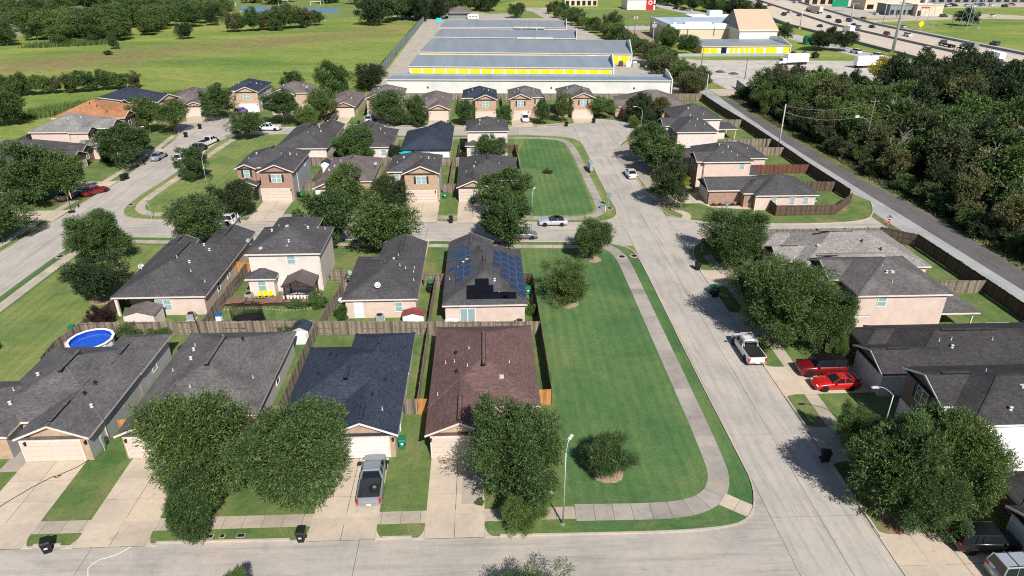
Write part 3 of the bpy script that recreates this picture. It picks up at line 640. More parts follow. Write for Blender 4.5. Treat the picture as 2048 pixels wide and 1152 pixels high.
class House:
    def __init__(s, name, label, origin, rot=0., roof='sh_grey', sides='sd_pink', front='br_tan', ffaces='S', local=False, trim='trim', z=LZ, cat='house', group=None, pitch=.42):
        s.root = empty(name, (origin[0], origin[1], 0), R(rot)); tag(s.root, label, cat, group)
        s.off = (0, 0, 0) if local else (origin[0], origin[1], 0)
        s.roofm, s.sides, s.front, s.ff, s.trim, s.z, s.pitch = roof, sides, front, ffaces, trim, z, pitch
        s.w = []; s.wall = MB(s.off); s.roof = MB(s.off); s.fas = MB(s.off); s.cap = MB(s.off); s.extra = []
    def wing(s, x0, x1, y0, y1, h=2.75, ax='y', e0='h', e1='h', walls='SNEW', ff=None, pitch=None, z0=None, front=None, inset=.38, cap=True, post=None):
        p = pitch or s.pitch; k = len(s.w); z0 = s.z if z0 is None else z0
        s.w.append((x0, x1, y0, y1, h, ax, e0, e1, p)); h = h - .006 * k
        T = (lambda a, b, z: (a, b, z)) if ax == 'y' else (lambda a, b, z: (b, a, z))
        a0, a1, b0, b1 = (x0, x1, y0, y1) if ax == 'y' else (y0, y1, x0, x1)   # a: across, b: along ridge
        hw = (a1 - a0) / 2; am = (a0 + a1) / 2; rz = h + p * hw
        r0 = b0 + (hw if e0 == 'h' else 0); r1 = b1 - (hw if e1 == 'h' else 0)
        if r0 > r1:
            r0 = r1 = (r0 + r1) / 2 if e0 == e1 else (b0 if e0 != 'h' else b1)
        th = .15
        fl = lambda pts: [T(*q) for q in (pts if ax == 'y' else pts[::-1])]
        A, B_, C_, D = (a0, b0, h), (a1, b0, h), (a1, b1, h), (a0, b1, h); P, Q_ = (am, r0, rz), (am, r1, rz)
        one = abs(r0 - r1) < 1e-4
        s.roof.poly(fl([A, P, D] if one else [A, P, Q_, D])); s.roof.poly(fl([B_, C_, P] if one else [B_, C_, Q_, P]))
        if e0 == 'h': s.roof.poly(fl([A, B_, P]))
        if e1 == 'h': s.roof.poly(fl([C_, D, Q_]))
        s.roof.poly(fl([(a0 + .01, b0 + .01, h - .02), (a0 + .01, b1 - .01, h - .02), (a1 - .01, b1 - .01, h - .02), (a1 - .01, b0 + .01, h - .02)]))
        # fascia and rake boards
        f = -.032; hz = h - .13; F = lambda u, v, wd=.045, ht=.2: s.fas.bar(T(*u), T(*v), wd, ht)
        if e0 != 'o' or e1 != 'o':
            F((a0 - f, b0, hz), (a0 - f, b1, hz)); F((a1 + f, b0, hz), (a1 + f, b1, hz))
        for e, b, sg in ((e0, b0, -1), (e1, b1, 1)):
            if e == 'h': F((a0 - f, b + sg * f, hz), (a1 + f, b + sg * f, hz))
            if e == 'g':
                F((a0 - .02, b + sg * .012, h - .09), (am, b + sg * .012, rz - .09), .04, .17); F((a1 + .02, b + sg * .012, h - .09), (am, b + sg * .012, rz - .09), .04, .17)
        # hip and ridge caps
        if cap:
            cz = .02
            if not one: s.cap.bar(T(am, r0, rz + cz * .4), T(am, r1, rz + cz * .4), .26, .04)
            if e0 == 'h':
                s.cap.bar(T(a0, b0, h), T(am, r0, rz), .22, .05); s.cap.bar(T(a1, b0, h), T(am, r0, rz), .22, .05)
            if e1 == 'h':
                s.cap.bar(T(a0, b1, h), T(am, r1, rz), .22, .05); s.cap.bar(T(a1, b1, h), T(am, r1, rz), .22, .05)
        # walls
        ins = inset + .005 * k; ff_ = s.ff if ff is None else ff; fr_ = front or s.front
        i0 = ins if e0 != 'o' else 0; i1 = ins if e1 != 'o' else 0
        c0, c1, d0, d1 = a0 + ins, a1 - ins, b0 + i0, b1 - i1
        if ax == 'y': X0, X1, Y0, Y1 = c0, c1, d0, d1
        else: X0, X1, Y0, Y1 = d0, d1, c0, c1
        zt = h - .03
        quads = {'S': [(X0, Y0, z0), (X1, Y0, z0), (X1, Y0, zt), (X0, Y0, zt)], 'N': [(X1, Y1, z0), (X0, Y1, z0), (X0, Y1, zt), (X1, Y1, zt)],
                 'E': [(X1, Y0, z0), (X1, Y1, z0), (X1, Y1, zt), (X1, Y0, zt)], 'W': [(X0, Y1, z0), (X0, Y0, z0), (X0, Y0, zt), (X0, Y1, zt)]}
        for d, q in quads.items():
            if d in walls:
                s.wall.mi = 1 if d in ff_ else 0; s.wall.poly(q)
        for e, b, dd in ((e0, d0, 'S' if ax == 'y' else 'W'), (e1, d1, 'N' if ax == 'y' else 'E')):
            if e == 'g':
                s.wall.mi = 1 if dd in ff_ else 0; hh = p * (hw - ins) - .02
                s.wall.poly(fl([(c0, b, zt), (c1, b, zt), (am, b, h + p * hw - .06)]) if dd in 'SW' else fl([(c1, b, zt), (c0, b, zt), (am, b, h + p * hw - .06)]))
        if k == 0 and 'S' in walls:
            s.fas.box(X0 - .075, X0 - .008, Y0 + .12, Y0 + .19, z0, zt - .1).box(X1 + .008, X1 + .075, Y0 + .12, Y0 + .19, z0, zt - .1)
        if post:
            for px, py in post: s.fas.box(px - .07, px + .07, py - .07, py + .07, z0, h - .05)
        return s
    def zr(s, x, y):
        b = -9
        for k, (x0, x1, y0, y1, h, ax, e0, e1, p) in enumerate(s.w):
            if x0 <= x <= x1 and y0 <= y <= y1:
                if ax == 'y': d = [x - x0, x1 - x] + ([y - y0] if e0 == 'h' else []) + ([y1 - y] if e1 == 'h' else [])
                else: d = [y - y0, y1 - y] + ([x - x0] if e0 == 'h' else []) + ([x1 - x] if e1 == 'h' else [])
                b = max(b, h + p * min(d))
        return b
    def L(s, x, y, z): return (x - s.off[0], y - s.off[1], z)
    def box(s, *a): s.wall.mi = 0; s.wall.box(*a); return s
    def win(s, d, u, z, w=1.0, h=1.3, at=0., shut=False, arch=False, mull=1, dark=False):
        """d facing, u along the wall, at = plane coordinate of the wall"""
        o = {'S': (u, at - .004), 'N': (u, at + .004), 'E': (at + .004, u), 'W': (at - .004, u)}[d]
        W = link('window', cached(('w', w, h, arch, mull), lambda: win_mesh(w, h, arch, mull)), s.root, s.L(o[0], o[1], z), EXPAND[d])
        link('pane', cached(('p', w, h, dark), lambda: pane_mesh(w, h, dark)), W)
        if shut:
            for sg in (-1, 1): link('shutter', cached(('s', h), lambda: shut_mesh(h)), W, (sg * (w / 2 + .28), 0, 0))
        return s
    def garage(s, d, u, at, w=4.88, h=2.13, mat='garage', sections=True):
        o = {'S': (u, at - .006), 'N': (u, at + .006), 'E': (at + .006, u), 'W': (at - .006, u)}[d]
        def fr():
            mb = MB(); t = .12
            mb.box(-w / 2 - t, -w / 2, -.07, 0, 0, h + t).box(w / 2, w / 2 + t, -.07, 0, 0, h + t).box(-w / 2, w / 2, -.07, 0, h, h + t); return mb.mesh('garage_door', M['trim'])
        G_ = link('garage_door', cached(('gf', w, h), fr), s.root, s.L(o[0], o[1], .08), EXPAND[d])
        if sections:
            for i in range(4): link('door_section', cached(('gs', w, mat), lambda: section_mesh(w - .01, h / 4).mesh('door_section', M[mat])), G_, (0, 0, h * (i + .5) / 4))
        else: link('door_section', cached(('gd', w, mat), lambda: section_mesh(w - .01, h).mesh('door_section', M[mat])), G_, (0, 0, h * .5))
        return s
    def door(s, d, u, at, w=.95, h=2.05, mat='door_blue'):
        o = {'S': (u, at - .006), 'N': (u, at + .006), 'E': (at + .006, u), 'W': (at - .006, u)}[d]
        def f():
            return MB().box(-w / 2 - .08, -w / 2, -.05, 0, 0, h + .08).box(w / 2, w / 2 + .08, -.05, 0, 0, h + .08).box(-w / 2, w / 2, -.05, 0, h, h + .08).mesh('door_frame', M['trim_w'])
        D = link('door', cached(('d', w, h, mat), lambda: MB().box(-w / 2 + .005, w / 2 - .005, -.03, 0, 0, h - .005).box(-w * .3, w * .3, -.04, -.03, .25, .95).box(-w * .3, w * .3, -.04, -.03, 1.1, 1.85).mesh('door', M[mat])), s.root, s.L(o[0], o[1], .1), EXPAND[d])
        link('door_frame', cached(('df', w, h), f), D)
        return s
    def ridge_vent(s, x, y, L, ax='y'):
        z = s.zr(x, y) + .045
        def f():
            mb = MB(); mb.box(-.15, .15, -L / 2 + .03, L / 2 - .03, -.02, .07); return mb
        mb = f(); mb.mi = 1; mb.box(-.2, .2, -L / 2 - .02, L / 2 + .02, -.03, .035)
        mb.build('ridge_vent', [M[s.roofm], M['rvent_side']], s.root, s.L(x, y, z), 0 if ax == 'y' else math.pi / 2)
        return s
    def pipes(s, pts):
        """pts: (x, y, kind) p = plain vent pipe, m = mushroom vent with flashing, b = black"""
        for x, y, k in pts:
            z = s.zr(x, y)
            if z < 0: continue
            if k == 'm': me = cached('pm', lambda: MB().lathe([(.0, -.05), (.17, -.05), (.15, .07), (.1, .1), (.1, .2), (.17, .22), (.17, .3), (.0, .36)], 12).mesh('roof_vent', M['vent_w'], True))
            elif k == 'p': me = cached('pp', lambda: MB().lathe([(.1, -.05), (.06, .06), (.045, .1), (.045, .3), (.0, .3)], 8).mesh('vent_pipe', M['vent_w']))
            elif k == 's': me = cached('ps', lambda: MB().box(-.2, .2, -.2, .2, -.05, .14).mesh('roof_vent', M['vent_w']))
            else: me = cached('pb', lambda: MB().lathe([(.16, -.05), (.07, .08), (.07, .24), (.15, .26), (.13, .36), (.0, .38)], 10).mesh('roof_vent', M['vent_k']))
            link(me.name.split('.')[0], me, s.root, s.L(x, y, z))
        return s
    def lamp(s, d, u, at, z=2.0):
        o = {'S': (u, at), 'N': (u, at), 'E': (at, u), 'W': (at, u)}[d]
        link('wall_lamp', cached('wl', lambda: MB().box(-.07, .07, -.2, 0, -.12, .12).box(-.1, .1, -.24, -.0, .12, .17).box(-.03, .03, -.08, 0, .17, .26).mesh('wall_lamp', M['vent_k'])), s.root, s.L(o[0], o[1], z), EXPAND[d]); return s
    def done(s):
        s.wall.build('wall', [M[s.sides], M[s.front]], s.root)
        s.roof.build('roof', M[s.roofm], s.root); s.fas.build('fascia', M[s.trim], s.root)
        s.cap.build('ridge_cap', M[s.roofm], s.root)
        return s

def dish(x, y, z, rz, label, parent=None):
    t = empty('satellite_dish', (x, y, z), R(rz)); tag(t, label, 'satellite dish')
    MB().lathe([(0, 0), (.16, .02), (.28, .06), (.36, .12), (.355, .13), (.27, .075), (.15, .035), (0, .015)], 16).build('reflector', M['pole'], t, (0, -.12, .62), 0, True).rotation_euler = (R(58), 0, 0)
    MB().bar((0, .15, 0), (0, .05, .35), .05).bar((0, .05, .35), (0, -.1, .62), .05).box(-.12, .12, .03, .27, -.03, .03).build('mast', M['pole'], t)
    MB().bar((0, -.12, .58), (0, -.48, .74), .025).box(-.06, .06, -.54, -.44, .7, .8).build('feed_arm', M['vent_w'], t)
    return t

# ---- front row (fronts face the camera)
h = House('brick_house', 'charcoal hip roofed house in the bottom left corner with pale garage door', (-39, 56), roof='sh_front', sides='sd_grey', front='br_tan', ffaces='S')
h.wing(-44.8, -33.85, 50.5, 63.1).wing(-40.1, -33.86, 48.05, 55, e0='g', e1='o').wing(-48.5, -40.9, 48.5, 57, ax='x', e0='o', e1='h', walls='SE').wing(-39.0, -33.8, 58, 65.5, e0='o')
h.garage('S', -37.4, 48.05 + .385).ridge_vent(-36.98, 50.1, 3.0).ridge_vent(-39.3, 56.7, 3.6).ridge_vent(-36.4, 60.6, 1.8)
h.pipes([(-42.2, 56.2, 'm'), (-43.2, 54, 'p'), (-42.5, 52.2, 'm'), (-36.2, 54.6, 'b'), (-36.3, 52.9, 'b'), (-35.2, 51.7, 'm'), (-43.9, 52.6, 'p')]).lamp('S', -40.0 + .55, 48.43).lamp('S', -34.42, 48.43)
h.win('S', -45.2, 1.5, 1.2, 1.4, 48.92, dark=True).win('E', 61.3, 1.5, .9, 1.2, -34.22)
h.done()
h = House('brick_house', 'charcoal hip roofed house left of the navy roofed house, behind two big trees', (-26, 57), roof='sh_grey2', sides='sd_pale', front='br_tan')
h.wing(-31.8, -20.6, 50.8, 65.5).wing(-31.81, -25.5, 48.15, 56, e0='g', e1='o')
h.garage('S', -28.7, 48.54).ridge_vent(-28.65, 50.6, 3.0).ridge_vent(-26.2, 58.0, 5.2)
h.pipes([(-28.8, 58.2, 'm'), (-29.3, 60.2, 'm'), (-30.2, 57.1, 'p'), (-29.6, 61.3, 'p'), (-26.9, 61.9, 'p'), (-24.6, 60.9, 'b'), (-22.2, 55.6, 'p'), (-27.2, 53.6, 'p')]).lamp('S', -31.1, 48.54).win('E', 58.4, 1.5, .9, 1.2, -20.98, dark=True)
h.done()
h = House('brick_house', 'single-storey house with new navy blue roof and grey pickup on its driveway', (-13, 56), roof='sh_navy', sides='sd_pale', front='br_tan', trim='trim_w')
h.wing(-18.3, -7.8, 50.8, 62.05).wing(-14.1, -7.79, 47.4, 55, e0='g', e1='o').wing(-14.15, -7.77, 57, 64.7, e0='o')
h.garage('S', -11.15, 47.79, mat='garage_w')
for y0, y1, x in ((48.0, 50.2, -10.95), (53.4, 57.0, -13.05), (60.2, 61.6, -10.96)):
    h.ridge_vent(x - .16, (y0 + y1) / 2, (y1 - y0) * .98) if 0 else h.ridge_vent(x, (y0 + y1) / 2, y1 - y0)
h.pipes([(-9.6, 54.4, 'b'), (-9.4, 50.1, 'p'), (-14.6, 57.6, 'b'), (-15.4, 58.4, 'b'), (-16, 55.4, 'b'), (-10.4, 51.6, 'b')]).lamp('S', -8.3, 47.79)
h.done()
h = House('brick_house', 'single-storey house with plain maroon brown roof beside the big open lawn', (-.4, 56), roof='sh_brown', sides='sd_pale', front='br_buff', trim='trim')
h.wing(-5.5, 4.68, 51.1, 65.75).wing(-5.51, .42, 47.2, 55, e0='g', e1='o')
h.garage('S', -2.55, 47.59).ridge_vent(-2.55, 49.4, 3.6).ridge_vent(-.41, 57.8, 6.2)
h.pipes([(-2.0, 55.6, 'p'), (2.0, 56.6, 'p'), (-4.2, 57.6, 'p'), (-3.3, 57.2, 'p'), (-3.2, 58.6, 'b'), (-3.0, 55.1, 'b'), (-1.9, 58.7, 'p'), (-4.7, 52.6, 'p'), (1.2, 54, 's')]).lamp('S', -5.05, 47.59)
h.win('S', 2.6, 1.5, 1.4, 1.4, 51.49)
h.done()

# ---- second row (backs to the camera)
h = House('siding_house', 'single-storey pink house with covered corner patio and shed behind the round pool', (-39, 83), roof='sh_grey', sides='sd_pink', front='br_dark', ffaces='')
h.wing(-44.45, -33.4, 74.4, 90.6, walls='NE', post=()).wing(-39.2, -33.41, 86, 95.0, e0='o', e1='g').wing(-44.44, -40.6, 86, 92.4, e0='o', e1='g')
h.box(-44.06, -39.4, 77.6, 90.2, LZ, 2.72).box(-39.4, -33.772, 74.78, 80, LZ, 2.72)
h.fas.box(-44.2, -43.9, 74.6, 74.9, LZ, 2.7)
h.win('S', -40.0 + 1.35, 1.45, 1.75, 1.35, 74.78, mull=2).ridge_vent(-38.93, 83, 5.2).ridge_vent(-36.3, 92.2, 3.4).ridge_vent(-42.5, 90.4, 1.4)
h.win('E', 79.5, 1.5, .8, 1.1, -33.78, dark=True).win('E', 83.2, 1.5, .8, 1.1, -33.78)
h.pipes([(-37.2, 80.6, 'm'), (-36.4, 78.7, 'p'), (-38.7, 80.8, 'p'), (-34.4, 77.4, 'p'), (-36.4, 85.2, 'm'), (-37.3, 86, 'm'), (-44, 82, 'p')])
h.done()
dish(-44.9, 83.6, 2.0, 40, 'grey satellite dish at the west eave of the pink house with the covered patio')
dish(-33.0, 90.6, 2.5, -30, 'grey satellite dish at the driveway eave of the pink house with the covered patio')
h = House('two_storey_house', 'two-storey pale cream house with a gazebo and small hip-roofed rear wing', (-25.5, 85), roof='sh_grey', sides='sd_cream', front='sd_cream', ffaces='', trim='trim')
h.wing(-30.2, -20.75, 80.3, 89.4, h=5.5).wing(-29.2, -23.0, 84, 93.2, h=5.45, e0='o').wing(-30.3, -26.4, 79.0, 83.5, h=2.7, e1='o')
h.win('S', -24.6, 4.55, .95, 1.25, 80.68).win('S', -28.3, 1.55, .95, 1.45, 79.39).door('S', -25.7, 80.68, .9)
h.pipes([(-25.0, 82.2, 'm'), (-25.1, 81.5, 'p'), (-27.3, 86.6, 'p'), (-28, 85.6, 'm'), (-24.0, 87, 'p'), (-23.4, 86.0, 'm'), (-22.4, 87.2, 'p'), (-21.6, 87.6, 'p'), (-25.7, 84.8, 's'), (-28.3, 81.2, 's')])
h.done()
h = House('siding_house', 'single-storey pink house with a pale blue back door and two satellite dishes', (-12.6, 80), roof='sh_grey', sides='sd_pink', front='br_dark', ffaces='')
h.wing(-17.1, -8.2, 72.7, 84.2).wing(-14.3, -8.19, 78, 90.2, e0='o', e1='g').wing(-17.05, -12.5, 80, 85.2, ax='y', e0='o', e1='h')
h.door('S', -15.25, 73.08).win('S', -10.5, 1.5, .8, 1.2, 73.08).ridge_vent(-12.65, 79.2, 1.2).ridge_vent(-11.25, 86.6, 5.4)
h.pipes([(-11.4, 82.6, 'p'), (-11.8, 81, 'm'), (-10.9, 79.6, 'p'), (-10.2, 79.4, 'p'), (-9.2, 79.2, 'p'), (-9, 77, 'p'), (-9.2, 80.4, 'p')])
h.done()
dish(-17.2, 78.6, 2.9, 60, 'pale satellite dish on the left eave of the blue-door house')
dish(-13.0, 74.3, 3.25, 10, 'dark grey satellite dish low on the rear roof of the blue-door house')
SOL = h = House('siding_house', 'single-storey pink house with solar panels on its roof beside the big lawn', (-.3, 80), roof='sh_grey', sides='sd_pink', front='br_dark', ffaces='')
h.wing(-5.25, 4.65, 70.8, 86.8).wing(-5.24, 1.0, 82, 90.0, e0='o', e1='g').wing(-4.0, 2.5, 82, 88.2, e0='o')
h.door('S', -1.9, 71.18, .8, 2.0, 'pane').door('S', -2.75, 71.18, .8, 2.0, 'pane')
h.ridge_vent(-.3, 79.4, 1.6).ridge_vent(-2.1, 87.2, 2.2).ridge_vent(-.76, 84.2, 1.2)
h.pipes([(-3.0, 80.4, 'm'), (-2.5, 81, 's'), (.9, 74.2, 'm'), (1.4, 72.4, 'p'), (-4.6, 77.2, 'p'), (-3.7, 79.6, 'p')])
h.done()
# ---- third row (fronts face the camera, north block)
def twostorey_S(name, label, main, gar, gx, roof, sides, front, win=(1.6, 1.3, 2), gcol='garage', shut=True, h2=5.35, side_win=None, sections=True, extra=None):
    x0, x1, y0, y1 = main; a0, a1, b0 = gar
    h = House(name, label, ((x0 + x1) / 2, (y0 + y1) / 2), roof=roof, sides=sides, front=front)
    h.wing(x0, x1, y0, y1, h=h2).wing(a0, a1, b0, min(y1, b0 + 7), h=h2 - .01, e0='g', e1='o')
    h.garage('S', gx, b0 + .385, mat=gcol, sections=sections).win('S', (a0 + a1) / 2, 4.1, win[0], win[1], b0 + .385, shut=shut, mull=win[2])
    h.win('E', y0 + (y1 - y0) * .62, 4.2, .8, 1.1, x1 - .38, dark=True)
    h.pipes([(x0 + 1.6, y0 + 3, 'p'), (x0 + 2.6, y0 + 4.4, 'm'), (x1 - 2.2, y0 + 4.6, 'm'), (x1 - 1.3, y0 + 5.6, 'p'), (x1 - 3.4, y0 + 3.4, 'p')])
    h.lamp('S', a1 - .85, b0 + .385); return h
h = twostorey_S('two_storey_house', 'two-storey red brick fronted house with arched ground-floor window at the left end of its row', (-43.4, -32.75, 118.9, 129.6), (-38.9, -32.76, 115.9), -36.2, 'sh_grey', 'sd_grey', 'br_red')
h.wing(-43.45, -39.7, 118.2, 121.5, h=5.3, e0='g', e1='o').wing(-43.5, -39.6, 116.9, 121, h=2.7, e0='g', e1='o').win('S', -41.5, 4.3, .9, 1.2, 118.59, shut=True).win('S', -41.5, 1.5, .9, 1.3, 117.3, arch=True)
h.ridge_vent(-38, 124.2, 1.4).done()
h = House('brick_house', 'dark roofed house mostly hidden by three trees, third row', (-25, 124), roof='sh_mid', sides='sd_pink', front='br_tan')
h.wing(-29.5, -19.9, 118.5, 133.2).wing(-29.51, -23.6, 114.6, 123, e0='g', e1='o').garage('S', -26.6, 114.985, mat='garage_w').ridge_vent(-26.55, 117.6, 3.8).ridge_vent(-24.7, 127, 3)
h.pipes([(-28.2, 123, 'm'), (-27.6, 125, 'm'), (-28.6, 124.4, 'p'), (-26.5, 126, 'p'), (-27, 127.8, 'p')]).done()
dish(-20.2, 126.5, 2.9, -20, 'white satellite dish on the east eave of the dark roofed house behind three trees')
h = twostorey_S('two_storey_house', 'two-storey tan brick house with shuttered double window, middle of the third row', (-16.8, -7.7, 115.3, 125.5), (-14.1, -7.71, 113.9), -10.9, 'sh_grey', 'sd_pale', 'br_tan')
h.win('S', -15.2, 4.2, .9, 1.1, 115.69).ridge_vent(-10.9, 117.6, 2.4).ridge_vent(-12.25, 120.4, .8).done()
h = House('brick_house', 'single-storey tan brick house with long ridge vents next to the upper open lawn', (.5, 123), roof='sh_grey', sides='sd_pale', front='br_tan')
h.wing(-4.95, 6.0, 118.2, 132.6).wing(-4.96, .9, 114.1, 122, e0='g', e1='o').garage('S', -2.05, 114.485).ridge_vent(-2.03, 117.0, 3.6).ridge_vent(.53, 125.5, 4)
h.pipes([(-2, 122, 'm'), (-1.7, 124.4, 'p'), (-3.4, 121, 'p'), (2.6, 123.6, 'p')]).done()
dish(6.1, 121.8, 2.6, -40, 'white satellite dish on the lawn side eave of the house with long ridge vents')
# ---- fourth row (backs to the camera)
h = House('siding_house', 'single-storey cream house with charcoal hip roof beside the yellow-green lawn, fourth row', (-37.6, 150), roof='sh_grey', sides='sd_cream', front='br_dark', ffaces='')
h.wing(-43, -32.25, 141.0, 157.2).wing(-38, -32.26, 152, 162.4, e0='o', e1='g').wing(-42.99, -38.5, 152, 160.2, e0='o', e1='g')
h.ridge_vent(-37.6, 151.6, 5).ridge_vent(-35.1, 158.6, 3).pipes([(-36, 152.6, 'm'), (-35.2, 150, 'm'), (-36, 147, 'p'), (-37, 146, 'p')]).done()
h = House('siding_house', 'cream house with charcoal roof behind a leafy tree, left of the white house', (-24.6, 150), roof='sh_grey', sides='sd_cream', front='br_dark', ffaces='')
h.wing(-29.7, -19.2, 141.5, 156.6).wing(-29.69, -23, 150, 160.2, e0='o', e1='g').win('S', -20.9, 1.5, 1, 1.2, 141.88).ridge_vent(-24.4, 151, 4)
h.pipes([(-27, 151, 'p'), (-22.5, 151, 'm'), (-21.4, 149, 'p'), (-26.6, 148, 'm')]).done()
h = House('siding_house', 'single-storey bright white house with navy roof and shaded back patio', (-12, 149), roof='sh_navy', sides='sd_white', front='br_dark', ffaces='', trim='vent_k')
h.wing(-17.2, -6.85, 139.0, 155.0, walls='NE').wing(-12.9, -6.86, 150, 159.4, e0='o', e1='g').box(-16.8, -14.4, 142, 154.6, LZ, 2.7).box(-14.4, -7.24, 139.4, 145, LZ, 2.7)
h.win('S', -12.1, 1.5, 1.8, 1.2, 139.38, mull=3).ridge_vent(-12, 148.2, 3).pipes([(-9.6, 150.6, 'b'), (-14.6, 149, 'b')]).done()
h = House('two_storey_house', 'two-storey cream house with pyramid hip roof at the top of the upper open lawn', (.6, 148), roof='sh_grey', sides='sd_cream', front='br_dark', ffaces='')
h.wing(-3.85, 5.1, 143.2, 152.9, h=5.4).wing(-4.1, -.6, 141.9, 146, h=2.7, e1='o').wing(1.2, 4.7, 141.8, 146, h=2.7, e1='o').win('S', 1.6, 4.5, .8, 1.1, 143.58).win('S', -2.3, 1.5, 1.4, 1.2, 142.28, mull=2)
h.pipes([(-.9, 147.2, 'm'), (-1, 145.4, 'p'), (3, 148, 'p')]).done()
dish(-4.1, 147, 4.6, 50, 'grey satellite dish on the west wall of the two-storey cream house by the upper lawn')

# ---- fifth row along the north street
h = twostorey_S('two_storey_house', 'two-storey tan brick house with navy roof and a purple car on its driveway', (-68.7, -59.3, 190.6, 202.5), (-65.9, -59.31, 188.5), -62.4, 'sh_navy', 'sd_pale', 'br_buff', gcol='garage_w', shut=False, sections=False); h.done()
h = twostorey_S('two_storey_house', 'two-storey tan house with brown roof and white side wall behind a spreading tree', (-55.8, -45.8, 187.0, 198), (-55.85, -49.1, 184.9), -52.4, 'sh_mid', 'sd_pale', 'br_buff', sections=False, shut=False); h.done()
dish(-46.4, 188.6, 5.9, -20, 'white satellite dish on the brown roof of the tan house behind a spreading tree')
h = House('brick_house', 'single-storey house with brown-grey roof and closed garage, black car parked at its left', (-37.5, 189), roof='sh_mid', sides='sd_pink', front='br_red')
h.wing(-41.4, -33.0, 184.4, 199.0).wing(-38.9, -33.01, 181.4, 188, e0='g', e1='o').garage('S', -35.95, 181.785, 4.6, sections=False).pipes([(-36, 190, 'p'), (-35, 188, 'm'), (-39, 188, 'p')]).done()
h = twostorey_S('two_storey_house', 'two-storey tan brick house left of the storage wall, half hidden by a cluster of trees', (-29.9, -20.6, 181.4, 192), (-29.95, -24.4, 178.2), -27.1, 'sh_mid', 'sd_pale', 'br_buff', sections=False); h.done()
h = House('brick_house', 'single-storey house with faded brown roof and tan garage below the storage wall', (-12.8, 188), roof='sh_mid', sides='sd_pink', front='br_tan')
h.wing(-17.2, -8.5, 181.0, 197.5).wing(-14.5, -8.51, 177.0, 186, e0='g', e1='o').garage('S', -11.5, 177.385, 4.6, sections=False).pipes([(-11, 188, 'p'), (-15, 186, 'm')]).done()
h = twostorey_S('two_storey_house', 'two-storey tan brick house with navy roof below the storage wall', (-5.5, 3.45, 178.4, 189), (-2.6, 3.44, 176.0), .45, 'sh_navy', 'sd_pink', 'br_tan', sections=False, shut=False); h.win('S', -4.2, 4.2, .8, 1, 178.79, dark=True).done()
h = twostorey_S('two_storey_house', 'two-storey tan brick house with white car in front of its garage', (6.35, 15.2, 178.6, 189), (6.34, 12.2, 176.6), 9.3, 'sh_grey2', 'sd_pink', 'br_tan', sections=False); h.win('S', 13.8, 4.2, .9, 1.1, 178.99, shut=True).done()
h = twostorey_S('two_storey_house', 'two-storey tan brick house at the right end of the row below the storage wall', (19.2, 28.4, 179.6, 190), (22.1, 28.39, 177.2), 25.2, 'sh_grey2', 'sd_pink', 'br_tan', sections=False); h.win('S', 20.7, 4.2, .8, 1, 179.99, dark=True).done()
h = House('brick_house', 'single-storey house with wide weathered brown-grey roof at the top of the cul-de-sac', (43, 184), roof='sh_mid', sides='sd_pink', front='br_tan', ffaces='SW')
h.wing(35.5, 53.0, 177.0, 192.0, ax='x').wing(33.6, 40, 179, 185, ax='x', e0='g', e1='o').garage('W', 182, 34.0, 4.2, sections=False).pipes([(44, 182, 'p'), (47, 181, 'p')]).done()

# ---- east side of the east street (fronts face left)
h = House('two_storey_house', 'two-storey house with charcoal roof and covered patio, farthest on the right of the east street', (47.5, 157), roof='sh_grey', sides='sd_cream', front='br_dark', ffaces='W')
h.wing(42.2, 52.9, 152.3, 163.5, h=5.4).wing(53.2, 57.6, 154.6, 161.5, h=2.6, ax='x', e0='o', e1='h', walls='', pitch=.2, post=((57.2, 155), (57.2, 161)))
h.box(52.4, 55, 155.5, 160.5, LZ, 2.5).win('S', 49.6, 4.4, .9, 1.1, 152.68).pipes([(46, 156, 'm'), (46, 154, 'p'), (48.6, 157, 'p'), (49, 154, 'p'), (44, 155, 'b')]).done()
h = House('two_storey_house', 'two-storey house with plain cream side wall, second from the cul-de-sac on the right', (44, 146), roof='sh_grey', sides='sd_cream', front='br_dark', ffaces='W')
h.wing(39.7, 48.5, 140.7, 151.5, h=5.4).wing(38.2, 43, 146.4, 151.8, h=5.38, ax='x', e0='g', e1='o').wing(37.9, 41, 141.0, 145, h=2.7, ax='x', e0='h', e1='o').win('W', 144, 4.2, .9, 1.1, 40.08, dark=True)
h.pipes([(43, 144, 'p'), (44, 142.6, 'p'), (46, 143, 'p'), (45, 145, 'm'), (44, 147, 'm')]).garage('W', 149.1, 38.585, 4.4, sections=False).win('W', 149.1, 4.1, 1.4, 1.2, 38.585, dark=True).done()
h = House('brick_house', 'single-storey house with long charcoal roof between two two-storey houses on the right', (46, 135), roof='sh_grey', sides='sd_pink', front='br_red', ffaces='W')
h.wing(42.5, 55.3, 130.2, 139.6, ax='x').wing(37.9, 45, 130.7, 136.6, ax='x', e0='h', e1='o').pipes([(50, 135, 'm'), (47, 134, 'p'), (52, 133, 'p')]).done()
h = House('two_storey_house', 'two-storey house with plain pink side wall, one small window, above the corner house', (43, 124), roof='sh_grey', sides='sd_pink', front='br_dark', ffaces='W')
h.wing(38.9, 48.0, 118.8, 128.2, h=5.4).wing(37.8, 43, 119.2, 124.4, h=5.39, ax='x', e0='g', e1='o').wing(45.5, 50.1, 119.3, 124, h=2.7, ax='x', e0='o', e1='h')
h.win('S', 46.1, 4.45, .85, 1.25, 119.18).win('W', 120.8, 4.3, .8, 1.2, 38.2, shut=True, dark=True).win('W', 122.9, 4.3, .8, 1.2, 38.2, dark=True).pipes([(43, 121.2, 'p'), (44.6, 121.4, 'p'), (44.3, 122.6, 'm'), (43, 123.6, 'm'), (45.4, 120.4, 'p')]).done()
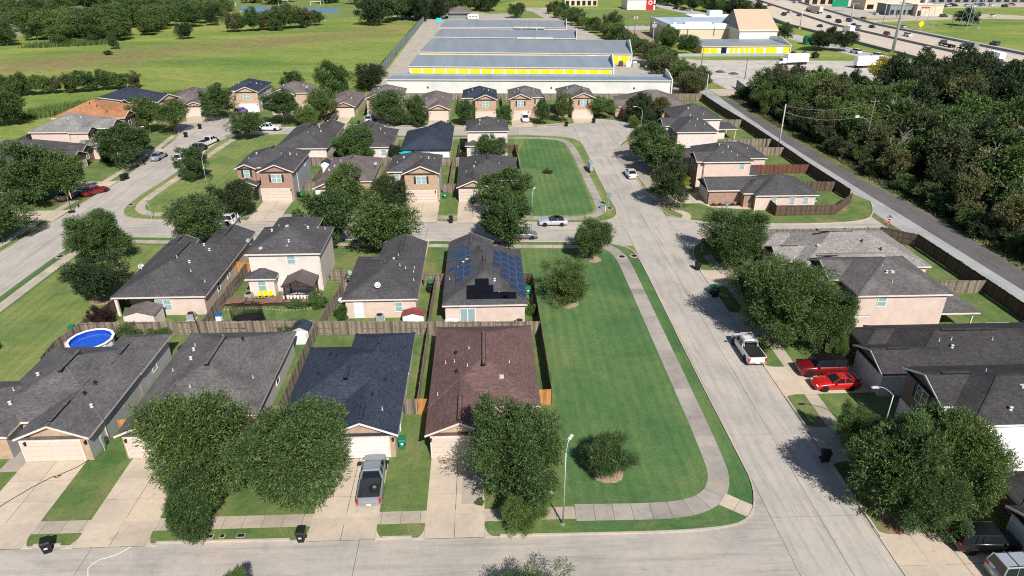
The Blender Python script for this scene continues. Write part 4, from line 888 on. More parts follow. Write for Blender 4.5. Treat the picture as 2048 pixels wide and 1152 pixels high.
h = House('brick_house', 'single-storey L-shaped corner house with brick garage end and three small windows', (46, 113), roof='sh_grey', sides='sd_pink', front='br_red', ffaces='SW')
h.wing(44.9, 55.6, 107.9, 117.9, ax='x', ff='').wing(37.7, 47, 110.9, 117.3, ax='x', e0='g', e1='o').wing(43.2, 49, 109.2, 116.0, ax='x', e0='h', e1='o', walls='SW')
h.win('S', 48.2, 1.55, .75, 1.2, 108.28).win('S', 51.3, 1.55, .75, 1.2, 108.28).win('S', 53.6, 1.55, .75, 1.2, 108.28).garage('W', 114.2, 38.085, 4.6).fas.box(44.98, 45.18, 108.1, 108.3, LZ, 2.7)
h.done()
# ---- right-hand side south of the side street
h = House('siding_house', 'large single-storey house with light grey shingles beside the side street fence', (48, 84), roof='sh_light', sides='sd_pink', front='br_dark', ffaces='W')
h.wing(40.4, 57.6, 79.2, 91.6, ax='x').wing(38.3, 45, 81.6, 86.8, ax='x', e0='g', e1='o').wing(41.2, 51.5, 75.6, 84, ax='x', e0='h', e1='o').wing(37.9, 42.5, 86.2, 91.4, ax='x', e0='h', e1='o')
h.ridge_vent(47.2, 85.4, 4.6, 'x').ridge_vent(44.8, 79.8, 5.0, 'x').ridge_vent(40.6, 84.2, 2.2, 'x').garage('W', 84.2, 38.685, 4.2)
h.pipes([(48.2, 82.4, 'p'), (50, 83.4, 'b'), (51.2, 81.6, 'p'), (52, 82, 'b'), (44, 83, 's'), (49.4, 87, 'b'), (45.8, 87.6, 'b')]).done()
h = House('two_storey_house', 'two-storey cream house with weathered hip roof behind the biggest tree by the east street', (46, 71), roof='sh_grey2', sides='sd_pink', front='br_dark', ffaces='W')
h.wing(40.8, 51.6, 66.25, 76.6, h=5.4).wing(39.5, 44.5, 70.6, 76.4, h=5.38, ax='x', e0='g', e1='o').wing(39.4, 43, 66.6, 70.4, h=2.7, ax='x', e0='h', e1='o').wing(51.0, 56.0, 66.9, 73.6, h=2.65, ax='x', e0='o', e1='h', walls='', pitch=.22, post=((55.5, 67.4), (55.5, 73)))
h.win('S', 43.9, 4.45, .9, 1.25, 66.63).win('W', 68.8, 4.2, .9, 1.3, 41.18, dark=True).win('W', 73.5, 4.1, 1.0, 1.3, 39.885, dark=True).garage('W', 73.4, 39.885, 4.4)
h.pipes([(45.3, 69.3, 'm'), (45.4, 68, 'p'), (46, 69.4, 's'), (46.6, 72.6, 's'), (45.2, 70.2, 'p')]).done()
h = House('brick_house', 'single-storey house with broad charcoal hip roof behind the two red cars', (47, 60), roof='sh_black', sides='sd_cream', front='br_dark', ffaces='W')
h.wing(41.0, 60.0, 54.9, 64.3, ax='x').wing(38.0, 45, 54.55, 60.4, ax='x', e0='g', e1='o').wing(39.0, 45, 59.9, 64.0, ax='x', e0='h', e1='o')
h.ridge_vent(40.8, 57.5, 2.2, 'x').ridge_vent(49.0, 59.6, 5.5, 'x').garage('W', 57.5, 38.385, 4.88, mat='garage_w')
h.pipes([(46.4, 57.6, 'm'), (45.5, 58.4, 'p'), (46.8, 58.5, 'p'), (51, 58.4, 'p')]).done()
h = House('two_storey_house', 'two-storey dark brick house with cream side wall at the right edge', (45, 48), roof='sh_black', sides='sd_white', front='br_dark', ffaces='W', trim='trim_w')
h.wing(38.95, 52.0, 43.35, 52.05, h=5.4, ax='x').wing(37.85, 44, 46.0, 52.0, h=5.39, ax='x', e0='g', e1='o').wing(37.6, 42, 43.9, 46.6, h=2.7, ax='x', e0='h', e1='o')
h.win('W', 49.0, 4.2, 1.5, 1.4, 38.235, shut=True, mull=2, dark=True).win('W', 44.8, 4.2, 1.1, 1.5, 39.33, dark=True, mull=2).garage('W', 49.0, 38.235, 4.88, mat='garage_w').lamp('W', 46.7, 38.235, 2.4)
h.ridge_vent(40.6, 49.0, 2.6, 'x').pipes([(44.8, 46.6, 's'), (45.4, 46.9, 'b'), (42.6, 44.6, 'm'), (43.4, 49.2, 'p')]).done()
h = House('brick_house', 'single-storey house with dark garage partly out of frame in the bottom right corner', (45, 36), roof='sh_black', sides='sd_grey', front='br_dark', ffaces='W', trim='trim_w')
h.wing(40.4, 52, 30.5, 40.9, ax='x').wing(38.2, 44, 31.4, 37.3, ax='x', e0='g', e1='o').garage('W', 34.35, 38.585, 4.88, mat='garage_w').wing(39.3, 43, 37.0, 40.2, ax='x', e0='h', e1='o').done()

# ---- west side (fronts face the west street)
h = House('two_storey_house', 'long two-storey pale house with navy roof at the top of the left street', (-97.9, 183.3), rot=-28, roof='sh_navy', sides='sd_cream', front='br_tan', ffaces='E', local=True)
h.wing(0, 13.5, -.2, 10.0, h=5.35, ax='x').wing(9, 18.8, 2.2, 9.0, h=5.34, ax='x', e0='o', e1='g').wing(9.5, 12.4, -1.0, 4, h=5.3, ax='y', e0='g', e1='o', ff='S', front='sd_cream').wing(13.2, 17, -.2, 4, h=2.7, ax='x', e0='o', e1='h')
h.win('S', 7.8, 4.3, .9, 1.2, .2, dark=True).win('S', 10.95, 4.3, .9, 1.1, -.6, shut=True, dark=True).win('S', 15.6, 4.3, .7, 1.0, 2.59).win('E', 5.6, 4.2, 1.5, 1.3, 18.41, mull=2, shut=True)
h.pipes([(5, 5, 'p'), (6, 3.4, 'b'), (3.4, 6, 'p')]).done()
h = House('brick_house', 'single-storey brown roofed house with half-timbered gable over its garage at the cul-de-sac', (-77.0, 183.4), rot=10, roof='sh_mid', sides='sd_pink', front='br_red', local=True)
h.wing(-5.6, 5.0, 5, 21.0).wing(-.5, 5.01, 0, 9, e0='g', e1='o').garage('S', 2.3, .385, 4.4, mat='garage', sections=False)
for i in range(6): h.fas.box(.3 + i * .75, .4 + i * .75, .3, .36, 2.75, 2.75 + .42 * (2.5 - abs(.35 + i * .75 - 2.25)) - .2)
h.pipes([(1, 12, 'p'), (2, 9, 'm')]).done()
h = House('two_storey_house', 'two-storey dark brick house with orange-tan roof on the left', (-88, 164), roof='sh_tan', sides='sd_cream', front='br_dark', ffaces='E')
h.wing(-96.6, -83.5, 159.0, 172.4, h=5.4, ax='x').wing(-88, -80.4, 159.1, 164.3, h=5.39, ax='x', e0='o', e1='g', ff='SE').wing(-90, -82.0, 164.5, 170, h=5.2, ax='x', e0='o', e1='g')
h.win('E', 161.6, 4.2, 1.0, 1.5, -80.785, dark=True).win('E', 167.2, 4.2, 1, 1.2, -82.4, dark=True).pipes([(-90, 164, 'b'), (-88, 163, 'b'), (-85, 161, 'b')]).done()
h = House('two_storey_house', 'two-storey pink sided house with pale weathered grey roof on the left', (-87, 151), roof='sh_old', sides='sd_pink', front='br_dark', ffaces='E')
h.wing(-94.2, -82.3, 145.9, 158.3, h=5.4, ax='x').wing(-86, -78.8, 149.4, 155.4, h=5.38, ax='x', e0='o', e1='g', ff='SE', front='br_red').wing(-86, -81.9, 145.8, 149.6, h=5.3, ax='x', e0='o', e1='g', front='sd_grey').wing(-84, -79.6, 143.9, 149.4, h=2.7, ax='x', e0='o', e1='g')
h.win('S', -85.7, 4.3, .9, 1.3, 146.28, dark=True).win('E', 147.7, 4.3, 1.1, 1.1, -82.285, shut=True, dark=True).win('E', 152.4, 4.3, 1.4, 1.4, -79.185, mull=2).win('E', 146.6, 1.5, .9, 1.5, -79.99, dark=False, arch=True).pipes([(-87.6, 150, 'm'), (-87.4, 148.6, 'p'), (-86, 152, 'm')]).garage('E', 152.4, -79.185, 4.6, sections=False).done()
h = House('brick_house', 'single-storey brick house with long charcoal roof on the left, below the pale grey roof', (-89, 140), roof='sh_grey', sides='sd_cream', front='br_dark', ffaces='E')
h.wing(-101, -82.2, 133.2, 146.0, ax='x').wing(-90, -79.4, 133.3, 139.4, ax='x', e0='o', e1='g').wing(-88, -80.6, 139.2, 144.4, ax='x', e0='o', e1='g')
h.win('E', 141.8, 1.6, .9, 1.5, -80.99, dark=False).pipes([(-92, 138, 'm'), (-89, 138, 'p'), (-97, 138, 'p'), (-98, 140, 'p')]).garage('E', 136.4, -79.79, 4.6, sections=False).done()
h = House('brick_house', 'brick house with charcoal roof cut off by the left edge, above the pale driveway', (-90, 120), roof='sh_grey', sides='sd_cream', front='br_dark', ffaces='E')
h.wing(-101, -83.4, 119.6, 131.2, ax='x').wing(-98, -80.2, 108.2, 114.4, ax='x', e0='o', e1='g').wing(-95, -80.6, 113.9, 120.4, ax='x', e0='o', e1='g')
h.win('E', 117.1, 1.6, 1.0, 1.5, -80.99, dark=True).pipes([(-87, 126, 'm'), (-90, 126, 'p')]).garage('E', 111.2, -80.59, 4.6).done()

# ================================================================ SOLAR PANELS
def solar(pts_rows, label, W=House, slope='E', group='solar panel arrays on the pink house'):
    """pts_rows: list of (x, y) panel centres; slope side decides the tilt"""
    xs = [p[0] for p in pts_rows]; ys = [p[1] for p in pts_rows]; cx, cy = sum(xs) / len(xs), sum(ys) / len(ys)
    t = empty('solar_array', (cx, cy, SOL.zr(cx, cy) + .02)); tag(t, label, 'solar panels', group)
    w, l = (1.0, 1.62)
    def pm():
        mb = MB(); mb.box(-w / 2 + .02, w / 2 - .02, -l / 2 + .02, l / 2 - .02, .03, .06); mb.mi = 1
        mb.box(-w / 2, w / 2, -l / 2, -l / 2 + .035, .0, .07).box(-w / 2, w / 2, l / 2 - .035, l / 2, 0, .07).box(-w / 2, -w / 2 + .035, -l / 2, l / 2, 0, .07).box(w / 2 - .035, w / 2, -l / 2, l / 2, 0, .07)
        mb.mi = 2
        for k in range(1, 10): y = -l / 2 + l * k / 10; mb.box(-w / 2 + .03, w / 2 - .03, y - .004, y + .004, .06, .062)
        for k in range(1, 6): x = -w / 2 + w * k / 6; mb.box(x - .004, x + .004, -l / 2 + .03, l / 2 - .03, .06, .0615)
        return mb.mesh('solar_panel', [M['pv'], M['pv_frame'], M['pv_line']])
    me = cached('pv', pm); rails = MB((cx, cy, t.location.z)); a = math.atan(.42)
    for x, y in pts_rows:
        z = SOL.zr(x, y) + .10
        o = link('solar_panel', me, t, (x - cx, y - cy, z - t.location.z))
        o.rotation_euler = (0, a, 0) if slope == 'E' else (0, -a, 0) if slope == 'W' else (a, 0, 0)
        if slope == 'S': o.scale = (1, .98, 1)
        rails.box(x - .3, x + .3, y - .05, y + .05, z - .11, z - .02)
    rails.build('mounting_rail', M['pv_frame'], t)
M['pv'] = m_glass('solar_cell', (.009, .020, .055), .14); M['pv_frame'] = m_plain('panel_frame', (.17, .19, .23), .4, .5); M['pv_line'] = m_plain('panel_gridline', (.03, .055, .12), .4)
M['pv_k'] = m_glass('black_solar_cell', (.003, .003, .004), .3)
cw = .95
E1 = [(4.0, 72.8 + 1.66 * i) for i in range(6)] + [(3.03, 73.5 + 1.66 * i) for i in range(6)]
solar([(4.1 - 0, 72.9 + 1.66 * i) for i in range(7)] + [(3.18, 73.9 + 1.66 * i) for i in range(6)], 'long double column of blue solar panels along the lawn side roof edge')
solar([(2.25, 75.9 + 1.66 * i) for i in range(5)] + [(1.32, 78.6 + 1.66 * i) for i in range(3)], 'inner block of blue solar panels on the lawn side roof slope')
solar([(-3.3, 75.6 + 1.66 * i) for i in range(4)] + [(-2.38, 76.6 + 1.66 * i) for i in range(3)], 'lower pair of blue solar panel columns on the left roof slope', slope='W')
solar([(-4.3, 83.5), (-4.3, 85.1), (-3.4, 82.6), (-3.4, 84.2), (-3.4, 85.9), (-2.5, 82.9), (-2.5, 84.6), (-4.35, 79.6)], 'stepped cluster of blue solar panels near the top of the left roof slope', slope='W')
def solar_black():
    t = empty('solar_array', (.4, 72.5, SOL.zr(.4, 72.5) + .02)); tag(t, 'black solar panels across the rear hip facing the camera', 'solar panels', 'solar panel arrays on the pink house')
    me = MB().box(-.8, .8, -.5, .5, .03, .07).mesh('solar_panel', M['pv_k']); a = math.atan(.42)
    for x, y in [(-1.6, 72.0), (0, 72.0), (1.62, 72.0), (2.6, 71.95), (-1.6, 73.0), (-.05, 73.0), (-.6, 73.95)]:
        o = link('solar_panel', me, t, (x - .4, y - 72.5, .42 * (y - 72.5) + .06)); o.rotation_euler = (a, 0, 0)
    MB((.4, 72.5, t.location.z)).bar((-2.5, 71.45, SOL.zr(-2.4, 71.45) + .04), (3.4, 71.45, SOL.zr(3.2, 71.45) + .04), .06).build('mounting_rail', M['pv_frame'], t)
solar_black()

# ================================================================ FENCES
def panel_mesh(L, H_, mat, seed, rails=True):
    r = random.Random(seed); mb = MB(); n = max(2, int(L / .142)); w = L / n
    for i in range(n):
        hh = H_ + r.uniform(-.035, .03); x = -L / 2 + i * w; y = r.uniform(-.006, .006)
        mb.box(x + .004, x + w - .004, y, y + .02, .03, hh, bottom=False)
    if rails:
        for z in (.3, H_ * .5, H_ - .18): mb.box(-L / 2, L / 2, .022, .06, z - .045, z + .045)
    return mb.mesh('fence_panel', M[mat])
def fence(label, pts, mat='fence', H_=1.83, flip='alt', z=LZ, group=None, name='wooden_fence', step=2.42, seed=0):
    root = empty(name, (pts[0][0], pts[0][1], z)); tag(root, label, 'fence', group)
    k = 0; pm = MB((pts[0][0], pts[0][1], z))
    for a, b in zip(pts[:-1], pts[1:]):
        L = math.hypot(b[0] - a[0], b[1] - a[1]); n = max(1, round(L / step)); st = L / n; ang = math.atan2(b[1] - a[1], b[0] - a[0])
        for i in range(n):
            x = a[0] + (b[0] - a[0]) * (i + .5) / n; y = a[1] + (b[1] - a[1]) * (i + .5) / n
            fl = (k % 2 == 0) if flip == 'alt' else flip
            me = cached(('fp', mat, H_, k % 3, round(st, 1)), lambda: panel_mesh(round(st, 1), H_, mat, k % 3 + 7))
            o = link('fence_panel', me, root, (x - pts[0][0], y - pts[0][1], rnd.uniform(-.02, .02)), ang + (math.pi if fl else 0) + rnd.uniform(-.012, .012), (st / round(st, 1), 1, 1))
            px, py = a[0] + (b[0] - a[0]) * i / n, a[1] + (b[1] - a[1]) * i / n
            link('fence_post', cached(('fpost', mat, H_), lambda: MB().box(-.045, .045, -.045, .045, 0, H_ + .02).mesh('fence_post', M[mat])), root, (px - pts[0][0], py - pts[0][1], 0), ang)
            k += 1
    return root
fence('grey weathered fence behind the round pool and the two left front houses', [(-45.9, 70.0), (-32.8, 69.8), (-19.5, 69.4)])
fence('grey weathered fence behind the navy and maroon roofed houses', [(-19.3, 69.3), (-6.8, 68.7), (6.0, 68.2)])
fence('fence bending around the left side of the round pool', [(-46.2, 62.6), (-46.6, 66), (-45.95, 69.9)], flip=False)
fence('brown fence along the lawn beside the covered patio', [(-45.9, 70.2), (-45.3, 73.5), (-44.6, 77.6)], 'fence_b', flip=True)
fence('short cedar gate between the bottom left house and its neighbour', [(-33.4, 51.8), (-31.9, 52.0)], 'fence_o', flip=False, H_=1.7)
fence('fence running up between the second house and the navy roofed house', [(-19.5, 53.2), (-19.45, 69.3)], flip=False)
fence('short cross fence left of the navy roofed house', [(-20.7, 53.2), (-18.3, 53.2)], 'fence', flip=True)
fence('old fence between the navy and maroon roofed houses', [(-6.75, 53.9), (-6.7, 68.6)], flip='alt')
fence('grey half of the gate beside the maroon roofed house', [(-7.95, 53.8), (-6.8, 53.8)], flip=False)
fence('orange cedar half of the gate beside the maroon roofed house', [(-6.7, 53.8), (-5.3, 53.8)], 'fence_o', flip=False)
fence('tall fence between the maroon roofed house and the open lawn', [(6.0, 54.9), (5.95, 68.1), (5.9, 81)], 'fence_b', flip=True)
fence('orange cedar fence end panel facing the camera by the open lawn', [(4.5, 54.85), (6.0, 54.85)], 'fence_o', flip=False)
fence('short brown fence beside the solar panelled house at the lawn', [(4.4, 81), (5.85, 81)], 'fence_b', flip=False)
fence('fence between the pink corner-patio house and the cream two-storey house', [(-32.5, 70), (-32.4, 78), (-32.2, 86)], 'fence')
fence('cedar coloured cross fence left of the cream two-storey house', [(-33.6, 86.2), (-30.3, 85.6)], 'fence_o')
fence('curving fence beside the vegetable garden right of the gazebo', [(-19.2, 69.6), (-19.0, 73), (-18.4, 77.5), (-18.3, 81.4)], 'fence')
fence('cross fence with diagonal brace right of the cream two-storey house', [(-20.6, 83.2), (-18.3, 83.1), (-18.3, 81.4)], 'fence')
fence('short fence left of the pink house with the blue door', [(-18.3, 80.0), (-16.8, 80.0)], 'fence')
fence('fence between the pink house with the blue door and the solar panelled house', [(-6.75, 69), (-6.6, 81.4)], 'fence')
fence('cross fence between the blue-door house and the solar panelled house', [(-8.2, 81.5), (-5.2, 81.4)], 'fence')
fence('fence across the middle of the north block', [(-43, 138), (-31, 137.2), (-19, 136.6), (-6.8, 136.2), (6.4, 135.8)], 'fence', seed=3)
fence('fence running back from the red brick fronted house', [(-31.4, 121.5), (-31.2, 137)], 'fence')
fence('short fence beside the red brick fronted house', [(-32.7, 121.4), (-29.6, 121.3)], 'fence')
fence('fence left of the middle tan brick house', [(-19.1, 121), (-19, 136.4)], 'fence')
fence('fence right of the middle tan brick house', [(-6.5, 119), (-6.4, 136)], 'fence')
fence('short fence beside the middle tan brick house', [(-7.6, 119), (-5.0, 119)], 'fence')
fence('brown fence along the upper open lawn', [(6.7, 121.5), (6.6, 135.8), (6.4, 145.5)], 'fence_b', flip=True)
fence('fence between the cream house and its neighbour in the fourth row', [(-30.9, 139), (-30.9, 151)], 'fence')
fence('brown fence left of the navy roofed white house', [(-18.5, 137), (-18.3, 148)], 'fence_b')
fence('fence right of the navy roofed white house', [(-5.5, 137), (-5.3, 150)], 'fence_b')
fence('short brown deck fence right of the pyramid roofed house', [(5.0, 145.6), (7.2, 145.6)], 'fence_b')
fence('grey back fence in front of the long storage wall', [(-57, 204), (-40, 203.6), (-20, 203), (0, 202), (20, 201), (40, 200), (62.2, 199)], 'fence', H_=2.0)
fence('fences between the houses below the storage wall', [(-31.4, 186), (-31.2, 203)], 'fence')
fence('fence left of the navy roofed house below the storage wall', [(-7, 184), (-7, 202)], 'fence')
fence('fence between the two tan houses below the storage wall', [(4.9, 184), (5, 201)], 'fence')
fence('fence right of the white-car house below the storage wall', [(16.8, 184), (17, 201)], 'fence')
fence('fence left of the weathered roof house at the cul-de-sac', [(29.2, 186), (36, 188)], 'fence')
fence('long dark fence along the gravel road beside the east houses', [(62.3, 199), (62.4, 181), (63.1, 165), (63.2, 145), (63.0, 130), (63.4, 112.6)], 'fence_b', flip=True, H_=2.0)
fence('brown fence around the corner house yard', [(63.0, 111.2), (57.6, 105.5), (47.6, 105.4), (47.6, 110.0)], 'fence_b', flip=False)
fence('reddish stained fence between two east yards', [(50.2, 128.6), (62.9, 128.4)], 'fence_r', flip=False)
fence('short fence behind the corner house', [(55.5, 117.8), (63, 117.6)], 'fence_b', flip=False)
fence('grey fence between the upper east yards', [(52.5, 148.6), (63, 148.2)], 'fence', flip=False)
fence('grey fence behind the long roofed east house', [(55.2, 141.4), (63, 141.2)], 'fence', flip=False)
fence('fence above the farthest east house', [(53, 167.4), (62.8, 167)], 'fence')
fence('fence along the side street behind the light roofed house', [(42.0, 95.1), (59.4, 95.0)], 'fence', flip=True)
fence('dark fence turning from the side street down the gravel road', [(59.4, 95.0), (63.3, 91.8), (63.5, 79), (63.6, 60), (63.6, 46)], 'fence_b', flip=True, H_=2.0)
fence('pale fence behind the cream two-storey house patio', [(57.5, 76.8), (63.4, 76.6)], 'fence')
fence('short cedar fence above the teal pool', [(55.6, 65.2), (63.5, 65.0)], 'fence_o')
fence('back fence behind the pale grey roofed left house', [(-102, 133), (-102.6, 158), (-104, 164)], 'fence')
fence('brown fence behind the half-timbered garage house', [(-72, 203), (-58, 204)], 'fence_b')

# ================================================================ TREES
def crown_mesh(name, seed, n_clump, n_sprig, n_leaf, ll, lw, mat, twig=.16, up=.35, rough=.25, shell=.62):
    g = np.random.default_rng(seed)
    d = g.normal(size=(n_clump, 3)); d /= np.linalg.norm(d, axis=1)[:, None]
    wv = g.normal(size=(5, 3)) * 2.1; ph = g.random(5) * 6.28; am = np.array([.15, .13, .11, .09, .08])
    shape = lambda u: 1 + (np.sin(u @ wv.T + ph) * am).sum(axis=1)
    c = d * (shell + (.93 - shell) * g.random((n_clump, 1)) ** .6); c[:, 2] = np.maximum(c[:, 2], -.70)
    c[:n_clump // 6] *= .5
    cr = (.115 + rough * g.random(n_clump) ** 1.3)
    cr[:n_clump // 6] += .1
    k = g.integers(0, n_clump, n_sprig)
    e = g.normal(size=(n_sprig, 3)); e /= np.linalg.norm(e, axis=1)[:, None]
    p = c[k] + e * (cr[k] * (g.random(n_sprig) ** .42))[:, None]
    p *= shape(p / (np.linalg.norm(p, axis=1)[:, None] + 1e-6))[:, None] * .93
    p[:, 2] = np.maximum(p[:, 2], -.95 + .1 * g.random(n_sprig))
    out = p / (np.linalg.norm(p, axis=1)[:, None] + 1e-6)
    t = out * .75 + e * .5 + g.normal(size=(n_sprig, 3)) * .38; t[:, 2] += up; t /= np.linalg.norm(t, axis=1)[:, None]
    s = (np.arange(n_leaf) + .5) / n_leaf
    base = p[:, None, :] + t[:, None, :] * (s[None, :, None] * twig)
    ld = t[:, None, :] * .9 + g.normal(size=(n_sprig, n_leaf, 3)) * .55; ld /= np.linalg.norm(ld, axis=2)[..., None]
    sd = np.cross(ld, g.normal(size=ld.shape)); sd /= np.linalg.norm(sd, axis=2)[..., None] + 1e-6
    L_ = ll * (.7 + .6 * g.random((n_sprig, n_leaf, 1))); W_ = lw * (.7 + .6 * g.random((n_sprig, n_leaf, 1)))
    a = base; m1 = base + ld * L_ * .5 + sd * W_ * .5; b = base + ld * L_; m2 = base + ld * L_ * .5 - sd * W_ * .5
    V = np.stack([a, m1, b, m2], axis=2).reshape(-1, 3).astype(np.float32)
    nf = n_sprig // 3; q = g.normal(size=(nf, 3)); q /= np.linalg.norm(q, axis=1)[:, None]; q *= (.22 + .34 * g.random((nf, 1))); q[:, 2] = np.maximum(q[:, 2], -.7)
    l2 = g.normal(size=(nf, 3)); l2 /= np.linalg.norm(l2, axis=1)[:, None]; s2 = np.cross(l2, g.normal(size=(nf, 3))); s2 /= np.linalg.norm(s2, axis=1)[:, None] + 1e-6
    F2 = np.stack([q - l2 * .07, q + s2 * .04, q + l2 * .07, q - s2 * .04], axis=1).reshape(-1, 3).astype(np.float32)
    V = np.concatenate([V, F2])
    n = len(V) // 4
    me = bpy.data.meshes.new(name); me.vertices.add(len(V)); me.vertices.foreach_set('co', V.ravel())
    me.loops.add(n * 4); me.loops.foreach_set('vertex_index', np.arange(n * 4, dtype=np.int32))
    me.polygons.add(n); me.polygons.foreach_set('loop_start', np.arange(0, n * 4, 4, dtype=np.int32)); me.polygons.foreach_set('loop_total', np.full(n, 4, dtype=np.int32))
    me.materials.append(M[mat]); me.update(); me.validate(); return me
def with_mat(me, mat, name):
    m2 = me.copy(); m2.materials.clear(); m2.materials.append(M[mat]); return m2
NEAR = [crown_mesh('crown', 31 + i, 105, 13500, 5, .060, .019, 'leaf', twig=.135, up=.35, rough=.17, shell=.58) for i in range(4)]
SPARSE = [crown_mesh('crown', 301 + i, 70, 6200, 6, .066, .018, 'leaf', twig=.22, up=.3, rough=.14, shell=.45) for i in range(2)]
NEARB = [with_mat(m, 'leaf_b', 'crown') for m in NEAR[:1]]
MID = [crown_mesh('crown', 61 + i, 62, 4600, 5, .080, .031, 'leaf', twig=.15, up=.3, rough=.2, shell=.56) for i in range(4)]
WOOD = {k: [crown_mesh('crown', 90 + i + 7 * j, 46, 3000, 4, .095, .045, k, twig=.14, up=.25, rough=.24, shell=.5) for i in range(2)] for j, k in enumerate(('leaf_d', 'leaf', 'leaf_o'))}
WOODB = [with_mat(WOOD['leaf'][0], 'leaf_b', 'crown')]
FAR = [crown_mesh('crown', 120 + i, 30, 850, 4, .17, .085, 'leaf', twig=.18, up=.2, rough=.5, shell=.55) for i in range(2)]
MIDB = [with_mat(m, 'leaf_b', 'crown') for m in MID]; MIDO = [with_mat(MID[0], 'leaf_o', 'crown')]; MIDD = [with_mat(m, 'leaf_d', 'crown') for m in MID[:2]]
SHRUB_R = with_mat(MID[1], 'leaf_r', 'crown'); SHRUB_Y = with_mat(WOOD['leaf'][1], 'leaf_y', 'crown')
def trunk_mesh(seed, n_l=6, mat='bark'):
    r = random.Random(seed); mb = MB()
    mb.tube([(0, 0, -.02), (.01, .0, .1), (r.uniform(-.02, .02), r.uniform(-.02, .02), .45), (r.uniform(-.05, .05), r.uniform(-.05, .05), .85)], [.052, .036, .028, .015], 7)
    for i in range(n_l):
        a = 2 * math.pi * i / n_l + r.uniform(-.3, .3); z0 = r.uniform(.3, .6); L = r.uniform(.4, .62)
        mb.tube([(0, 0, z0), (math.cos(a) * L * .45, math.sin(a) * L * .45, z0 + .25), (math.cos(a) * L, math.sin(a) * L, z0 + r.uniform(.4, .75))], [.021, .014, .005], 5, caps=False)
    return mb.mesh('trunk', M[mat], True)
TRUNKS = [trunk_mesh(i) for i in range(3)]; TRUNKS_P = [trunk_mesh(5, 6, 'bark_p')]
def tree(label, x, y, r, b, zc, crowns=None, group=None, name='tree', cat='tree', mulch=0, trunk=None, z=LZ, k=[0]):
    k[0] += 1; q = k[0]; crowns = crowns or MID
    t = empty(name, (x, y, z), rnd.uniform(0, 6.28)); tag(t, label, cat, group)
    link('crown', crowns[q % len(crowns)], t, (0, 0, zc - z), rnd.uniform(0, 6.28), (r * rnd.uniform(.97, 1.04), r * rnd.uniform(.97, 1.04), b))
    tr = trunk or TRUNKS; link('trunk', tr[q % len(tr)], t, (0, 0, 0), 0, (r, r, zc))
    if mulch:
        m = MB(); rr = [mulch * rnd.uniform(.85, 1.12) for _ in range(14)]
        m.prism([(rr[i] * math.cos(6.283 * i / 14), rr[i] * math.sin(6.283 * i / 14)) for i in range(14)], .0, .035); m.build('mulch_ring', M['mulch'], t)
    return t
tree('big spreading tree in front of the second house, its lower limbs over the pavement', -22.7, 44.2, 3.95, 4.2, 4.8, NEAR)
tree('dense low tree at the kerb below the big spreading tree', -22.6, 40.1, 2.1, 2.4, 2.5, NEAR, mulch=1.1)
tree('big wide tree left of the grey pickup driveway', -15.4, 42.9, 3.9, 3.9, 5.0, NEAR)
tree('big tree in front of the maroon roofed house', 1.9, 42.6, 3.95, 3.8, 4.9, NEAR)
tree('light green bushy young tree at the kerb left of the street lamp pole', 2.7, 39.5, 1.95, 1.85, 1.95, NEARB)
tree('small round tree alone on the lawn right of the street lamp pole', 9.9, 45.0, 2.2, 1.6, 2.0, [SPARSE[1]], mulch=1.3)
tree('loose pale green tree in the middle of the open lawn', 9.8, 76.2, 2.8, 2.4, 2.9, [SPARSE[0]], mulch=1.7)
tree('round tree with bare stem at the top corner of the open lawn', 15.1, 89.2, 2.85, 2.3, 3.6, [NEAR[0]], mulch=1.2, trunk=TRUNKS_P)
tree('upper of two large trees beside the parked grey sedan', 3.1, 108.0, 4.5, 3.1, 3.9)
tree('lower of two large trees beside the parked grey sedan', 2.4, 94.4, 4.2, 3.9, 4.5)
tree('broad tree left of a pair across from the cream two-storey house', -23.0, 96.2, 4.3, 3.6, 4.2)
tree('broad tree right of the pair across from the cream two-storey house', -15.1, 93.4, 4.5, 3.7, 4.3)
tree('smaller tree in front of the hidden dark roofed house', -23.4, 112.6, 3.6, 3.2, 3.4)
tree('dark round tree left of the middle tan brick driveway', -15.6, 110.6, 2.8, 2.7, 3.3, MIDD)
tree('pale grey-green tree at the middle street behind the ridge of the pink patio house', -42.0, 96.9, 3.7, 3.3, 4.1, MIDO + MID[:1])
tree('dark round tree left of the red brick fronted house', -40.9, 107.8, 3.3, 2.9, 3.5, MIDD)
tree('wide spreading tree on the left lawn corner', -54.6, 92.3, 4.1, 3.5, 4.0, [NEAR[2]])
tree('dark compact tree on the left lawn below the spreading one', -48.3, 79.2, 3.15, 2.5, 3.4, [MIDD[0]], mulch=1.4)
tree('small round tree on the north block lawn by the left street', -54.6, 128.9, 3.0, 2.7, 3.3)
tree('dark tree at the curve near the white pickup', -54.6, 159.6, 3.6, 2.8, 3.7)
tree('large dense tree at the far left above the basketball hoop', -76.6, 115.2, 4.5, 4.6, 5.6)
tree('large tree just above the red car on the left', -72.6, 117.6, 4.0, 3.9, 4.9)
tree('tree behind the large dense pair on the left', -79.0, 126.6, 3.3, 2.6, 3.6)
tree('tree at the left edge over the pale driveway', -72.4, 99.0, 3.6, 3.8, 4.4)
tree('wide low tree beside the silver car on the left street', -72.2, 138.6, 4.6, 3.2, 4.6)
tree('smaller tree tucked behind the wide low one', -72.9, 147.6, 3.0, 2.5, 3.5)
tree('left one of the twin umbrella shaped trees', -78.8, 166.0, 3.5, 3.0, 5.0)
tree('right one of the twin umbrella shaped trees', -72.9, 165.3, 3.3, 3.0, 5.0)
tree('round headed tree left of the purple car', -67.4, 180.0, 4.1, 3.5, 4.9)
tree('spreading umbrella tree behind the white pickup', -49.7, 174.5, 5.1, 3.3, 5.2)
tree('tree left of the black parked car', -41.0, 177.4, 3.7, 3.0, 4.3)
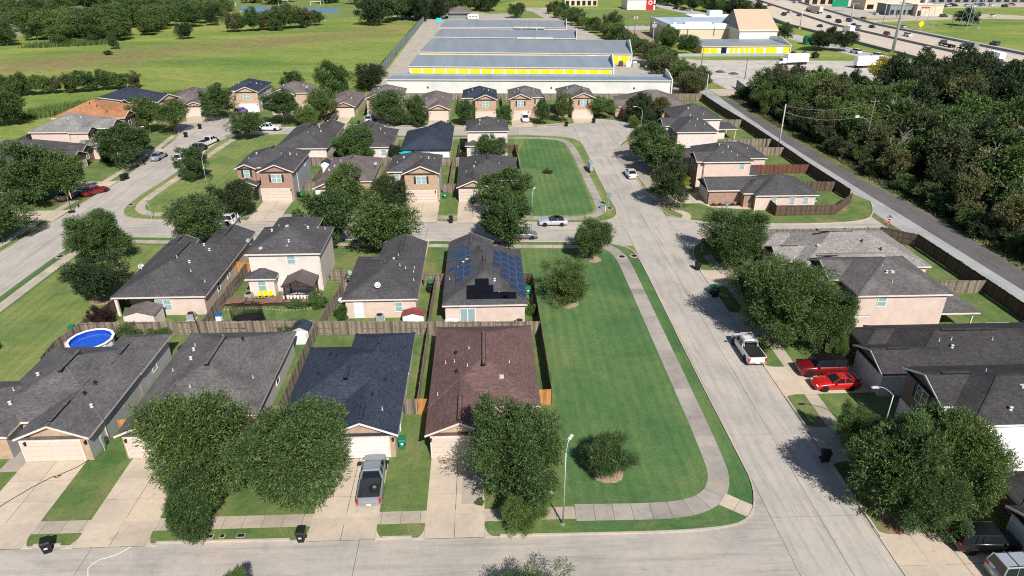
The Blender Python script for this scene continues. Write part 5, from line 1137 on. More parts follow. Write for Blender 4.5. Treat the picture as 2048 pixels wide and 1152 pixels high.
tree('round light green tree at the north street', -43.4, 172.4, 3.0, 2.2, 2.6, MIDB)
tree('tall tree with pale trunk behind the fifth row', -42.6, 203.6, 4.6, 4.6, 5.4, MIDB, trunk=TRUNKS_P)
tree('dark tree at the corner of the storage fence', -34.8, 217.2, 4.2, 3.8, 4.6, MIDD)
tree('low tree behind the weathered brown roof', -57.6, 217.8, 3.3, 2.6, 3.0)
tree('biggest of the clustered trees left of the faded brown roof', -23.4, 174.2, 4.3, 3.6, 4.4)
tree('middle one of the clustered trees by the faded brown roof', -16.6, 171.8, 2.9, 3.0, 3.8)
tree('lowest of the clustered trees by the faded brown roof', -21.3, 171.2, 2.7, 2.1, 2.6)
tree('small round tree beside the faded brown roofed garage', -15.4, 170.0, 2.0, 1.7, 2.0)
tree('round tree left of the navy roofed house in the fifth row', -4.4, 171.2, 2.3, 2.7, 3.5)
tree('light green bush-like tree right of the navy roofed fifth row house', 4.9, 172.2, 2.0, 2.0, 2.4, MIDB)
tree('oval tree right of the white car', 14.4, 171.4, 2.2, 2.8, 3.4)
tree('round tree left of the last driveway below the storage wall', 19.6, 173.8, 2.2, 2.8, 3.7)
tree('lacy pale crape myrtle at the cul-de-sac lawn', 30.3, 177.8, 3.0, 2.2, 3.3, MIDB)
tree('dark tree in front of the weathered roof at the cul-de-sac', 38.6, 172.6, 3.5, 2.9, 3.7, MIDD)
tree('pale grey-green tree in front of the weathered roof', 43.6, 175.2, 2.9, 2.6, 3.4, MIDO)
tree('clipped round topiary bush by the cul-de-sac', 36.4, 166.8, 1.5, 1.35, 1.4, MIDB, cat='bush', name='bush')
tree('small dark tree right of the topiary bush', 41.0, 165.6, 1.5, 1.4, 2.3, MIDD)
tree('upper tree of the group by the upper east street', 33.0, 137.5, 3.6, 3.3, 4.1)
tree('largest tree of the group by the upper east street', 33.8, 129.6, 4.6, 3.2, 3.9)
tree('lowest tree of the group by the upper east street', 31.0, 111.2, 3.3, 3.1, 3.9, [MIDD[1]])
tree('leafy tree against the pyramid roofed cream house', 1.5, 140.4, 2.8, 2.4, 2.9)
tree('broad tree between the two cream houses in the fourth row', -26.6, 139.6, 4.5, 3.2, 3.7, MIDB + MID[:1])
tree('narrow dark shrub left of the teal parasol', -18.6, 140.2, 1.3, 1.7, 1.9, MIDD, cat='shrub', name='shrub')
tree('drooping grey-green tree at the stop sign on the right', 34.4, 86.9, 4.5, 3.6, 4.1, [NEAR[0]])
tree('biggest tree on the right shading the white pickup', 32.6, 65.2, 4.3, 4.0, 5.3, [NEAR[1]])
tree('tall tree behind the biggest tree on the right', 35.0, 68.6, 4.0, 4.0, 5.0, [NEAR[2]])
tree('darker tree at the right flank of the biggest tree', 36.8, 63.6, 2.8, 3.2, 4.0, [NEAR[0]])
tree('twiggy tree between the stop sign tree and the biggest tree', 32.6, 75.8, 2.6, 2.0, 3.0, [SPARSE[1]])
tree('conical evergreen beside the red off-roader', 37.0, 60.9, .9, 1.6, 1.7, [NEARB[0]])
tree('bright green tree beside the curved street lamp', 31.8, 46.9, 1.9, 2.1, 2.6, NEARB)
tree('largest tree at the lower right over the street', 31.4, 39.9, 3.5, 4.0, 4.7, [NEAR[0]])
tree('tree in front of the dark brick house window', 35.8, 43.2, 2.9, 3.3, 4.2, [NEAR[2]])
tree('tree nearest the bottom right driveway', 36.3, 39.6, 3.1, 3.5, 4.3, [NEAR[1]])
tree('lower left limb of growth among the lower right trees', 32.9, 37.9, 2.4, 2.6, 3.1, [NEAR[1]])
tree('top of a tree poking up at the bottom centre of the picture', 2.6, 31.0, 2.4, 1.7, 2.3, [SPARSE[0]])
tree('top of a small bright tree at the bottom left of centre', -17.0, 32.4, 1.2, 1.5, 2.0, NEARB)
tree('yellow-green shrub by the upper east street', 35.2, 120.4, 1.9, 1.3, 1.4, [SHRUB_Y, MIDB[0]], cat='shrub', name='shrub')
for lb, x, y, r_, b_, c_ in (('purple leaved shrub at the fence corner by the covered patio', -44.9, 72.2, 1.3, 1.3, [SHRUB_R]), ('small red leaved shrub on the left lawn edge', -54.6, 67.6, .8, .5, [SHRUB_R]),
                         ('green bush behind the fence left of the two behind the pool', -40.6, 69.1, 1.3, .9, MIDB), ('green bush behind the fence right of the two behind the pool', -37.2, 69.0, 1.15, .75, MIDB),
                         ('leafy vegetable bush at the corner of the brick-edged bed', -20.8, 76.2, 1.3, 1.0, MIDB), ('low green bush behind the grey shed', -22.6, 70.3, 1.7, .7, MIDB),
                         ('flowering shrub left of the blue back door', -17.4, 73.0, .9, .9, MID), ('small shrub at the corner of the solar panelled house', 5.3, 73.0, .6, .8, MIDB),
                         ('round clipped bush beside the pink weathered-roof house', -77.4, 141.8, 1.2, 1.0, MIDD), ('row of bean plants in front of the gazebo', -23.6, 76.9, 1.6, .35, MIDB),
                         ('scrubby little tree in the upper open lawn', 12.2, 131.0, 1.0, .4, MIDO), ('cypress shrub by the arched window', -39.9, 116.6, .45, 1.3, MIDD),
                         ('palm-like plant behind the fifth row', -38.6, 199.8, 2.2, 1.6, MIDB), ('bush at the foot of the cream two-storey house', -33.0, 118.0, .5, .6, MIDD),
                         ('low shrub by the navy roofed white house', -4.6, 141.0, .8, .8, MIDD), ('tuft of weeds on the driveway edge of the maroon house', -.9, 41.9, .35, .25, MIDB)):
    tree(lb, x, y, r_, b_, b_ * .9, c_, cat='shrub', name='shrub')
MB((2.9, 0, 0)).box(0, 0, 0, 0, 0, 0) if 0 else None

# ---- the wood right of the gravel road, far tree masses, rows and hedges
PCH, HC = math.radians(PITCH), 40.0
def in_view(x, y, z, m=60):
    psi = R(YAW); fx, fy = math.sin(psi) * math.cos(PCH), math.cos(psi) * math.cos(PCH)
    w = x * fx + y * fy - (z - HC) * math.sin(PCH)
    if w < 1: return False
    r = x * math.cos(psi) - y * math.sin(psi); u = x * math.sin(psi) * math.sin(PCH) + y * math.cos(psi) * math.sin(PCH) + (z - HC) * math.cos(PCH)
    return -m < 1024 + 1383 * r / w < 2048 + m and -m < 576 - 1383 * u / w < 1152 + m
def inpoly(x, y, P):
    c = False
    for i in range(len(P)):
        (x1, y1), (x2, y2) = P[i], P[i - 1]
        if (y1 > y) != (y2 > y) and x < (x2 - x1) * (y - y1) / (y2 - y1) + x1: c = not c
    return c
def scatter(P, sp, n, seed, jit=None):
    r = random.Random(seed); xs = [p[0] for p in P]; ys = [p[1] for p in P]; out = []
    for _ in range(n):
        x, y = r.uniform(min(xs), max(xs)), r.uniform(min(ys), max(ys))
        if inpoly(x, y, P) and all((x - a) ** 2 + (y - b) ** 2 > sp * sp for a, b in out): out.append((x, y))
    return out
M['litter'] = m_plain('leaf_litter', (.035, .032, .018), .95, var=.4)
WP = [(77.6, 60), (77.2, 95), (76.2, 130), (74.8, 165), (74.6, 188), (79, 199), (89, 210), (103, 216), (110, 207), (113, 196), (128, 191), (142, 182), (155, 168), (160, 120), (150, 90), (120, 60)]
rw = random.Random(5); nw = 0
for x, y in scatter(WP, 5.6, 5200, 8):
    if not in_view(x, y, 6, 90): continue
    edge = x < 84 or (y > 185 and x < 114)
    big = x > 105 and y > 138
    s_ = rw.random(); hh = rw.uniform(5.5, 8.5) if edge else rw.uniform(8, 12.5)
    if big and not edge: hh = rw.uniform(11.5, 14.5)
    r_ = hh * rw.uniform(.36, .48); kk = 'leaf_d' if (big and s_ < .85) else ('leaf' if s_ < .52 else 'leaf_d' if s_ < .7 else 'leaf_o')
    cr = WOOD[kk] if s_ < .95 else WOODB
    lab = {'leaf': 'mid green broadleaf tree in the dense wood right of the gravel road', 'leaf_d': 'dark green broadleaf tree in the dense wood right of the gravel road', 'leaf_o': 'olive brown tinged tree in the dense wood right of the gravel road'}[kk]
    zone = ('at its front edge by the verge' if x < 88 else 'towards the highway' if y > 165 else 'deep inside its middle' if y > 115 else 'low down near the right picture edge')
    tree(lab.replace('in the dense wood right of the gravel road', 'in the roadside wood ' + zone), x, y, r_, hh * .46, hh * .56, cr, group='trees of the dense wood right of the gravel road', name='wood_tree', trunk=TRUNKS, z=0); nw += 1
MB().prism(WP, -.05, .04).build('woodland_floor', M['litter'])['kind'] = 'structure'
print('wood trees', nw)
def bare_mesh(seed):
    r = random.Random(seed); mb = MB()
    def br(p, d, L, w, k):
        q = p + d * L; mb.tube([tuple(p), tuple(p.lerp(q, .5) + Vector((r.uniform(-.1, .1), r.uniform(-.1, .1), 0)) * L), tuple(q)], [w, w * .75, w * .5], 5 if k > 1 else 4, caps=False)
        if k:
            for _ in range(3): br(p.lerp(q, r.uniform(.5, 1)), (d + Vector((r.uniform(-.9, .9), r.uniform(-.9, .9), r.uniform(-.2, .5)))).normalized(), L * r.uniform(.5, .75), w * .5, k - 1)
    br(Vector((0, 0, 0)), Vector((0, 0, 1)), 4.5, .2, 4); return mb.mesh('branches', M['bark_p'])
BARE = [bare_mesh(i) for i in range(2)]
for i, (x, y, q, wh) in enumerate([(80.5, 128, 1.0, 'behind the wooden utility pole'), (86, 112, 1.15, 'above the lower front shrubs'), (97, 120, 1.3, 'in the olive part of the wood'), (104, 104, 1.4, 'near the right edge of the picture'), (83, 98, 1.1, 'close to the verge low in the wood'), (92, 150, 1.2, 'in the middle of the wood'), (83, 178, 1.0, 'near the gravel yard end of the wood'), (112, 130, 1.5, 'below the darkest tall trees')]):
    t = empty('bare_tree', (x, y, 0), i * 1.3); tag(t, 'pale leafless tree ' + wh, 'bare tree'); link('branches', BARE[i % 2], t, (0, 0, 0), 0, (q, q, q))
tree('yellow-green tree sticking out of the top edge of the wood', 123, 213, 4.6, 4.0, 6.0, [SHRUB_Y], z=0)
tree('bright green tree at the far right edge of the wood', 152, 190, 7.0, 5.0, 7.6, WOODB, z=0)
tree('pale bare-twigged tree at the front of the wood', 84, 196, 3.2, 4, 6.5, MIDO, z=0)
for i in range(48):
    y = 58 + i * 3.1; x = (77.0 - (y - 60) * .016) + rw.uniform(-.9, 1.6); hh = rw.uniform(2.4, 4.8)
    if in_view(x, y, 2, 40): tree('low bushy shrub in the ragged front edge of the wood', x, y, hh * .55, hh * .46, hh * .44, [WOOD['leaf'][i % 2], WOOD['leaf_o'][i % 2], WOOD['leaf_d'][0]], group='shrubs along the front of the wood', name='shrub', cat='shrub', z=0)
def group_trees(pts, lab, grp, crowns, hr, name='tree', rr=(.42, .55)):
    n = 0
    for x, y in pts:
        hh = rw.uniform(*hr)
        if not in_view(x, y, hh * .6, 30): continue
        if lab is None and any(a - 7 < x < b + 5 and c - 44 < y < d + 3 for a, b, c, d in ((-262, -250, 470, 486), (-244, -228, 482, 494), (-246, -227, 358, 372), (-300, -282, 432, 446))): continue
        lb_ = lab or ('rounded green tree ' + ('at the front edge' if y < 372 else 'in the middle' if y < 440 else 'at the far back') + (', left part' if x < -215 else ', right part') + ' of the belt at the top left')
        tree(lb_, x, y, hh * rw.uniform(*rr), hh * .46, hh * .54, crowns, group=grp, name=name, z=0); n += 1
    return n
FARD = [with_mat(m, 'leaf_d', 'crown') for m in FAR]; FARB = [with_mat(m, 'leaf_b', 'crown') for m in FAR]
LP = [(-216, 322), (-200, 338), (-181, 322), (-168, 350), (-160, 392), (-156, 430), (-158, 470), (-178, 520), (-220, 520), (-300, 520), (-320, 470), (-262, 400), (-236, 345)]
print('left mass', group_trees(scatter(LP, 11.0, 2600, 4), None, 'trees of the belt at the top left', WOOD['leaf'][:1] + WOODB + WOOD['leaf'], (8.5, 12.5), rr=(.52, .66)))
print('hedge', group_trees([(-146 + i * 3.7 + rw.uniform(-.8, .8), 211 + i * 1.35 + rw.uniform(-1.2, 1.2)) for i in range(11)] + [(-150 - i * 4, 210) for i in range(4)], 'rounded shrub tree in the hedge row behind the left houses', 'hedge row at the near edge of the field', WOOD['leaf_o'] + WOOD['leaf'] + WOODB, (5.0, 7.2)))
print('row', group_trees([(55, 430), (50, 412), (54, 402), (55, 390), (57, 380), (58, 368), (60, 354), (62, 342), (61, 332), (63, 320), (62, 308), (64, 297), (62, 287), (66, 278), (62, 268), (65, 260), (61, 252), (64, 243), (60, 236), (65, 229), (61.5, 220), (66, 214), (62, 208), (50, 440), (46, 452), (51, 466), (44, 480), (49, 494)], 'rounded tree in the row beside the self-storage yard', 'tree row right of the storage buildings', WOOD['leaf'] + WOOD['leaf_o'][:1] + WOODB, (6, 8.5), rr=(.48, .6)))
tree('pale bushy tree at the end of the row by the storage wall', 60.5, 203, 4.0, 3.6, 4.0, MIDO, z=0)
print('field clump', group_trees([(-118, 384), (-113, 390), (-109, 396), (-107, 388), (-102, 396), (-98, 400), (-96, 408), (-92, 412), (-124, 382), (-128, 380)], 'bushy tree in the clump in the middle of the far field', 'clump of trees in the far field', WOOD['leaf'] + WOOD['leaf_o'], (8, 12)))
print('park', group_trees([(-62, 412), (-58, 425), (-50, 440), (-46, 448), (-40, 446), (-34, 452), (-30, 462), (-26, 448), (-36, 432), (-18, 505), (-8, 500), (0, 508), (6, 500)], 'broad dark tree in the park row beyond the storage yard', 'park trees behind the storage yard', WOOD['leaf'] + WOOD['leaf_d'], (10, 15), rr=(.5, .6)))
for lb, x, y, r_, b_ in (('small dark tree left of the field clump', -141, 352, 3.4, 3.6), ('dark conical tree in the far field', -150, 415, 3.6, 4.2), ('round bush in the far field left of the dark tree', -128, 432, 3.2, 2.8), ('dark twiggy tree in front of the blue fence', -113, 426, 4, 4), ('lone round tree on the far path', 21, 452, 4.6, 4.2), ('little tree at the field edge near the belt', -158, 318, 2.2, 2.8), ('reddish bush at the field centre', -152, 300, 2, .9), ('big dark tree at the left edge above the meadow', -226, 330, 7, 7), ('green shrub at the left edge below the hedge', -118, 176, 4.6, 4.4)):
    tree(lb, x, y, r_, b_, b_ * 1.1, MIDD if 'dark' in lb else MID, z=0)
print('hwy shrubs', group_trees([(132 + i * 2.9, 575 - i * 12.6 + rw.uniform(-2, 2)) for i in range(12)], 'dark tree in the row beside the raised highway', 'tree row at the left end of the highway', WOOD['leaf_d'][:1] + WOOD['leaf'][:1], (9, 12)))
print('far row', group_trees(scatter([(-330, 560), (-40, 560), (60, 600), (130, 640), (130, 800), (-400, 800)], 21, 700, 9), 'dark tree on the far horizon behind the playing fields', 'far horizon trees', FARD + FAR, (11, 16)))
for lb, x, y, r_, b_ in (('tree left of the tan storage tower', 131, 345, 3.8, 3.4), ('tree in front of the far tan tower', 139, 332, 3.6, 3.2), ('left one of the dark trees by the frontage road', 141, 300, 5, 3.4), ('middle one of the dark trees by the frontage road', 147, 304, 4.6, 3.6), ('right one of the dark trees by the frontage road', 151, 298, 4.4, 3.4), ('dark tree by the transmission line', 266, 395, 6, 3.6), ('tree left of the cream warehouse', 80, 310, 5, 4), ('tree by the yard gate', 76, 296, 4.6, 3.8), ('second tree by the yard gate', 82, 290, 4.2, 3.4), ('tree beside the utility pole near the car lot', 66, 372, 5, 4), ('tree by the red and white store', 122, 520, 6, 6)):
    tree(lb, x, y, r_, b_, b_ * 1.2 + .6, MIDD if 'dark' in lb else MID, z=0)
def tall_grass(label, pts, n, hgt, mat, seed):
    g = random.Random(seed); mb = MB()
    for _ in range(n):
        i = g.randrange(len(pts) - 1); t = g.random(); w = pts[i][2]
        x = pts[i][0] + (pts[i + 1][0] - pts[i][0]) * t + g.uniform(-w, w); y = pts[i][1] + (pts[i + 1][1] - pts[i][1]) * t + g.uniform(-w, w)
        a = g.uniform(0, 6.28); hh = hgt * g.uniform(.5, 1.1); s_ = .16; lx, ly = g.uniform(-.3, .3), g.uniform(-.3, .3)
        mb.poly([(x - s_ * math.cos(a), y - s_ * math.sin(a), 0), (x + s_ * math.cos(a), y + s_ * math.sin(a), 0), (x + lx, y + ly, hh)])
    o = mb.build('tall_grass', M[mat]); o['kind'] = 'stuff'; o['label'] = label; o['category'] = 'tall grass'
tall_grass('tall green grass between the field and the left houses', [(-118, 186, 4), (-110, 196, 4), (-100, 204, 4), (-86, 212, 3.5), (-66, 218, 2)], 9000, 1.9, 'leaf_b', 1)
tall_grass('tall reeds at the back of the top left field', [(-196, 326, 5), (-182, 332, 5), (-172, 338, 4)], 2600, 2.4, 'leaf', 2)
tall_grass('rough weeds on the verge between gravel road and wood', [(75, 60, 2), (75.6, 100, 1.6), (74.4, 130, 1.3), (73.2, 170, 1.2), (73, 205, 1.2)], 6000, .5, 'leaf_o', 3)
tall_grass('green growth along the storage yard fence', [(-37, 215, 1.5), (-36.5, 300, 1.4), (-36, 430, 1.4)], 4000, 1.2, 'leaf_b', 4)

# ================================================================ VEHICLES
def loft(mb, st, close=True):
    """st: list of rings, each a list of points with equal count"""
    n = len(st[0]); vs_ = [p for r in st for p in r]; fs = []
    for i in range(len(st) - 1):
        for k in range(n): fs.append((i * n + k, i * n + (k + 1) % n, (i + 1) * n + (k + 1) % n, (i + 1) * n + k))
    fs.append(tuple(range(n))[::-1]); fs.append(tuple(range((len(st) - 1) * n, len(st) * n))); mb.faces(vs_, fs)
def bring(x, zt, hw, zb=.24):
    return [(x, -hw * .90, zb), (x, -hw, zb + .14), (x, -hw, zt * .62), (x, -hw * .975, zt - .1), (x, -hw * .90, zt - .02), (x, -hw * .5, zt + .012), (x, hw * .5, zt + .012), (x, hw * .90, zt - .02), (x, hw * .975, zt - .1), (x, hw, zt * .62), (x, hw, zb + .14), (x, hw * .90, zb)]
CARS = {
 'sedan': dict(L=4.75, hw=.9, st=[(-2.37, .62, .70), (-2.33, .84, .80), (-2.15, .95, .86), (-1.5, 1.0, .90), (0, .98, .91), (.95, .97, .9), (1.5, .90, .89), (2.0, .80, .85), (2.28, .68, .76), (2.37, .5, .66)], cab=(-1.75, 1.0, -1.05, .25, .97, 1.43, .78, .58), wb=(-1.38, 1.40), wr=.33),
 'coupe': dict(L=4.6, hw=.89, st=[(-2.3, .6, .72), (-2.26, .86, .80), (-2.0, .93, .86), (-1.4, .95, .89), (0, .93, .89), (.7, .92, .88), (1.4, .84, .86), (1.95, .76, .83), (2.2, .66, .78), (2.3, .5, .7)], cab=(-1.75, .72, -.95, -.05, .92, 1.33, .76, .56), wb=(-1.3, 1.38), wr=.33),
 'hatch': dict(L=4.5, hw=.9, st=[(-2.25, .62, .78), (-2.2, .98, .84), (-1.9, 1.04, .89), (0, 1.02, .91), (1.1, 1.0, .9), (1.6, .93, .88), (2.05, .82, .84), (2.25, .6, .72)], cab=(-2.12, 1.15, -1.7, .45, 1.0, 1.58, .8, .62), wb=(-1.3, 1.38), wr=.35),
 'suv': dict(L=4.8, hw=.96, st=[(-2.35, .6, .9), (-2.32, 1.16, .92), (-2.0, 1.2, .95), (0, 1.2, .96), (1.0, 1.19, .96), (1.15, 1.16, .95), (2.2, 1.1, .93), (2.34, .95, .88), (2.38, .6, .84)], cab=(-2.28, 1.05, -2.2, .75, 1.17, 1.84, .86, .78), wb=(-1.45, 1.5), wr=.42),
 'wagon': dict(L=4.7, hw=.92, st=[(-2.35, .6, .84), (-2.3, 1.08, .88), (0, 1.08, .92), (1.15, 1.05, .91), (1.7, .96, .88), (2.15, .84, .84), (2.35, .6, .74)], cab=(-2.27, 1.2, -2.1, .6, 1.05, 1.7, .84, .72), wb=(-1.38, 1.42), wr=.36),
}
def wheel_meshes(r):
    def ty():
        mb = MB(); mb.tube([(0, -.11, 0), (0, -.11, 0), (0, .11, 0), (0, .11, 0)], [r * .72, r, r, r * .72], 18, caps=False); return mb.mesh('tyre', M['tyre'], False)
    def ri():
        mb = MB(); mb.tube([(0, -.10, 0), (0, .10, 0)], r * .70, 16)
        mb2 = mb; mb2.mi = 1
        for k in range(5):
            a = 6.283 * k / 5; mb2.bar((math.cos(a) * r * .3, -.104, math.sin(a) * r * .3), (math.cos(a) * r * .62, -.104, math.sin(a) * r * .62), .03, .01)
            a += .63; mb2.bar((math.cos(a) * r * .35, .104, math.sin(a) * r * .35), (math.cos(a) * r * .6, .104, math.sin(a) * r * .6), .03, .01)
        return mb.mesh('rim', [M['rim'], M['vent_k']])
    return cached(('ty', r), ty), cached(('ri', r), ri)
def add_wheels(t, hw, wb, wr, color=None):
    ty, ri = wheel_meshes(wr)
    for x in wb:
        for sg in (-1, 1):
            w = link('wheel', ty, t, (x, sg * (hw - .095), wr)); link('rim', ri, w)
            link('wheel_arch', cached(('wa', wr), lambda: MB().tube([(0, -.02, 0), (0, .02, 0)], wr * 1.16, 20).mesh('wheel_arch', M['tyre'])), t, (x, sg * (hw - .034), wr + .01))
def frustum(x0, x1, X0, X1, z0, z1, w0, w1):
    return [(x0, -w0, z0), (x1, -w0, z0), (x1, w0, z0), (x0, w0, z0), (X0, -w1, z1), (X1, -w1, z1), (X1, w1, z1), (X0, w1, z1)]
def car(label, kind, x, y, head, color, cat='car', z=.02, roofcol=None, group=None, spoiler=False, rack=False, soft=False, spare=False, name='parked_car', plate=True):
    c = CARS[kind]; t = empty(name, (x, y, z), R(head)); tag(t, label, cat, group)
    def bm():
        mb = MB(); loft(mb, [bring(a, b, w) for a, b, w in c['st']]); return mb.mesh('body', M['paint'], True)
    b = link('body', cached(('cb', kind), bm), t); b.color = color + (1,)
    x0, x1, X0, X1, z0, z1, w0, w1 = c['cab']
    def gm():
        mb = MB(); v = frustum(x0, x1, X0, X1, z0, z1, w0, w1); mb.faces(v, [(0, 1, 5, 4), (1, 2, 6, 5), (2, 3, 7, 6), (3, 0, 4, 7), (4, 5, 6, 7)]); return mb.mesh('window_glass', M['cglass'])
    link('window_glass', cached(('cg', kind), gm), t)
    def rm():
        mb = MB(); xm = (X0 + X1) / 2
        mb.faces([(X0, -w1 - .01, z1 - .01), (X1, -w1 - .01, z1 - .01), (X1, w1 + .01, z1 - .01), (X0, w1 + .01, z1 - .01), (X0 + .06, -w1 + .08, z1 + .04), (X1 - .12, -w1 + .08, z1 + .04), (X1 - .12, w1 - .08, z1 + .04), (X0 + .06, w1 - .08, z1 + .04)],
                 [(4, 5, 6, 7), (0, 1, 5, 4), (1, 2, 6, 5), (2, 3, 7, 6), (3, 0, 4, 7), (3, 2, 1, 0)])
        for sg in (-1, 1):
            mb.bar((x0, sg * w0, z0), (X0, sg * w1, z1), .09, .07); mb.bar((x1, sg * w0, z0), (X1, sg * w1, z1), .07, .07)
            mb.bar((xm - .1, sg * (w0 + .004), z0), (xm - .1, sg * (w1 + .006), z1), .08, .03)
            if x1 - x0 > 3: mb.bar((X0 + .75, sg * (w0 + .004), z0), (X0 + .8, sg * (w1 + .006), z1), .09, .03)
        return mb.mesh('roof', M['paint'])
    rf = link('roof', cached(('cr', kind), rm), t); rf.color = ((roofcol or color) + (1,))
    L = c['L'] / 2; zt = c['st'][1][1]
    for sg in (-1, 1):
        link('headlight', cached('hl', lambda: MB().box(-.06, .05, -.16, .16, -.05, .045).mesh('headlight', M['white_l'])), t, (L - .12, sg * .6, .64 if kind != 'suv' else .86))
        link('taillight', cached('tl', lambda: MB().box(-.05, .05, -.13, .13, -.11, .11).mesh('taillight', M['red_l'])), t, (-L + .03, sg * .67, zt - .16))
        m = link('wing_mirror', cached('wm', lambda: MB().box(-.07, .07, -.1, .1, -.06, .07).mesh('wing_mirror', M['paint'])), t, (x1 - .35, sg * (c['hw'] + .08), z0 + .04)); m.color = color + (1,)
    if plate: link('licence_plate', cached('lp', lambda: MB().box(-.015, .015, -.16, .16, -.08, .08).mesh('licence_plate', M['plate'])), t, (-L - .01, 0, .62))
    add_wheels(t, c['hw'], c['wb'], c['wr'])
    if spoiler: MB().box(-2.2, -1.95, -.72, .72, 1.06, 1.1).box(-2.1, -2.05, -.6, -.55, .9, 1.07).box(-2.1, -2.05, .55, .6, .9, 1.07).build('spoiler', M['vent_k'], t)
    if rack: MB().bar((-1.9, -.62, z1 + .07), (.4, -.62, z1 + .07), .04).bar((-1.9, .62, z1 + .07), (.4, .62, z1 + .07), .04).bar((-1.2, -.62, z1 + .08), (-1.2, .62, z1 + .08), .03).bar((0, -.62, z1 + .08), (0, .62, z1 + .08), .03).build('roof_rail', M['vent_k'], t)
    if soft: MB().faces(frustum(x0 + .05, x1 - .75, X0 + .02, X1 - .1, z0 + .02, z1 + .04, w0 + .015, w1 + .03), [(3, 0, 4, 7), (4, 5, 6, 7), (1, 2, 6, 5)]).build('soft_top', M['vent_k'], t)
    if spare: MB().tube([(-2.34, 0, .95), (-2.6, 0, .95)], .4, 16).build('spare_wheel', M['tyre'], t)
    return t
def pickup(label, x, y, head, color, z=.02, cover=False, rack=False, spare=False, name='pickup_truck', L=5.6, crew=True):
    t = empty(name, (x, y, z), R(head)); tag(t, label, 'pickup truck')
    col = color + (1,)
    def bm():
        mb = MB(); st = [(-.55, .98, .95), (-.5, 1.08, .96), (.9, 1.08, .97), (1.3, 1.06, .96), (1.5, 1.04, .96), (2.4, 1.0, .94), (2.68, .92, .88), (2.78, .6, .84)]
        loft(mb, [bring(a, b, w, .3) for a, b, w in st])
        # bed sides, floor, tailgate
        for sg in (-1, 1):
            mb.box(-2.72, -.55, sg * .96 - .045, sg * .96 + .005 if sg > 0 else sg * .96 + .045, .36, 1.10)
            mb.box(-2.72, -.55, min(sg * .88, sg * .94), max(sg * .88, sg * .94), 1.02, 1.13)
        mb.box(-2.80, -2.70, -.94, .94, .5, 1.10); return mb.mesh('body', M['paint'], False)
    b = link('body', cached('pk_body', bm), t); b.color = col
    link('truck_bed', cached('pbed', lambda: MB().box(-2.7, -.56, -.9, .9, .5, .62).box(-.6, -.555, -.9, .9, .6, 1.08).box(-2.25, -1.2, -.93, -.68, .6, .86).box(-2.25, -1.2, .68, .93, .6, .86).mesh('truck_bed', M['bed'])), t)
    link('bumper', cached('pbu', lambda: MB().box(-2.95, -2.8, -.95, .95, .42, .62).mesh('bumper', M['chrome'])), t)
    x0, x1, X0, X1, z0, z1, w0, w1 = (-.52, 1.75, -.35, .95, 1.05, 1.72, .87, .7)
    link('window_glass', cached('pk_glass', lambda: MB().faces(frustum(x0, x1, X0, X1, z0, z1, w0, w1), [(0, 1, 5, 4), (1, 2, 6, 5), (2, 3, 7, 6), (3, 0, 4, 7), (4, 5, 6, 7)]).mesh('window_glass', M['cglass'])), t)
    def rm():
        mb = MB()
        mb.faces([(X0, -w1 - .02, z1 - .02), (X1, -w1 - .02, z1 - .02), (X1, w1 + .02, z1 - .02), (X0, w1 + .02, z1 - .02), (X0 + .06, -w1 + .06, z1 + .06), (X1 - .14, -w1 + .06, z1 + .06), (X1 - .14, w1 - .06, z1 + .06), (X0 + .06, w1 - .06, z1 + .06)],
                 [(4, 5, 6, 7), (0, 1, 5, 4), (1, 2, 6, 5), (2, 3, 7, 6), (3, 0, 4, 7), (3, 2, 1, 0)])
        for sg in (-1, 1):
            mb.bar((x0, sg * w0, z0), (X0, sg * w1, z1), .12, .1); mb.bar((x1, sg * w0, z0), (X1, sg * w1, z1), .08, .08); mb.bar((.55, sg * (w0 + .005), z0), (.5, sg * (w1 + .005), z1), .1, .03)
        return mb.mesh('roof', M['paint'])
    r = link('roof', cached('pk_roof', rm), t); r.color = col
    for sg in (-1, 1):
        link('headlight', cached('hl', lambda: None), t, (2.72, sg * .68, .82)); link('taillight', cached('ptl', lambda: MB().box(-.04, .05, -.09, .09, -.2, .2).mesh('taillight', M['red_l'])), t, (-2.8, sg * .88, .86))
        m = link('wing_mirror', cached('pwm', lambda: MB().box(-.08, .08, -.15, .15, -.12, .12).mesh('wing_mirror', M['vent_k'])), t, (1.3, sg * 1.14, 1.16))
    link('licence_plate', cached('lp', lambda: None), t, (-2.96, 0, .55))
    add_wheels(t, .97, (-1.72, 1.82), .4)
    if cover: MB().box(-2.7, -.58, -.9, .9, 1.1, 1.14).build('bed_cover', M['vent_k'], t)
    if rack:
        mb = MB()
        for sg in (-.6, .6): mb.bar((-1.0, sg, 1.9), (1.2, sg, 1.9), .05)
        for q in (-.9, -.2, .5, 1.1): mb.bar((q, -.62, 1.9), (q, .62, 1.9), .04)
        for sg in (-.72, .72): mb.bar((-.62, sg, 1.1), (-.62, sg, 1.9), .05)
        mb.build('roof_rack', M['vent_w'], t)
    return t
car('grey sedan parked half under the large trees on the middle street', 'sedan', 5.5, 97.6, 0, (.16, .15, .17))
tp = pickup('blue-grey pickup with open bed on the driveway of the navy roofed house', -9.72, 44.5, 92, (.24, .27, .31))
sp = empty('spare_tyre', (-9.35, 43.2, .66)); tag(sp, 'spare tyre lying in the bed of the blue-grey pickup', 'tyre')
MB().lathe([(.16, .02), (.36, .0), (.41, .06), (.41, .2), (.36, .25), (.2, .24), (.16, .2)], 20).build('tyre', M['tyre'], sp, smooth=True); MB().lathe([(0, .06), (.17, .08), (.19, .2), (.12, .15), (0, .17)], 14).build('rim', M['rim'], sp)
pickup('white pickup with roof rack and dark bed cover under the biggest right-hand tree', 28.3, 63.6, 91, (.70, .72, .74), cover=True, rack=True)
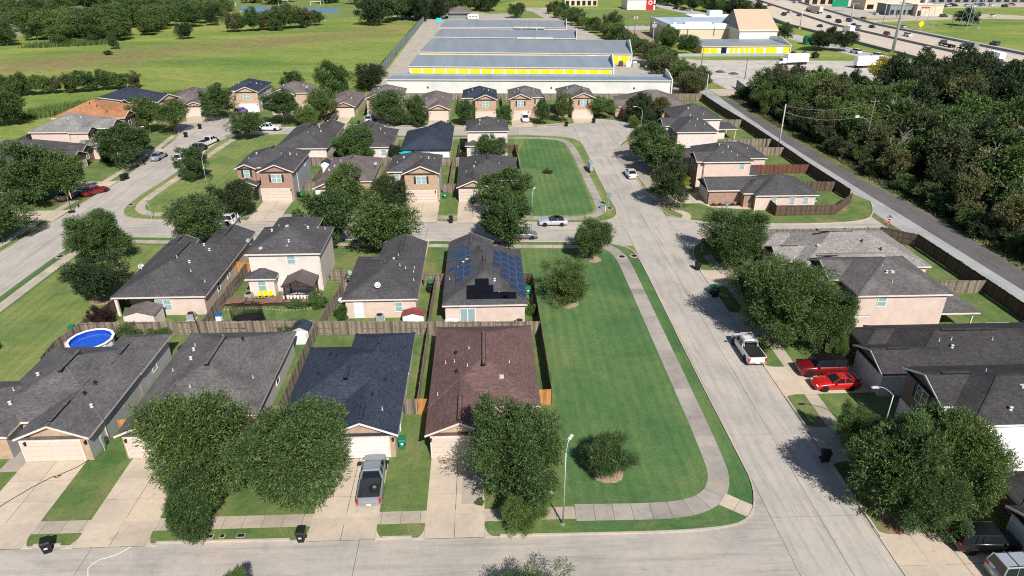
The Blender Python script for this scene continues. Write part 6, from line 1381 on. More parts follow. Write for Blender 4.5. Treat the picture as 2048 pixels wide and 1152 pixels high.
car('red boxy off-roader with black hard top on the right driveway', 'suv', 34.5, 59.35, 180, (.17, .006, .010), z=.09, roofcol=(.006, .006, .007), spare=True, cat='off-road car')
car('bright red fastback coupe with black spoiler on the right driveway', 'coupe', 34.8, 56.7, 181, (.55, .012, .012), z=.09, spoiler=True)
car('black crossover in the shade on the bottom right driveway', 'wagon', 36.4, 36.0, -3, (.005, .005, .007), z=.09)
car('silver grey wagon with roof rails cut off at the bottom right', 'wagon', 37.3, 33.2, 2, (.34, .38, .42), z=.09, rack=True)
car('silver convertible with black soft top parked on the middle street', 'coupe', 10.7, 103.0, 180, (.46, .49, .55), soft=True, roofcol=(.01, .01, .01))
car('white crossover parked behind the pale tree on the middle street', 'wagon', -42.3, 105.4, 176, (.66, .66, .70))
car('dark blue sedan on the driveway between the pink and cream houses', 'sedan', -36.2, 97.0, 100, (.03, .04, .09), z=.09)
car('silver blue sedan parked at the left street kerb', 'sedan', -67.9, 144.2, 86, (.25, .29, .36))
pickup('dark grey pickup parked on the left street', -61.9, 149.4, 78, (.06, .06, .065))
pickup('white pickup with black bed parked ahead of the dark pickup', -61.6, 155.8, 72, (.72, .72, .74), cover=True)
car('white car partly hidden behind the small lawn tree on the left street', 'hatch', -62.6, 143.0, 82, (.7, .7, .7))
car('dark red sedan in tree shade on the left street', 'sedan', -69.9, 121.6, 60, (.24, .01, .015))
car('dark grey car beside the dark red sedan', 'sedan', -73.0, 119.2, 70, (.05, .055, .06), z=.07)
pickup('white pickup parked across the north-west curve', -51.8, 168.4, 178, (.76, .76, .78))
car('purple hatchback outside the tan brick house with navy roof', 'hatch', -64.2, 187.2, 75, (.14, .09, .40), z=.09)
car('black car parked in shade left of the brown-grey roofed garage', 'suv', -38.6, 177.4, 80, (.006, .006, .006), z=.07)
car('silver car half hidden left of the clustered trees', 'hatch', -28.9, 177.0, 85, (.55, .58, .64), z=.07)
car('white hatchback facing the street in front of the fifth row garage', 'hatch', 10.4, 175.6, -88, (.75, .75, .77), z=.09)
car('small white sedan parked by the upper east street trees', 'sedan', 28.0, 128.2, 92, (.68, .68, .70))
car('blue and white car under the trees at the upper east driveway', 'hatch', 41.2, 161.8, 10, (.10, .22, .42), z=.07)

# small far vehicles: one mesh each, paint colour from the object
def far_car(kind='sedan'):
    def f():
        c = CARS[kind]; mb = MB(); loft(mb, [bring(a, b, w) for a, b, w in c['st']]); x0, x1, X0, X1, z0, z1, w0, w1 = c['cab']
        mb.mi = 1; mb.faces(frustum(x0, x1, X0, X1, z0, z1, w0, w1), [(0, 1, 5, 4), (1, 2, 6, 5), (2, 3, 7, 6), (3, 0, 4, 7)])
        mb.mi = 0; mb.box(X0, X1, -w1, w1, z1 - .01, z1 + .04)
        mb.mi = 2
        for q in c['wb']:
            for sg in (-1, 1): mb.tube([(q, sg * (c['hw'] - .2), c['wr']), (q, sg * (c['hw'] + .02), c['wr'])], c['wr'], 10)
        return mb.mesh('far_car', [M['paint'], M['cglass'], M['tyre']], False)
    return cached(('fc', kind), f)
def hz(y): return max(0, min(4.5, (y - 400) / 80 * 3.2)) + .35
COLS = {'black': (.008, .008, .009), 'white': (.72, .72, .74), 'silver': (.42, .44, .46), 'dark grey': (.06, .065, .07), 'dark red': (.28, .015, .02), 'navy blue': (.02, .04, .14), 'dark green': (.015, .04, .03), 'bright red': (.55, .02, .02)}
def fcar(label, x, y, head, colr, kind='sedan', z=None, group=None, name='far_car'):
    o = link(name, far_car(kind), None, (x, y, hz(y) if z is None else z), R(head)); o.color = COLS[colr] + (1,); return tag(o, label, 'car', group)
HW = [(187, 572, 'black', 'topmost dark car on the near carriageway'), (189, 536, 'dark red', 'dark red car near the upper end of the near carriageway'), (213, 566, 'black', 'topmost black car on the far carriageway'),
      (184, 490, 'dark grey', 'dark grey car above the black one at the upper near lanes'), (190, 502, 'black', 'black car beside the dark grey one at the upper near lanes'), (182, 473, 'black', 'large black car at the inner near lane below two dark cars'),
      (191, 488, 'dark red', 'maroon car right of the large black car'), (210, 524, 'silver', 'silver car on the far carriageway above the green sign'), (181.7, 440, 'black', 'black car left of a pale sport utility on the near lanes'), (189.8, 452, 'silver', 'pale sport utility on the near lanes'),
      (190, 437, 'dark grey', 'dark car right of the pale sport utility'), (214.4, 503, 'silver', 'pale car left of the red truck on the far lanes'), (181.8, 390, 'black', 'lone black car in the nearest lane left of the white box truck'), (204, 428, 'black', 'black car on the far lanes below the blue white trailer'),
      (201, 409, 'black', 'black sedan between two lane lines on the far lanes'), (223.6, 462, 'dark grey', 'dark car by the green sign on the feeder'), (224, 453, 'silver', 'silver car by the green sign on the feeder'), (209, 413, 'navy blue', 'navy blue car above the white box truck'),
      (202.6, 394, 'black', 'black car just above the white box truck'), (200, 383, 'silver', 'silver car just right of the white box truck'), (225.5, 430, 'dark grey', 'dark car on the feeder under the tall lamp'), (208, 385, 'black', 'black car right of centre on the far lanes'),
      (199, 353, 'dark red', 'red sedan on the highway left of the tall lamp mast'), (205.5, 346, 'white', 'white van-like car right of the tall lamp mast'), (227, 389, 'silver', 'silver car left of the yellow sign on the feeder'), (186, 297, 'white', 'white car below the flatbed truck'),
      (227.6, 315, 'dark grey', 'dark grey car on the feeder at the right edge'), (191, 275, 'white', 'white pickup-like car just above the wood')]
for i, (x, y, c_, lb) in enumerate(HW): fcar(lb, x, y, 90 if x < 196 else -90 if x < 217 else 90, c_, ('sedan', 'hatch', 'suv')[i % 3], z=hz(y) if x < 219 else .05)
for x, y, hd, c_, lb in [(153.4, 292.5, 105, 'white', 'white car left of a similar one on the frontage road'), (156, 281, 105, 'white', 'white car nearer the wood on the frontage road'), (134, 511, 120, 'black', 'black and white cars pair, left one on the ramp'), (139.8, 496, 120, 'silver', 'silver car on the ramp beside the tree row'), (136.5, 502, 120, 'black', 'black car just ahead of the silver one on the ramp'),
    (146.7, 345, 10, 'silver', 'silver car beside the tan storage tower'), (251, 463, 80, 'silver', 'silver car in the shop lot left of the tall lamp'), (253, 466, 80, 'black', 'black car in the shop lot left of the tall lamp'), (270, 488, 20, 'bright red', 'red car in the shop lot'), (270, 478, 15, 'white', 'long white car in front of the grey shop'),
    (284.9, 446.5, 0, 'dark green', 'dark green sport utility right of the cream shop'), (295, 449, 10, 'black', 'black car at the side road right of the shops'), (315, 445, 30, 'white', 'white car on the curving road at the far right'), (267.9, 558, 0, 'bright red', 'red truck-like car at the top shop lot'),
    (82.4, 389.5, 80, 'white', 'white car, left one of the fenced car row'), (85.2, 389.5, 80, 'white', 'white car, second of the fenced car row'), (88.2, 391, 80, 'silver', 'silver car, third of the fenced car row'), (269, 523, 20, 'white', 'white car left in the upper shop lot'), (285, 527, 20, 'white', 'white van in the upper shop lot'),
    (-241, 498, 0, 'white', 'white car among the trees at the top left'), (-26, 586, 0, 'silver', 'silver car beyond the playing fields'), (262, 560, 0, 'white', 'white car at the top edge shop lot'), (255, 556, 10, 'dark grey', 'dark car at the top edge shop lot'), (276, 566, 5, 'navy blue', 'blue car at the top edge shop lot'), (120, 548, 0, 'white', 'white car beside the red and white store'),
    (343, 528, 10, 'black', 'black car in the dealership row at the top right'), (352, 527, 10, 'silver', 'silver car in the dealership row at the top right'), (361, 530, 10, 'black', 'second black car in the dealership row'), (371, 528, 10, 'white', 'white car in the dealership row at the top right')]:
    fcar(lb, x, y, hd, c_, 'hatch' if len(lb) % 2 else 'suv', z=.04)
def truck(label, x, y, z, head, box, L=7.5, col='white', boxm='white', cat='truck', flat=False):
    t = empty('truck', (x, y, z), R(head)); tag(t, label, cat)
    c = MB().faces(frustum(L / 2, L / 2 + 2.0, L / 2, L / 2 + 1.4, .7, 2.5, 1.1, 1.0), [(0, 1, 5, 4), (1, 2, 6, 5), (2, 3, 7, 6), (3, 0, 4, 7), (4, 5, 6, 7)]).box(L / 2 + 1.6, L / 2 + 2.9, -1.0, 1.0, .6, 1.5).build('cab', M['paint'], t); c.color = COLS[col] + (1,)
    MB().box(L / 2 + 1.5, L / 2 + 1.85, -.95, .95, 1.6, 2.2).build('windscreen', M['cglass'], t)
    mb = MB()
    if flat: mb.box(-L / 2, L / 2 - .2, -1.15, 1.15, 1.0, 1.15)
    else:
        mb.box(-L / 2, L / 2 - .2, -1.22, 1.22, 1.0, box)
        for i in range(8): q = -L / 2 + .1 + (L - .3) * i / 8; mb.box(q, q + .06, -1.25, 1.25, 1.0, box + .02)
    mb.build('cargo_box', M[boxm], t)
    ty, ri = wheel_meshes(.45)
    for q in (-L / 2 + 1, -L / 2 + 2.1, L / 2 + 1.6):
        for sg in (-1, 1): link('wheel', ty, t, (q, sg * 1.0, .45))
    MB().box(-L / 2, L / 2 + 1.5, -.4, .4, .55, 1.0).build('chassis', M['vent_k'], t)
    return t
truck('white box truck on the highway', 184.9, 363, hz(363), 90, 3.4, 5.5)
truck('flatbed truck with dark cab on the highway', 202, 307.5, hz(307), 90, 1.2, 7, 'dark grey', 'vent_k', flat=True)
truck('dark dump truck behind the flatbed on the highway', 206, 299, hz(299), 90, 3.0, 6.5, 'silver', 'grey_w')
truck('white and dark truck just above the wood on the highway', 196, 269, hz(269), 90, 3.2, 8, 'white', 'white')
truck('dark red box truck at the top of the far lanes', 222, 510, .05, 90, 3.4, 6, 'dark red', 'red_b')
truck('blue and white car transporter on the highway', 206, 452, hz(452), 95, 4.0, 14, 'navy blue', 'vent_w')
truck('white box truck parked at the edge of the gravel yard', 116.5, 264, .03, 190, 3.9, 9)
truck('white lorry trailer parked behind the wood', 140.5, 255.5, .03, 5, 4.1, 12, 'white', 'white')
truck('second white trailer partly behind the first', 147, 251.5, .03, 5, 3.6, 8, 'white', 'vent_w')

# ================================================================ STREET FURNITURE
def bin_(label, x, y, rz, col='black', group='wheelie bins'):
    t = empty('wheelie_bin', (x, y, .03), R(rz)); tag(t, label, 'wheelie bin', group)
    def bm(mat):
        mb = MB(); mb.faces([(-.23, -.26, .06), (.23, -.26, .06), (.23, .26, .06), (-.23, .26, .06), (-.31, -.36, 1.02), (.31, -.36, 1.02), (.31, .38, 1.02), (-.31, .38, 1.02)], [(0, 1, 5, 4), (1, 2, 6, 5), (2, 3, 7, 6), (3, 0, 4, 7), (3, 2, 1, 0), (4, 5, 6, 7)])
        mb.box(-.33, .33, -.38, .40, .96, 1.03); return mb.mesh('bin_body', M[mat])
    mt = 'black' if col == 'black' else 'green_p'
    link('bin_body', cached(('bb', mt), lambda: bm(mt)), t)
    link('lid', cached(('bl', mt), lambda: MB().faces([(-.34, -.42, 1.035), (.34, -.42, 1.035), (.34, .42, 1.035), (-.34, .42, 1.035), (-.27, -.32, 1.12), (.27, -.32, 1.12), (.27, .34, 1.15), (-.27, .34, 1.15)], [(0, 1, 5, 4), (1, 2, 6, 5), (2, 3, 7, 6), (3, 0, 4, 7), (4, 5, 6, 7), (3, 2, 1, 0)]).mesh('lid', M[mt])), t)
    for sg in (-1, 1): link('wheel', cached('bw', lambda: MB().tube([(-.03, 0, 0), (.03, 0, 0)], .13, 12).mesh('wheel', M['tyre'])), t, (sg * .27, .3, .13))
    link('handle', cached('bh', lambda: MB().bar((-.26, .45, 1.06), (.26, .45, 1.06), .035).bar((-.26, .36, 1.04), (-.26, .45, 1.06), .03).bar((.26, .36, 1.04), (.26, .45, 1.06), .03).mesh('handle', M['tyre'])), t)
    if col == 'black' and y < 50: link('bin_label', cached('bla', lambda: MB().box(-.12, .12, -.375, -.362, .62, .66).box(-.12, .12, -.36, -.35, .52, .56).mesh('bin_label', M['plate'])), t)
    if col == 'green': link('bin_label', cached('blb', lambda: MB().box(-.1, .1, -.352, -.335, .6, .8).mesh('bin_label', M['plate'])), t)
for a in [('black wheelie bin tipped towards the street at the bottom left corner', -32.6, 38.3, 25), ('black wheelie bin on the kerb left of the grey pickup driveway', -14.2, 38.6, 0), ('green wheelie bin beside the white garage door of the navy roofed house', -7.75, 49.0, 5, 'green'),
          ('black wheelie bin on the middle street across from the solar panelled house', -5.6, 104.4, 10), ('green wheelie bin right of the middle tan brick house', -7.1, 116.4, 0, 'green'), ('green wheelie bin at the garage of the house with long ridge vents', -2.2, 113.6, 0, 'green'),
          ('green wheelie bin in the side yard by the blue-door house', -7.3, 80.8, 0, 'green'), ('green wheelie bin behind the fence at the solar panelled house', 5.2, 78.6, 0, 'green'), ('black wheelie bin below the stop sign on the right', 28.9, 85.1, 10), ('green wheelie bin on the right street kerb by the biggest tree', 28.9, 78.0, 80, 'green'),
          ('black wheelie bin in front of the green one by the biggest tree', 28.9, 77.0, 80), ('black wheelie bin in shade under the lower right trees', 28.9, 45.8, 80), ('left black wheelie bin of two on the left street', -68.5, 129.2, 80), ('right black wheelie bin of two on the left street', -68.2, 130.1, 80),
          ('black wheelie bin by the twin umbrella trees', -69.2, 162.3, 80), ('black wheelie bin outside the half-timbered garage', -73.0, 184.0, 10), ('black wheelie bin standing on the cul-de-sac in front of the half-timbered house', -68.9, 170.4, 60), ('black wheelie bin right of the brown-grey roofed garage driveway', -30.9, 172.3, 0),
          ('black wheelie bin right of the faded brown roofed garage', -8.3, 169.6, 0), ('black wheelie bin left of the last driveway on the north street', 20.2, 169.4, 20), ('black wheelie bin right of the last driveway on the north street', 27.4, 172.6, 30), ('green wheelie bin beside the red brick fronted house', -32.2, 118.0, 0, 'green'),
          ('green wheelie bin beside the hidden dark roofed house', -30.1, 118.4, 0, 'green'), ('green wheelie bin by the pyramid roofed cream house', -5.0, 149.0, 0, 'green'), ('green wheelie bin in the back yard of the corner house', 56.5, 110.8, 0, 'green'), ('small black bin in front of the blue-door side yard', -7.3, 79.6, 0)]:
    bin_(*a)
def lamp(label, x, y, H_, ang, arm=1.6, z=LZ):
    t = empty('street_lamp', (x, y, z), R(ang)); tag(t, label, 'street lamp')
    MB().tube([(0, 0, 0), (0, 0, H_ - .5)], [.07, .04] if y < 60 else [.05, .03], 10).build('pole', M['pole'], t, smooth=True)
    n = 7; pts = [(arm * (i / n), 0, H_ - .5 + .9 * math.sin(R(90 * i / n))) for i in range(n + 1)]
    MB().tube(pts, .035, 7).build('arm', M['pole'], t, smooth=True)
    MB().faces(frustum(arm - .05, arm + .6, arm + .05, arm + .53, H_ + .34, H_ + .45, .12, .08), [(0, 1, 5, 4), (1, 2, 6, 5), (2, 3, 7, 6), (3, 0, 4, 7), (4, 5, 6, 7), (3, 2, 1, 0)]).build('lamp_head', M['vent_w'], t)
    MB().box(-.14, .14, -.14, .14, 0, .08).build('base_plate', M['pole'], t); return t
lamp('tall pale street lamp standing on the front kerb strip by the lawn', 5.5, 39.4, 7.5, 60, .5)
lamp('slim street lamp in front of the two large trees on the middle street', 6.85, 96.8, 7.4, 70, .9)
lamp('curved arm street lamp rising above the bright tree on the right', 34.3, 47.2, 6.2, 180, 1.5)
lamp('thin street lamp on the left lawn above the crosswalk curve', -49.9, 121.5, 6.5, 90, 1.0)
lamp('thin street lamp by the spreading umbrella tree', -43.8, 171.0, 6.8, 200, 1.0)
lamp('thin street lamp by the twin trees on the left street', -70.4, 141.5, 6.8, 20, 1.4)
lamp('curved street lamp in front of the topiary bush', 37.8, 165.2, 5.2, 190, 1.8)
def octo(r): return [(r * math.cos(R(22.5 + 45 * i)), r * math.sin(R(22.5 + 45 * i))) for i in range(8)]
def text(body, size, mat, parent, loc, rot, name='lettering', ext=.004):
    cu = bpy.data.curves.new(name, 'FONT'); cu.body = body; cu.size = size; cu.align_x = 'CENTER'; cu.align_y = 'CENTER'; cu.extrude = ext; cu.materials.append(M[mat])
    dg = bpy.context.evaluated_depsgraph_get(); ob = bpy.data.objects.new(name, cu); me = bpy.data.meshes.new_from_object(ob); bpy.data.objects.remove(ob)
    o = link(name, me, parent, loc); o.rotation_euler = rot; return o
def stop_sign(label, x, y, face, H_=2.5, blades=False, back=False):
    """face: direction angle the printed side looks to (0 = +x)"""
    t = empty('stop_sign', (x, y, LZ), R(face + 90)); tag(t, label, 'stop sign')
    MB().box(-.03, .03, -.03, .03, 0, H_ + .35).build('post', M['pole'], t)
    pl = MB(); P = octo(.40); pl.faces([(a, -.05, H_ + b) for a, b in P] + [(a, -.035, H_ + b) for a, b in P], [tuple(range(8)), tuple(range(8, 16))[::-1]] + [(i, i + 8, (i + 1) % 8 + 8, (i + 1) % 8) for i in range(8)])
    p = pl.build('sign_plate', M['white'], t)
    q = octo(.37); MB().faces([(a, -.055, H_ + b) for a, b in q], [tuple(range(8))]).build('red_field', M['sign_red'], p)
    text('STOP', .30, 'white', p, (0, -.062, H_), (R(90), 0, 0))
    if blades:
        MB().box(-.42, .42, -.012, .012, H_ + .5, H_ + .66).build('street_name_blade', M['sign_green'], t); MB().box(-.012, .012, -.4, .4, H_ + .68, H_ + .84).build('street_name_blade', M['sign_green'], t)
    return t
stop_sign('red stop sign with white border beside the drooping tree on the right', 30.8, 90.0, -90, 2.3)
stop_sign('faded stop sign under green street name blades on the left corner', -54.2, 107.9, 200, 2.4, blades=True)
stop_sign('dark red stop sign at the end of the side street by the gravel road', 61.4, 96.6, -100, 2.3, blades=True)
t = empty('street_sign', (39.0, 104.6, LZ), R(20)); tag(t, 'grey backed street sign on the corner house lawn', 'street sign')
MB().box(-.03, .03, -.03, .03, 0, 3.0).build('post', M['pole'], t); MB().box(-.3, .3, .03, .045, 1.9, 2.6).build('sign_plate', M['sign_back'], t); MB().box(-.4, .4, -.01, .01, 2.75, 2.9).build('street_name_blade', M['sign_green'], t)
t = empty('street_sign', (20.9, 111.0, LZ), R(-10)); tag(t, 'pale grey sign seen from behind at the upper lawn corner', 'street sign')
MB().box(-.03, .03, -.03, .03, 0, 2.6).build('post', M['pole'], t); MB().box(-.38, .38, .03, .045, 1.5, 2.5).build('sign_plate', M['sign_back'], t)
t = empty('marker_post', (19.9, 108.3, LZ), R(0)); tag(t, 'short white marker post at the upper lawn corner', 'marker post'); MB().box(-.04, .04, -.04, .04, 0, 1.1).build('post', M['white'], t)
t = empty('marker_post', (19.9, 110.2, LZ), R(0)); tag(t, 'low dark green utility box beside the pale grey sign', 'utility box'); MB().box(-.55, .55, -.3, .3, 0, .5).box(-.6, .6, -.35, .35, .5, .55).build('cover', M['slat_green'], t)
t = empty('mailbox_cluster', (20.7, 131.6, LZ), 0); tag(t, 'grey cluster mailbox unit beside the upper pavement', 'mailboxes')
MB().box(-.3, .3, -1.6, 1.6, .5, 1.75).box(-.34, .34, -1.65, 1.65, 1.75, 1.85).build('cabinet', M['pole'], t); MB().box(-.08, .08, -1.3, -1.1, 0, .5).box(-.08, .08, 1.1, 1.3, 0, .5).build('pedestal', M['pole'], t)
MB().box(-.33, -.3, -1.5, -.02, .6, 1.7).box(-.33, -.3, .02, 1.5, .6, 1.7).build('mailbox_door', M['vent_w'], t)
for lb, x, y in (('dark manhole cover in the corner pavement beside the open lawn', 19.35, 89.9), ('storm drain cover at the kerb beside the open lawn corner', 21.15, 90.1), ('dark manhole cover by the left pavement', -61.0, 93.2), ('round drain cover under the spreading left tree', -60.1, 95.6), ('drain cover at the kerb by the left lawn corner', -60.9, 115.2), ('round drain cover on the curve of the left lawn', -57.4, 99.4), ('drain cover at the upper lawn corner', 21.0, 110.2), ('manhole cover at the left edge of the west street', -68.2, 90.0)):
    t = empty('manhole_cover', (x, y, .08)); tag(t, lb, 'manhole cover'); MB().lathe([(0, .02), (.42, .02), (.44, 0)], 16).build('lid', M['rvent_side'], t); MB().lathe([(.44, .015), (.62, .012), (.64, -.02)], 16).build('collar', M['kerb'], t)
# basketball hoop
t = empty('basketball_hoop', (-69.0, 111.8, .03), R(35)); tag(t, 'portable basketball hoop with black base on the left street', 'basketball hoop')
MB().box(-.5, .5, -.35, .35, 0, .25).build('base', M['vent_k'], t); MB().bar((0, 0, .2), (.1, 0, 3.0), .1).build('pole', M['vent_k'], t); MB().box(.45, .5, -.7, .7, 2.5, 3.4).build('backboard', M['white'], t)
MB().bar((.1, 0, 2.9), (.48, 0, 3.0), .06).lathe([(.22, 2.72), (.24, 2.72), (.24, 2.75), (.22, 2.75)], 14, c=(.76, 0)).build('rim', M['sign_red'], t)
# power line poles
def wpole(label, x, y, H_, mat='wood_pole', cross=True, lampd=None, rz=0, z=0):
    t = empty('utility_pole', (x, y, z), R(rz)); tag(t, label, 'utility pole')
    MB().tube([(0, 0, 0), (0, 0, H_)], [.16, .10], 9).build('pole', M[mat], t, smooth=True)
    if cross: MB().box(-.9, .9, -.06, .06, H_ - .7, H_ - .58).build('crossarm', M[mat], t); MB().lathe([(0, H_ - .58), (.05, H_ - .58), (.05, H_ - .42), (0, H_ - .4)], 8, c=(-.75, 0)).lathe([(0, H_ - .58), (.05, H_ - .58), (.05, H_ - .42), (0, H_ - .4)], 8, c=(.75, 0)).build('insulator', M['vent_w'], t)
    if lampd:
        MB().tube([(0, 0, H_ * .6), (lampd * .5, 0, H_ * .68), (lampd, 0, H_ * .7)], .035, 6).build('lamp_arm', M['pole'], t); MB().box(min(lampd, lampd * 1.3), max(lampd, lampd * 1.3), -.14, .14, H_ * .69, H_ * .73).build('lamp_head', M['vent_w'], t)
    return t
wpole('tall pale leaning pole by the gravel road fence', 63.2, 144.4, 10.2, 'wood_pale', cross=False)
wpole('slim pole by the fence where the gravel road bends', 63.3, 198.6, 7.5, 'wood_pale', cross=False)
wpole('wooden utility pole with lamp arm inside the wood edge', 78.5, 138.0, 12.5, 'wood_pole', lampd=-2.6)
wpole('wooden utility pole at the left edge of the gravel yard', 74.1, 241.3, 9.0)
wpole('wooden utility pole standing in the gravel yard before the wood', 87, 234, 7.0)
wpole('utility pole with transformers beside the fenced cars', 72.9, 349, 12); wpole('pale utility pole with transformers before the yard trees', 73.5, 312.4, 11, 'wood_pale'); wpole('utility pole behind the tree row', 76.3, 425, 9); wpole('thin utility pole left of the fenced cars', 73.2, 367.4, 10)
wpole('wooden utility pole in the far right meadow', 251.4, 385, 9); wpole('dark utility pole left of the far shops', 248, 434, 7)
for x, y in ((72.9, 349), (73.5, 312.4)):
    t = empty('transformer', (x, y, 8.4)); tag(t, 'grey transformer cans on the ' + ('upper' if y > 330 else 'lower') + ' pole by the storage tree row', 'transformer'); MB().lathe([(0, 0), (.35, 0), (.35, 1.3), (0, 1.4)], 10, c=(-.6, 0)).lathe([(0, 0), (.35, 0), (.35, 1.3), (0, 1.4)], 10, c=(.6, 0)).build('can', M['vent_w'], t)
def wire(label, a, b, sag, r=.025):
    a = Vector(a); b = Vector(b); n = 14; mb = MB(); o = a
    mb = MB(tuple(a)); mb.tube([tuple(a.lerp(b, i / n) - Vector((0, 0, sag * 4 * (i / n) * (1 - i / n)))) for i in range(n + 1)], r, 5)
    ob = mb.build('power_line', M['wire'], None, tuple(a)); tag(ob, label, 'power line')
wire('upper cable sagging from the leaning pole to the wood edge pole', (63.2, 144.4, 9.9), (78.5, 138, 11.8), 1.3, .03); wire('lower cable sagging from the leaning pole to the wood edge pole', (63.2, 144.4, 8.6), (78.5, 138, 9.4), 1.5, .03)
wire('cable between the gravel yard poles', (74.1, 241.3, 8.5), (87, 234, 6.6), .6)

# ================================================================ BACK YARD THINGS
t = empty('round_pool', (-43.6, 67.3, LZ)); tag(t, 'round above-ground pool with blue water and white rim', 'swimming pool')
def m_water(c):
    N = NT('pool_water'); N.col(N.ramp(N.noise(1.3, 3, dist=1.5), [(.3, c), (.7, sc3(c, 1.5))])); N.set(Roughness=.06, Specular_IOR_Level=.6); N.bump(N.noise(5, 2), .2, .02); return N.m
M['water'] = m_water((.01, .07, .42)); M['water_t'] = m_water((.02, .26, .30)); M['liner'] = m_plain('pool_liner', (.012, .05, .34), .4)
MB().lathe([(2.25, 0), (2.25, 1.15)], 14).build('wall', M['trim_w'], t); MB().lathe([(2.12, 1.17), (2.4, 1.17), (2.4, 1.24), (2.12, 1.24), (2.12, 1.17)], 14).build('rim', M['white'], t)
MB().lathe([(2.15, .6), (2.15, 1.2)], 14).lathe([(2.14, .6), (2.14, 1.2)][::-1], 14).build('liner', M['liner'], t); MB().lathe([(0, .88), (2.15, .88)], 14).build('water', M['water'], t)
MB().bar((-2.2, -.9, 0), (-2.2, -.9, 1.5), .06).bar((-2.5, -.9, 0), (-2.2, -.9, 1.5), .06).build('ladder', M['white'], t)
t = empty('pool_float', (-46.0, 64.2, LZ)); tag(t, 'pale grey domed cover by the fence beside the round pool', 'cover'); MB().lathe([(0, .5), (.4, .45), (.65, .2), (.7, 0)], 12).build('dome', M['pole'], t)
t = empty('swimming_pool', (58.6, 60.0, 0)); tag(t, 'teal pool partly visible at the right edge', 'swimming pool')
t.location = (60.6, 63.3, LZ); MB().lathe([(2.2, 0), (2.2, 1.1)], 16).build('wall', M['trim_w'], t); MB().lathe([(0, .95), (2.1, .95)], 16).build('water', M['water_t'], t); MB().lathe([(2.1, 1.1), (2.35, 1.1), (2.35, 1.17), (2.1, 1.17)], 16).build('rim', M['pole'], t)
def shed(label, x0, x1, y0, y1, h, rise, wallm, roofm, ax='y', doors=True, trimm='trim_w'):
    t = empty('garden_shed', ((x0 + x1) / 2, (y0 + y1) / 2, LZ)); tag(t, label, 'shed'); o = ((x0 + x1) / 2, (y0 + y1) / 2, LZ)
    w = MB(o); w.box(x0, x1, y0, y1, LZ, h); xm = (x0 + x1) / 2
    if ax == 'y':
        for y in (y0 + .001, y1 - .001): w.poly([(x0, y, h), (x1, y, h), (xm, y, h + rise)])
        r = MB(o)
        for sg, xe in ((-1, x0 - .12), (1, x1 + .12)): r.faces([(xe, y0 - .12, h - .06), (xe, y1 + .12, h - .06), (xm, y1 + .12, h + rise), (xm, y0 - .12, h + rise), (xe, y0 - .12, h), (xe, y1 + .12, h), (xm, y1 + .12, h + rise + .06), (xm, y0 - .12, h + rise + .06)], [(4, 5, 6, 7), (3, 2, 1, 0), (0, 1, 5, 4), (0, 4, 7, 3), (1, 2, 6, 5)])
    w.build('wall', M[wallm], t); r.build('roof', M[roofm], t)
    d = MB(o)
    if doors: d.box(xm - .6, xm - .01, y0 - .03, y0 - .003, LZ + .05, h - .1).box(xm + .01, xm + .6, y0 - .03, y0 - .003, LZ + .05, h - .1)
    d.box(x0 - .02, x0 + .06, y0 - .02, y0, LZ, h).box(x1 - .06, x1 + .02, y0 - .02, y0, LZ, h); d.build('door', M[trimm], t)
    return t
shed('cream garden shed with brown roof behind the fence by the covered patio', -41.7, -38.3, 71.2, 73.7, 2.0, .45, 'trim', 'sh_mid', doors=False, trimm='trim')
shed('small grey shed with dark roof in the corner behind the second house', -21.6, -19.9, 67.2, 68.9, 1.9, .45, 'vent_w', 'sh_navy')
shed('low white shed with rusty red roof behind the blue-door house', -9.9, -7.5, 71.2, 72.5, 1.3, .3, 'white', 'rust', doors=False)
t = shed('narrow pale blue playhouse shed right of the red brick fronted house', -31.5, -29.9, 131.0, 132.8, 2.4, .4, 'door_blue', 'sh_navy')
# gazebo
t = empty('gazebo', (-23.3, 78.7, LZ)); tag(t, 'dark timber gazebo with brown hipped metal roof behind the cream house', 'gazebo')
o = (-23.3, 78.7, LZ); r = MB(o)
x0, x1, y0, y1, h_, rz_ = -25.3, -21.3, 77.0, 80.3, 2.45, 3.35
r.faces([(x0, y0, h_), (x1, y0, h_), (x1, y1, h_), (x0, y1, h_), (-23.3, y0, rz_), (-23.3, y1, rz_)], [(0, 4, 5, 3), (1, 2, 5, 4)]).faces([(x0, y0, h_ - .07), (x1, y0, h_ - .07), (x1, y1, h_ - .07), (x0, y1, h_ - .07), (-23.3, y0, rz_ - .07), (-23.3, y1, rz_ - .07)], [(3, 5, 4, 0), (4, 5, 2, 1)]); r.build('roof', M['purple'], t)
b = MB(o)
for px in (x0 + .3, x1 - .3):
    for py in (y0 + .3, y1 - .3): MB(o).box(px - .09, px + .09, py - .09, py + .09, LZ, h_).build('post', M['door_dark'], t)
b.bar((x0, y0 + .1, h_), (x1, y0 + .1, h_), .14).bar((x0 + .3, y0 + .1, h_), (-23.3, y0 + .1, rz_ - .1), .1).bar((x1 - .3, y0 + .1, h_), (-23.3, y0 + .1, rz_ - .1), .1).bar((-23.3, y0 + .1, h_), (-23.3, y0 + .1, rz_), .1).bar((x0, y1 - .1, h_), (x1, y1 - .1, h_), .14).bar((x0 + .3, y0 + .3, 1.8), (x0 + .9, y0 + .2, h_), .1).bar((x1 - .3, y0 + .3, 1.8), (x1 - .9, y0 + .2, h_), .1)
b.build('truss', M['door_dark'], t)
sheet('patio_slab', [(-25.5, 76.9), (-21.2, 76.9), (-21.2, 80.6), (-25.5, 80.6)], .05, .09, M['concrete_d'])
sheet('garden_path', [(-26.0, 77.4), (-25.4, 77.4), (-25.3, 80.6), (-26.2, 80.6)], .05, .095, M['drive'])
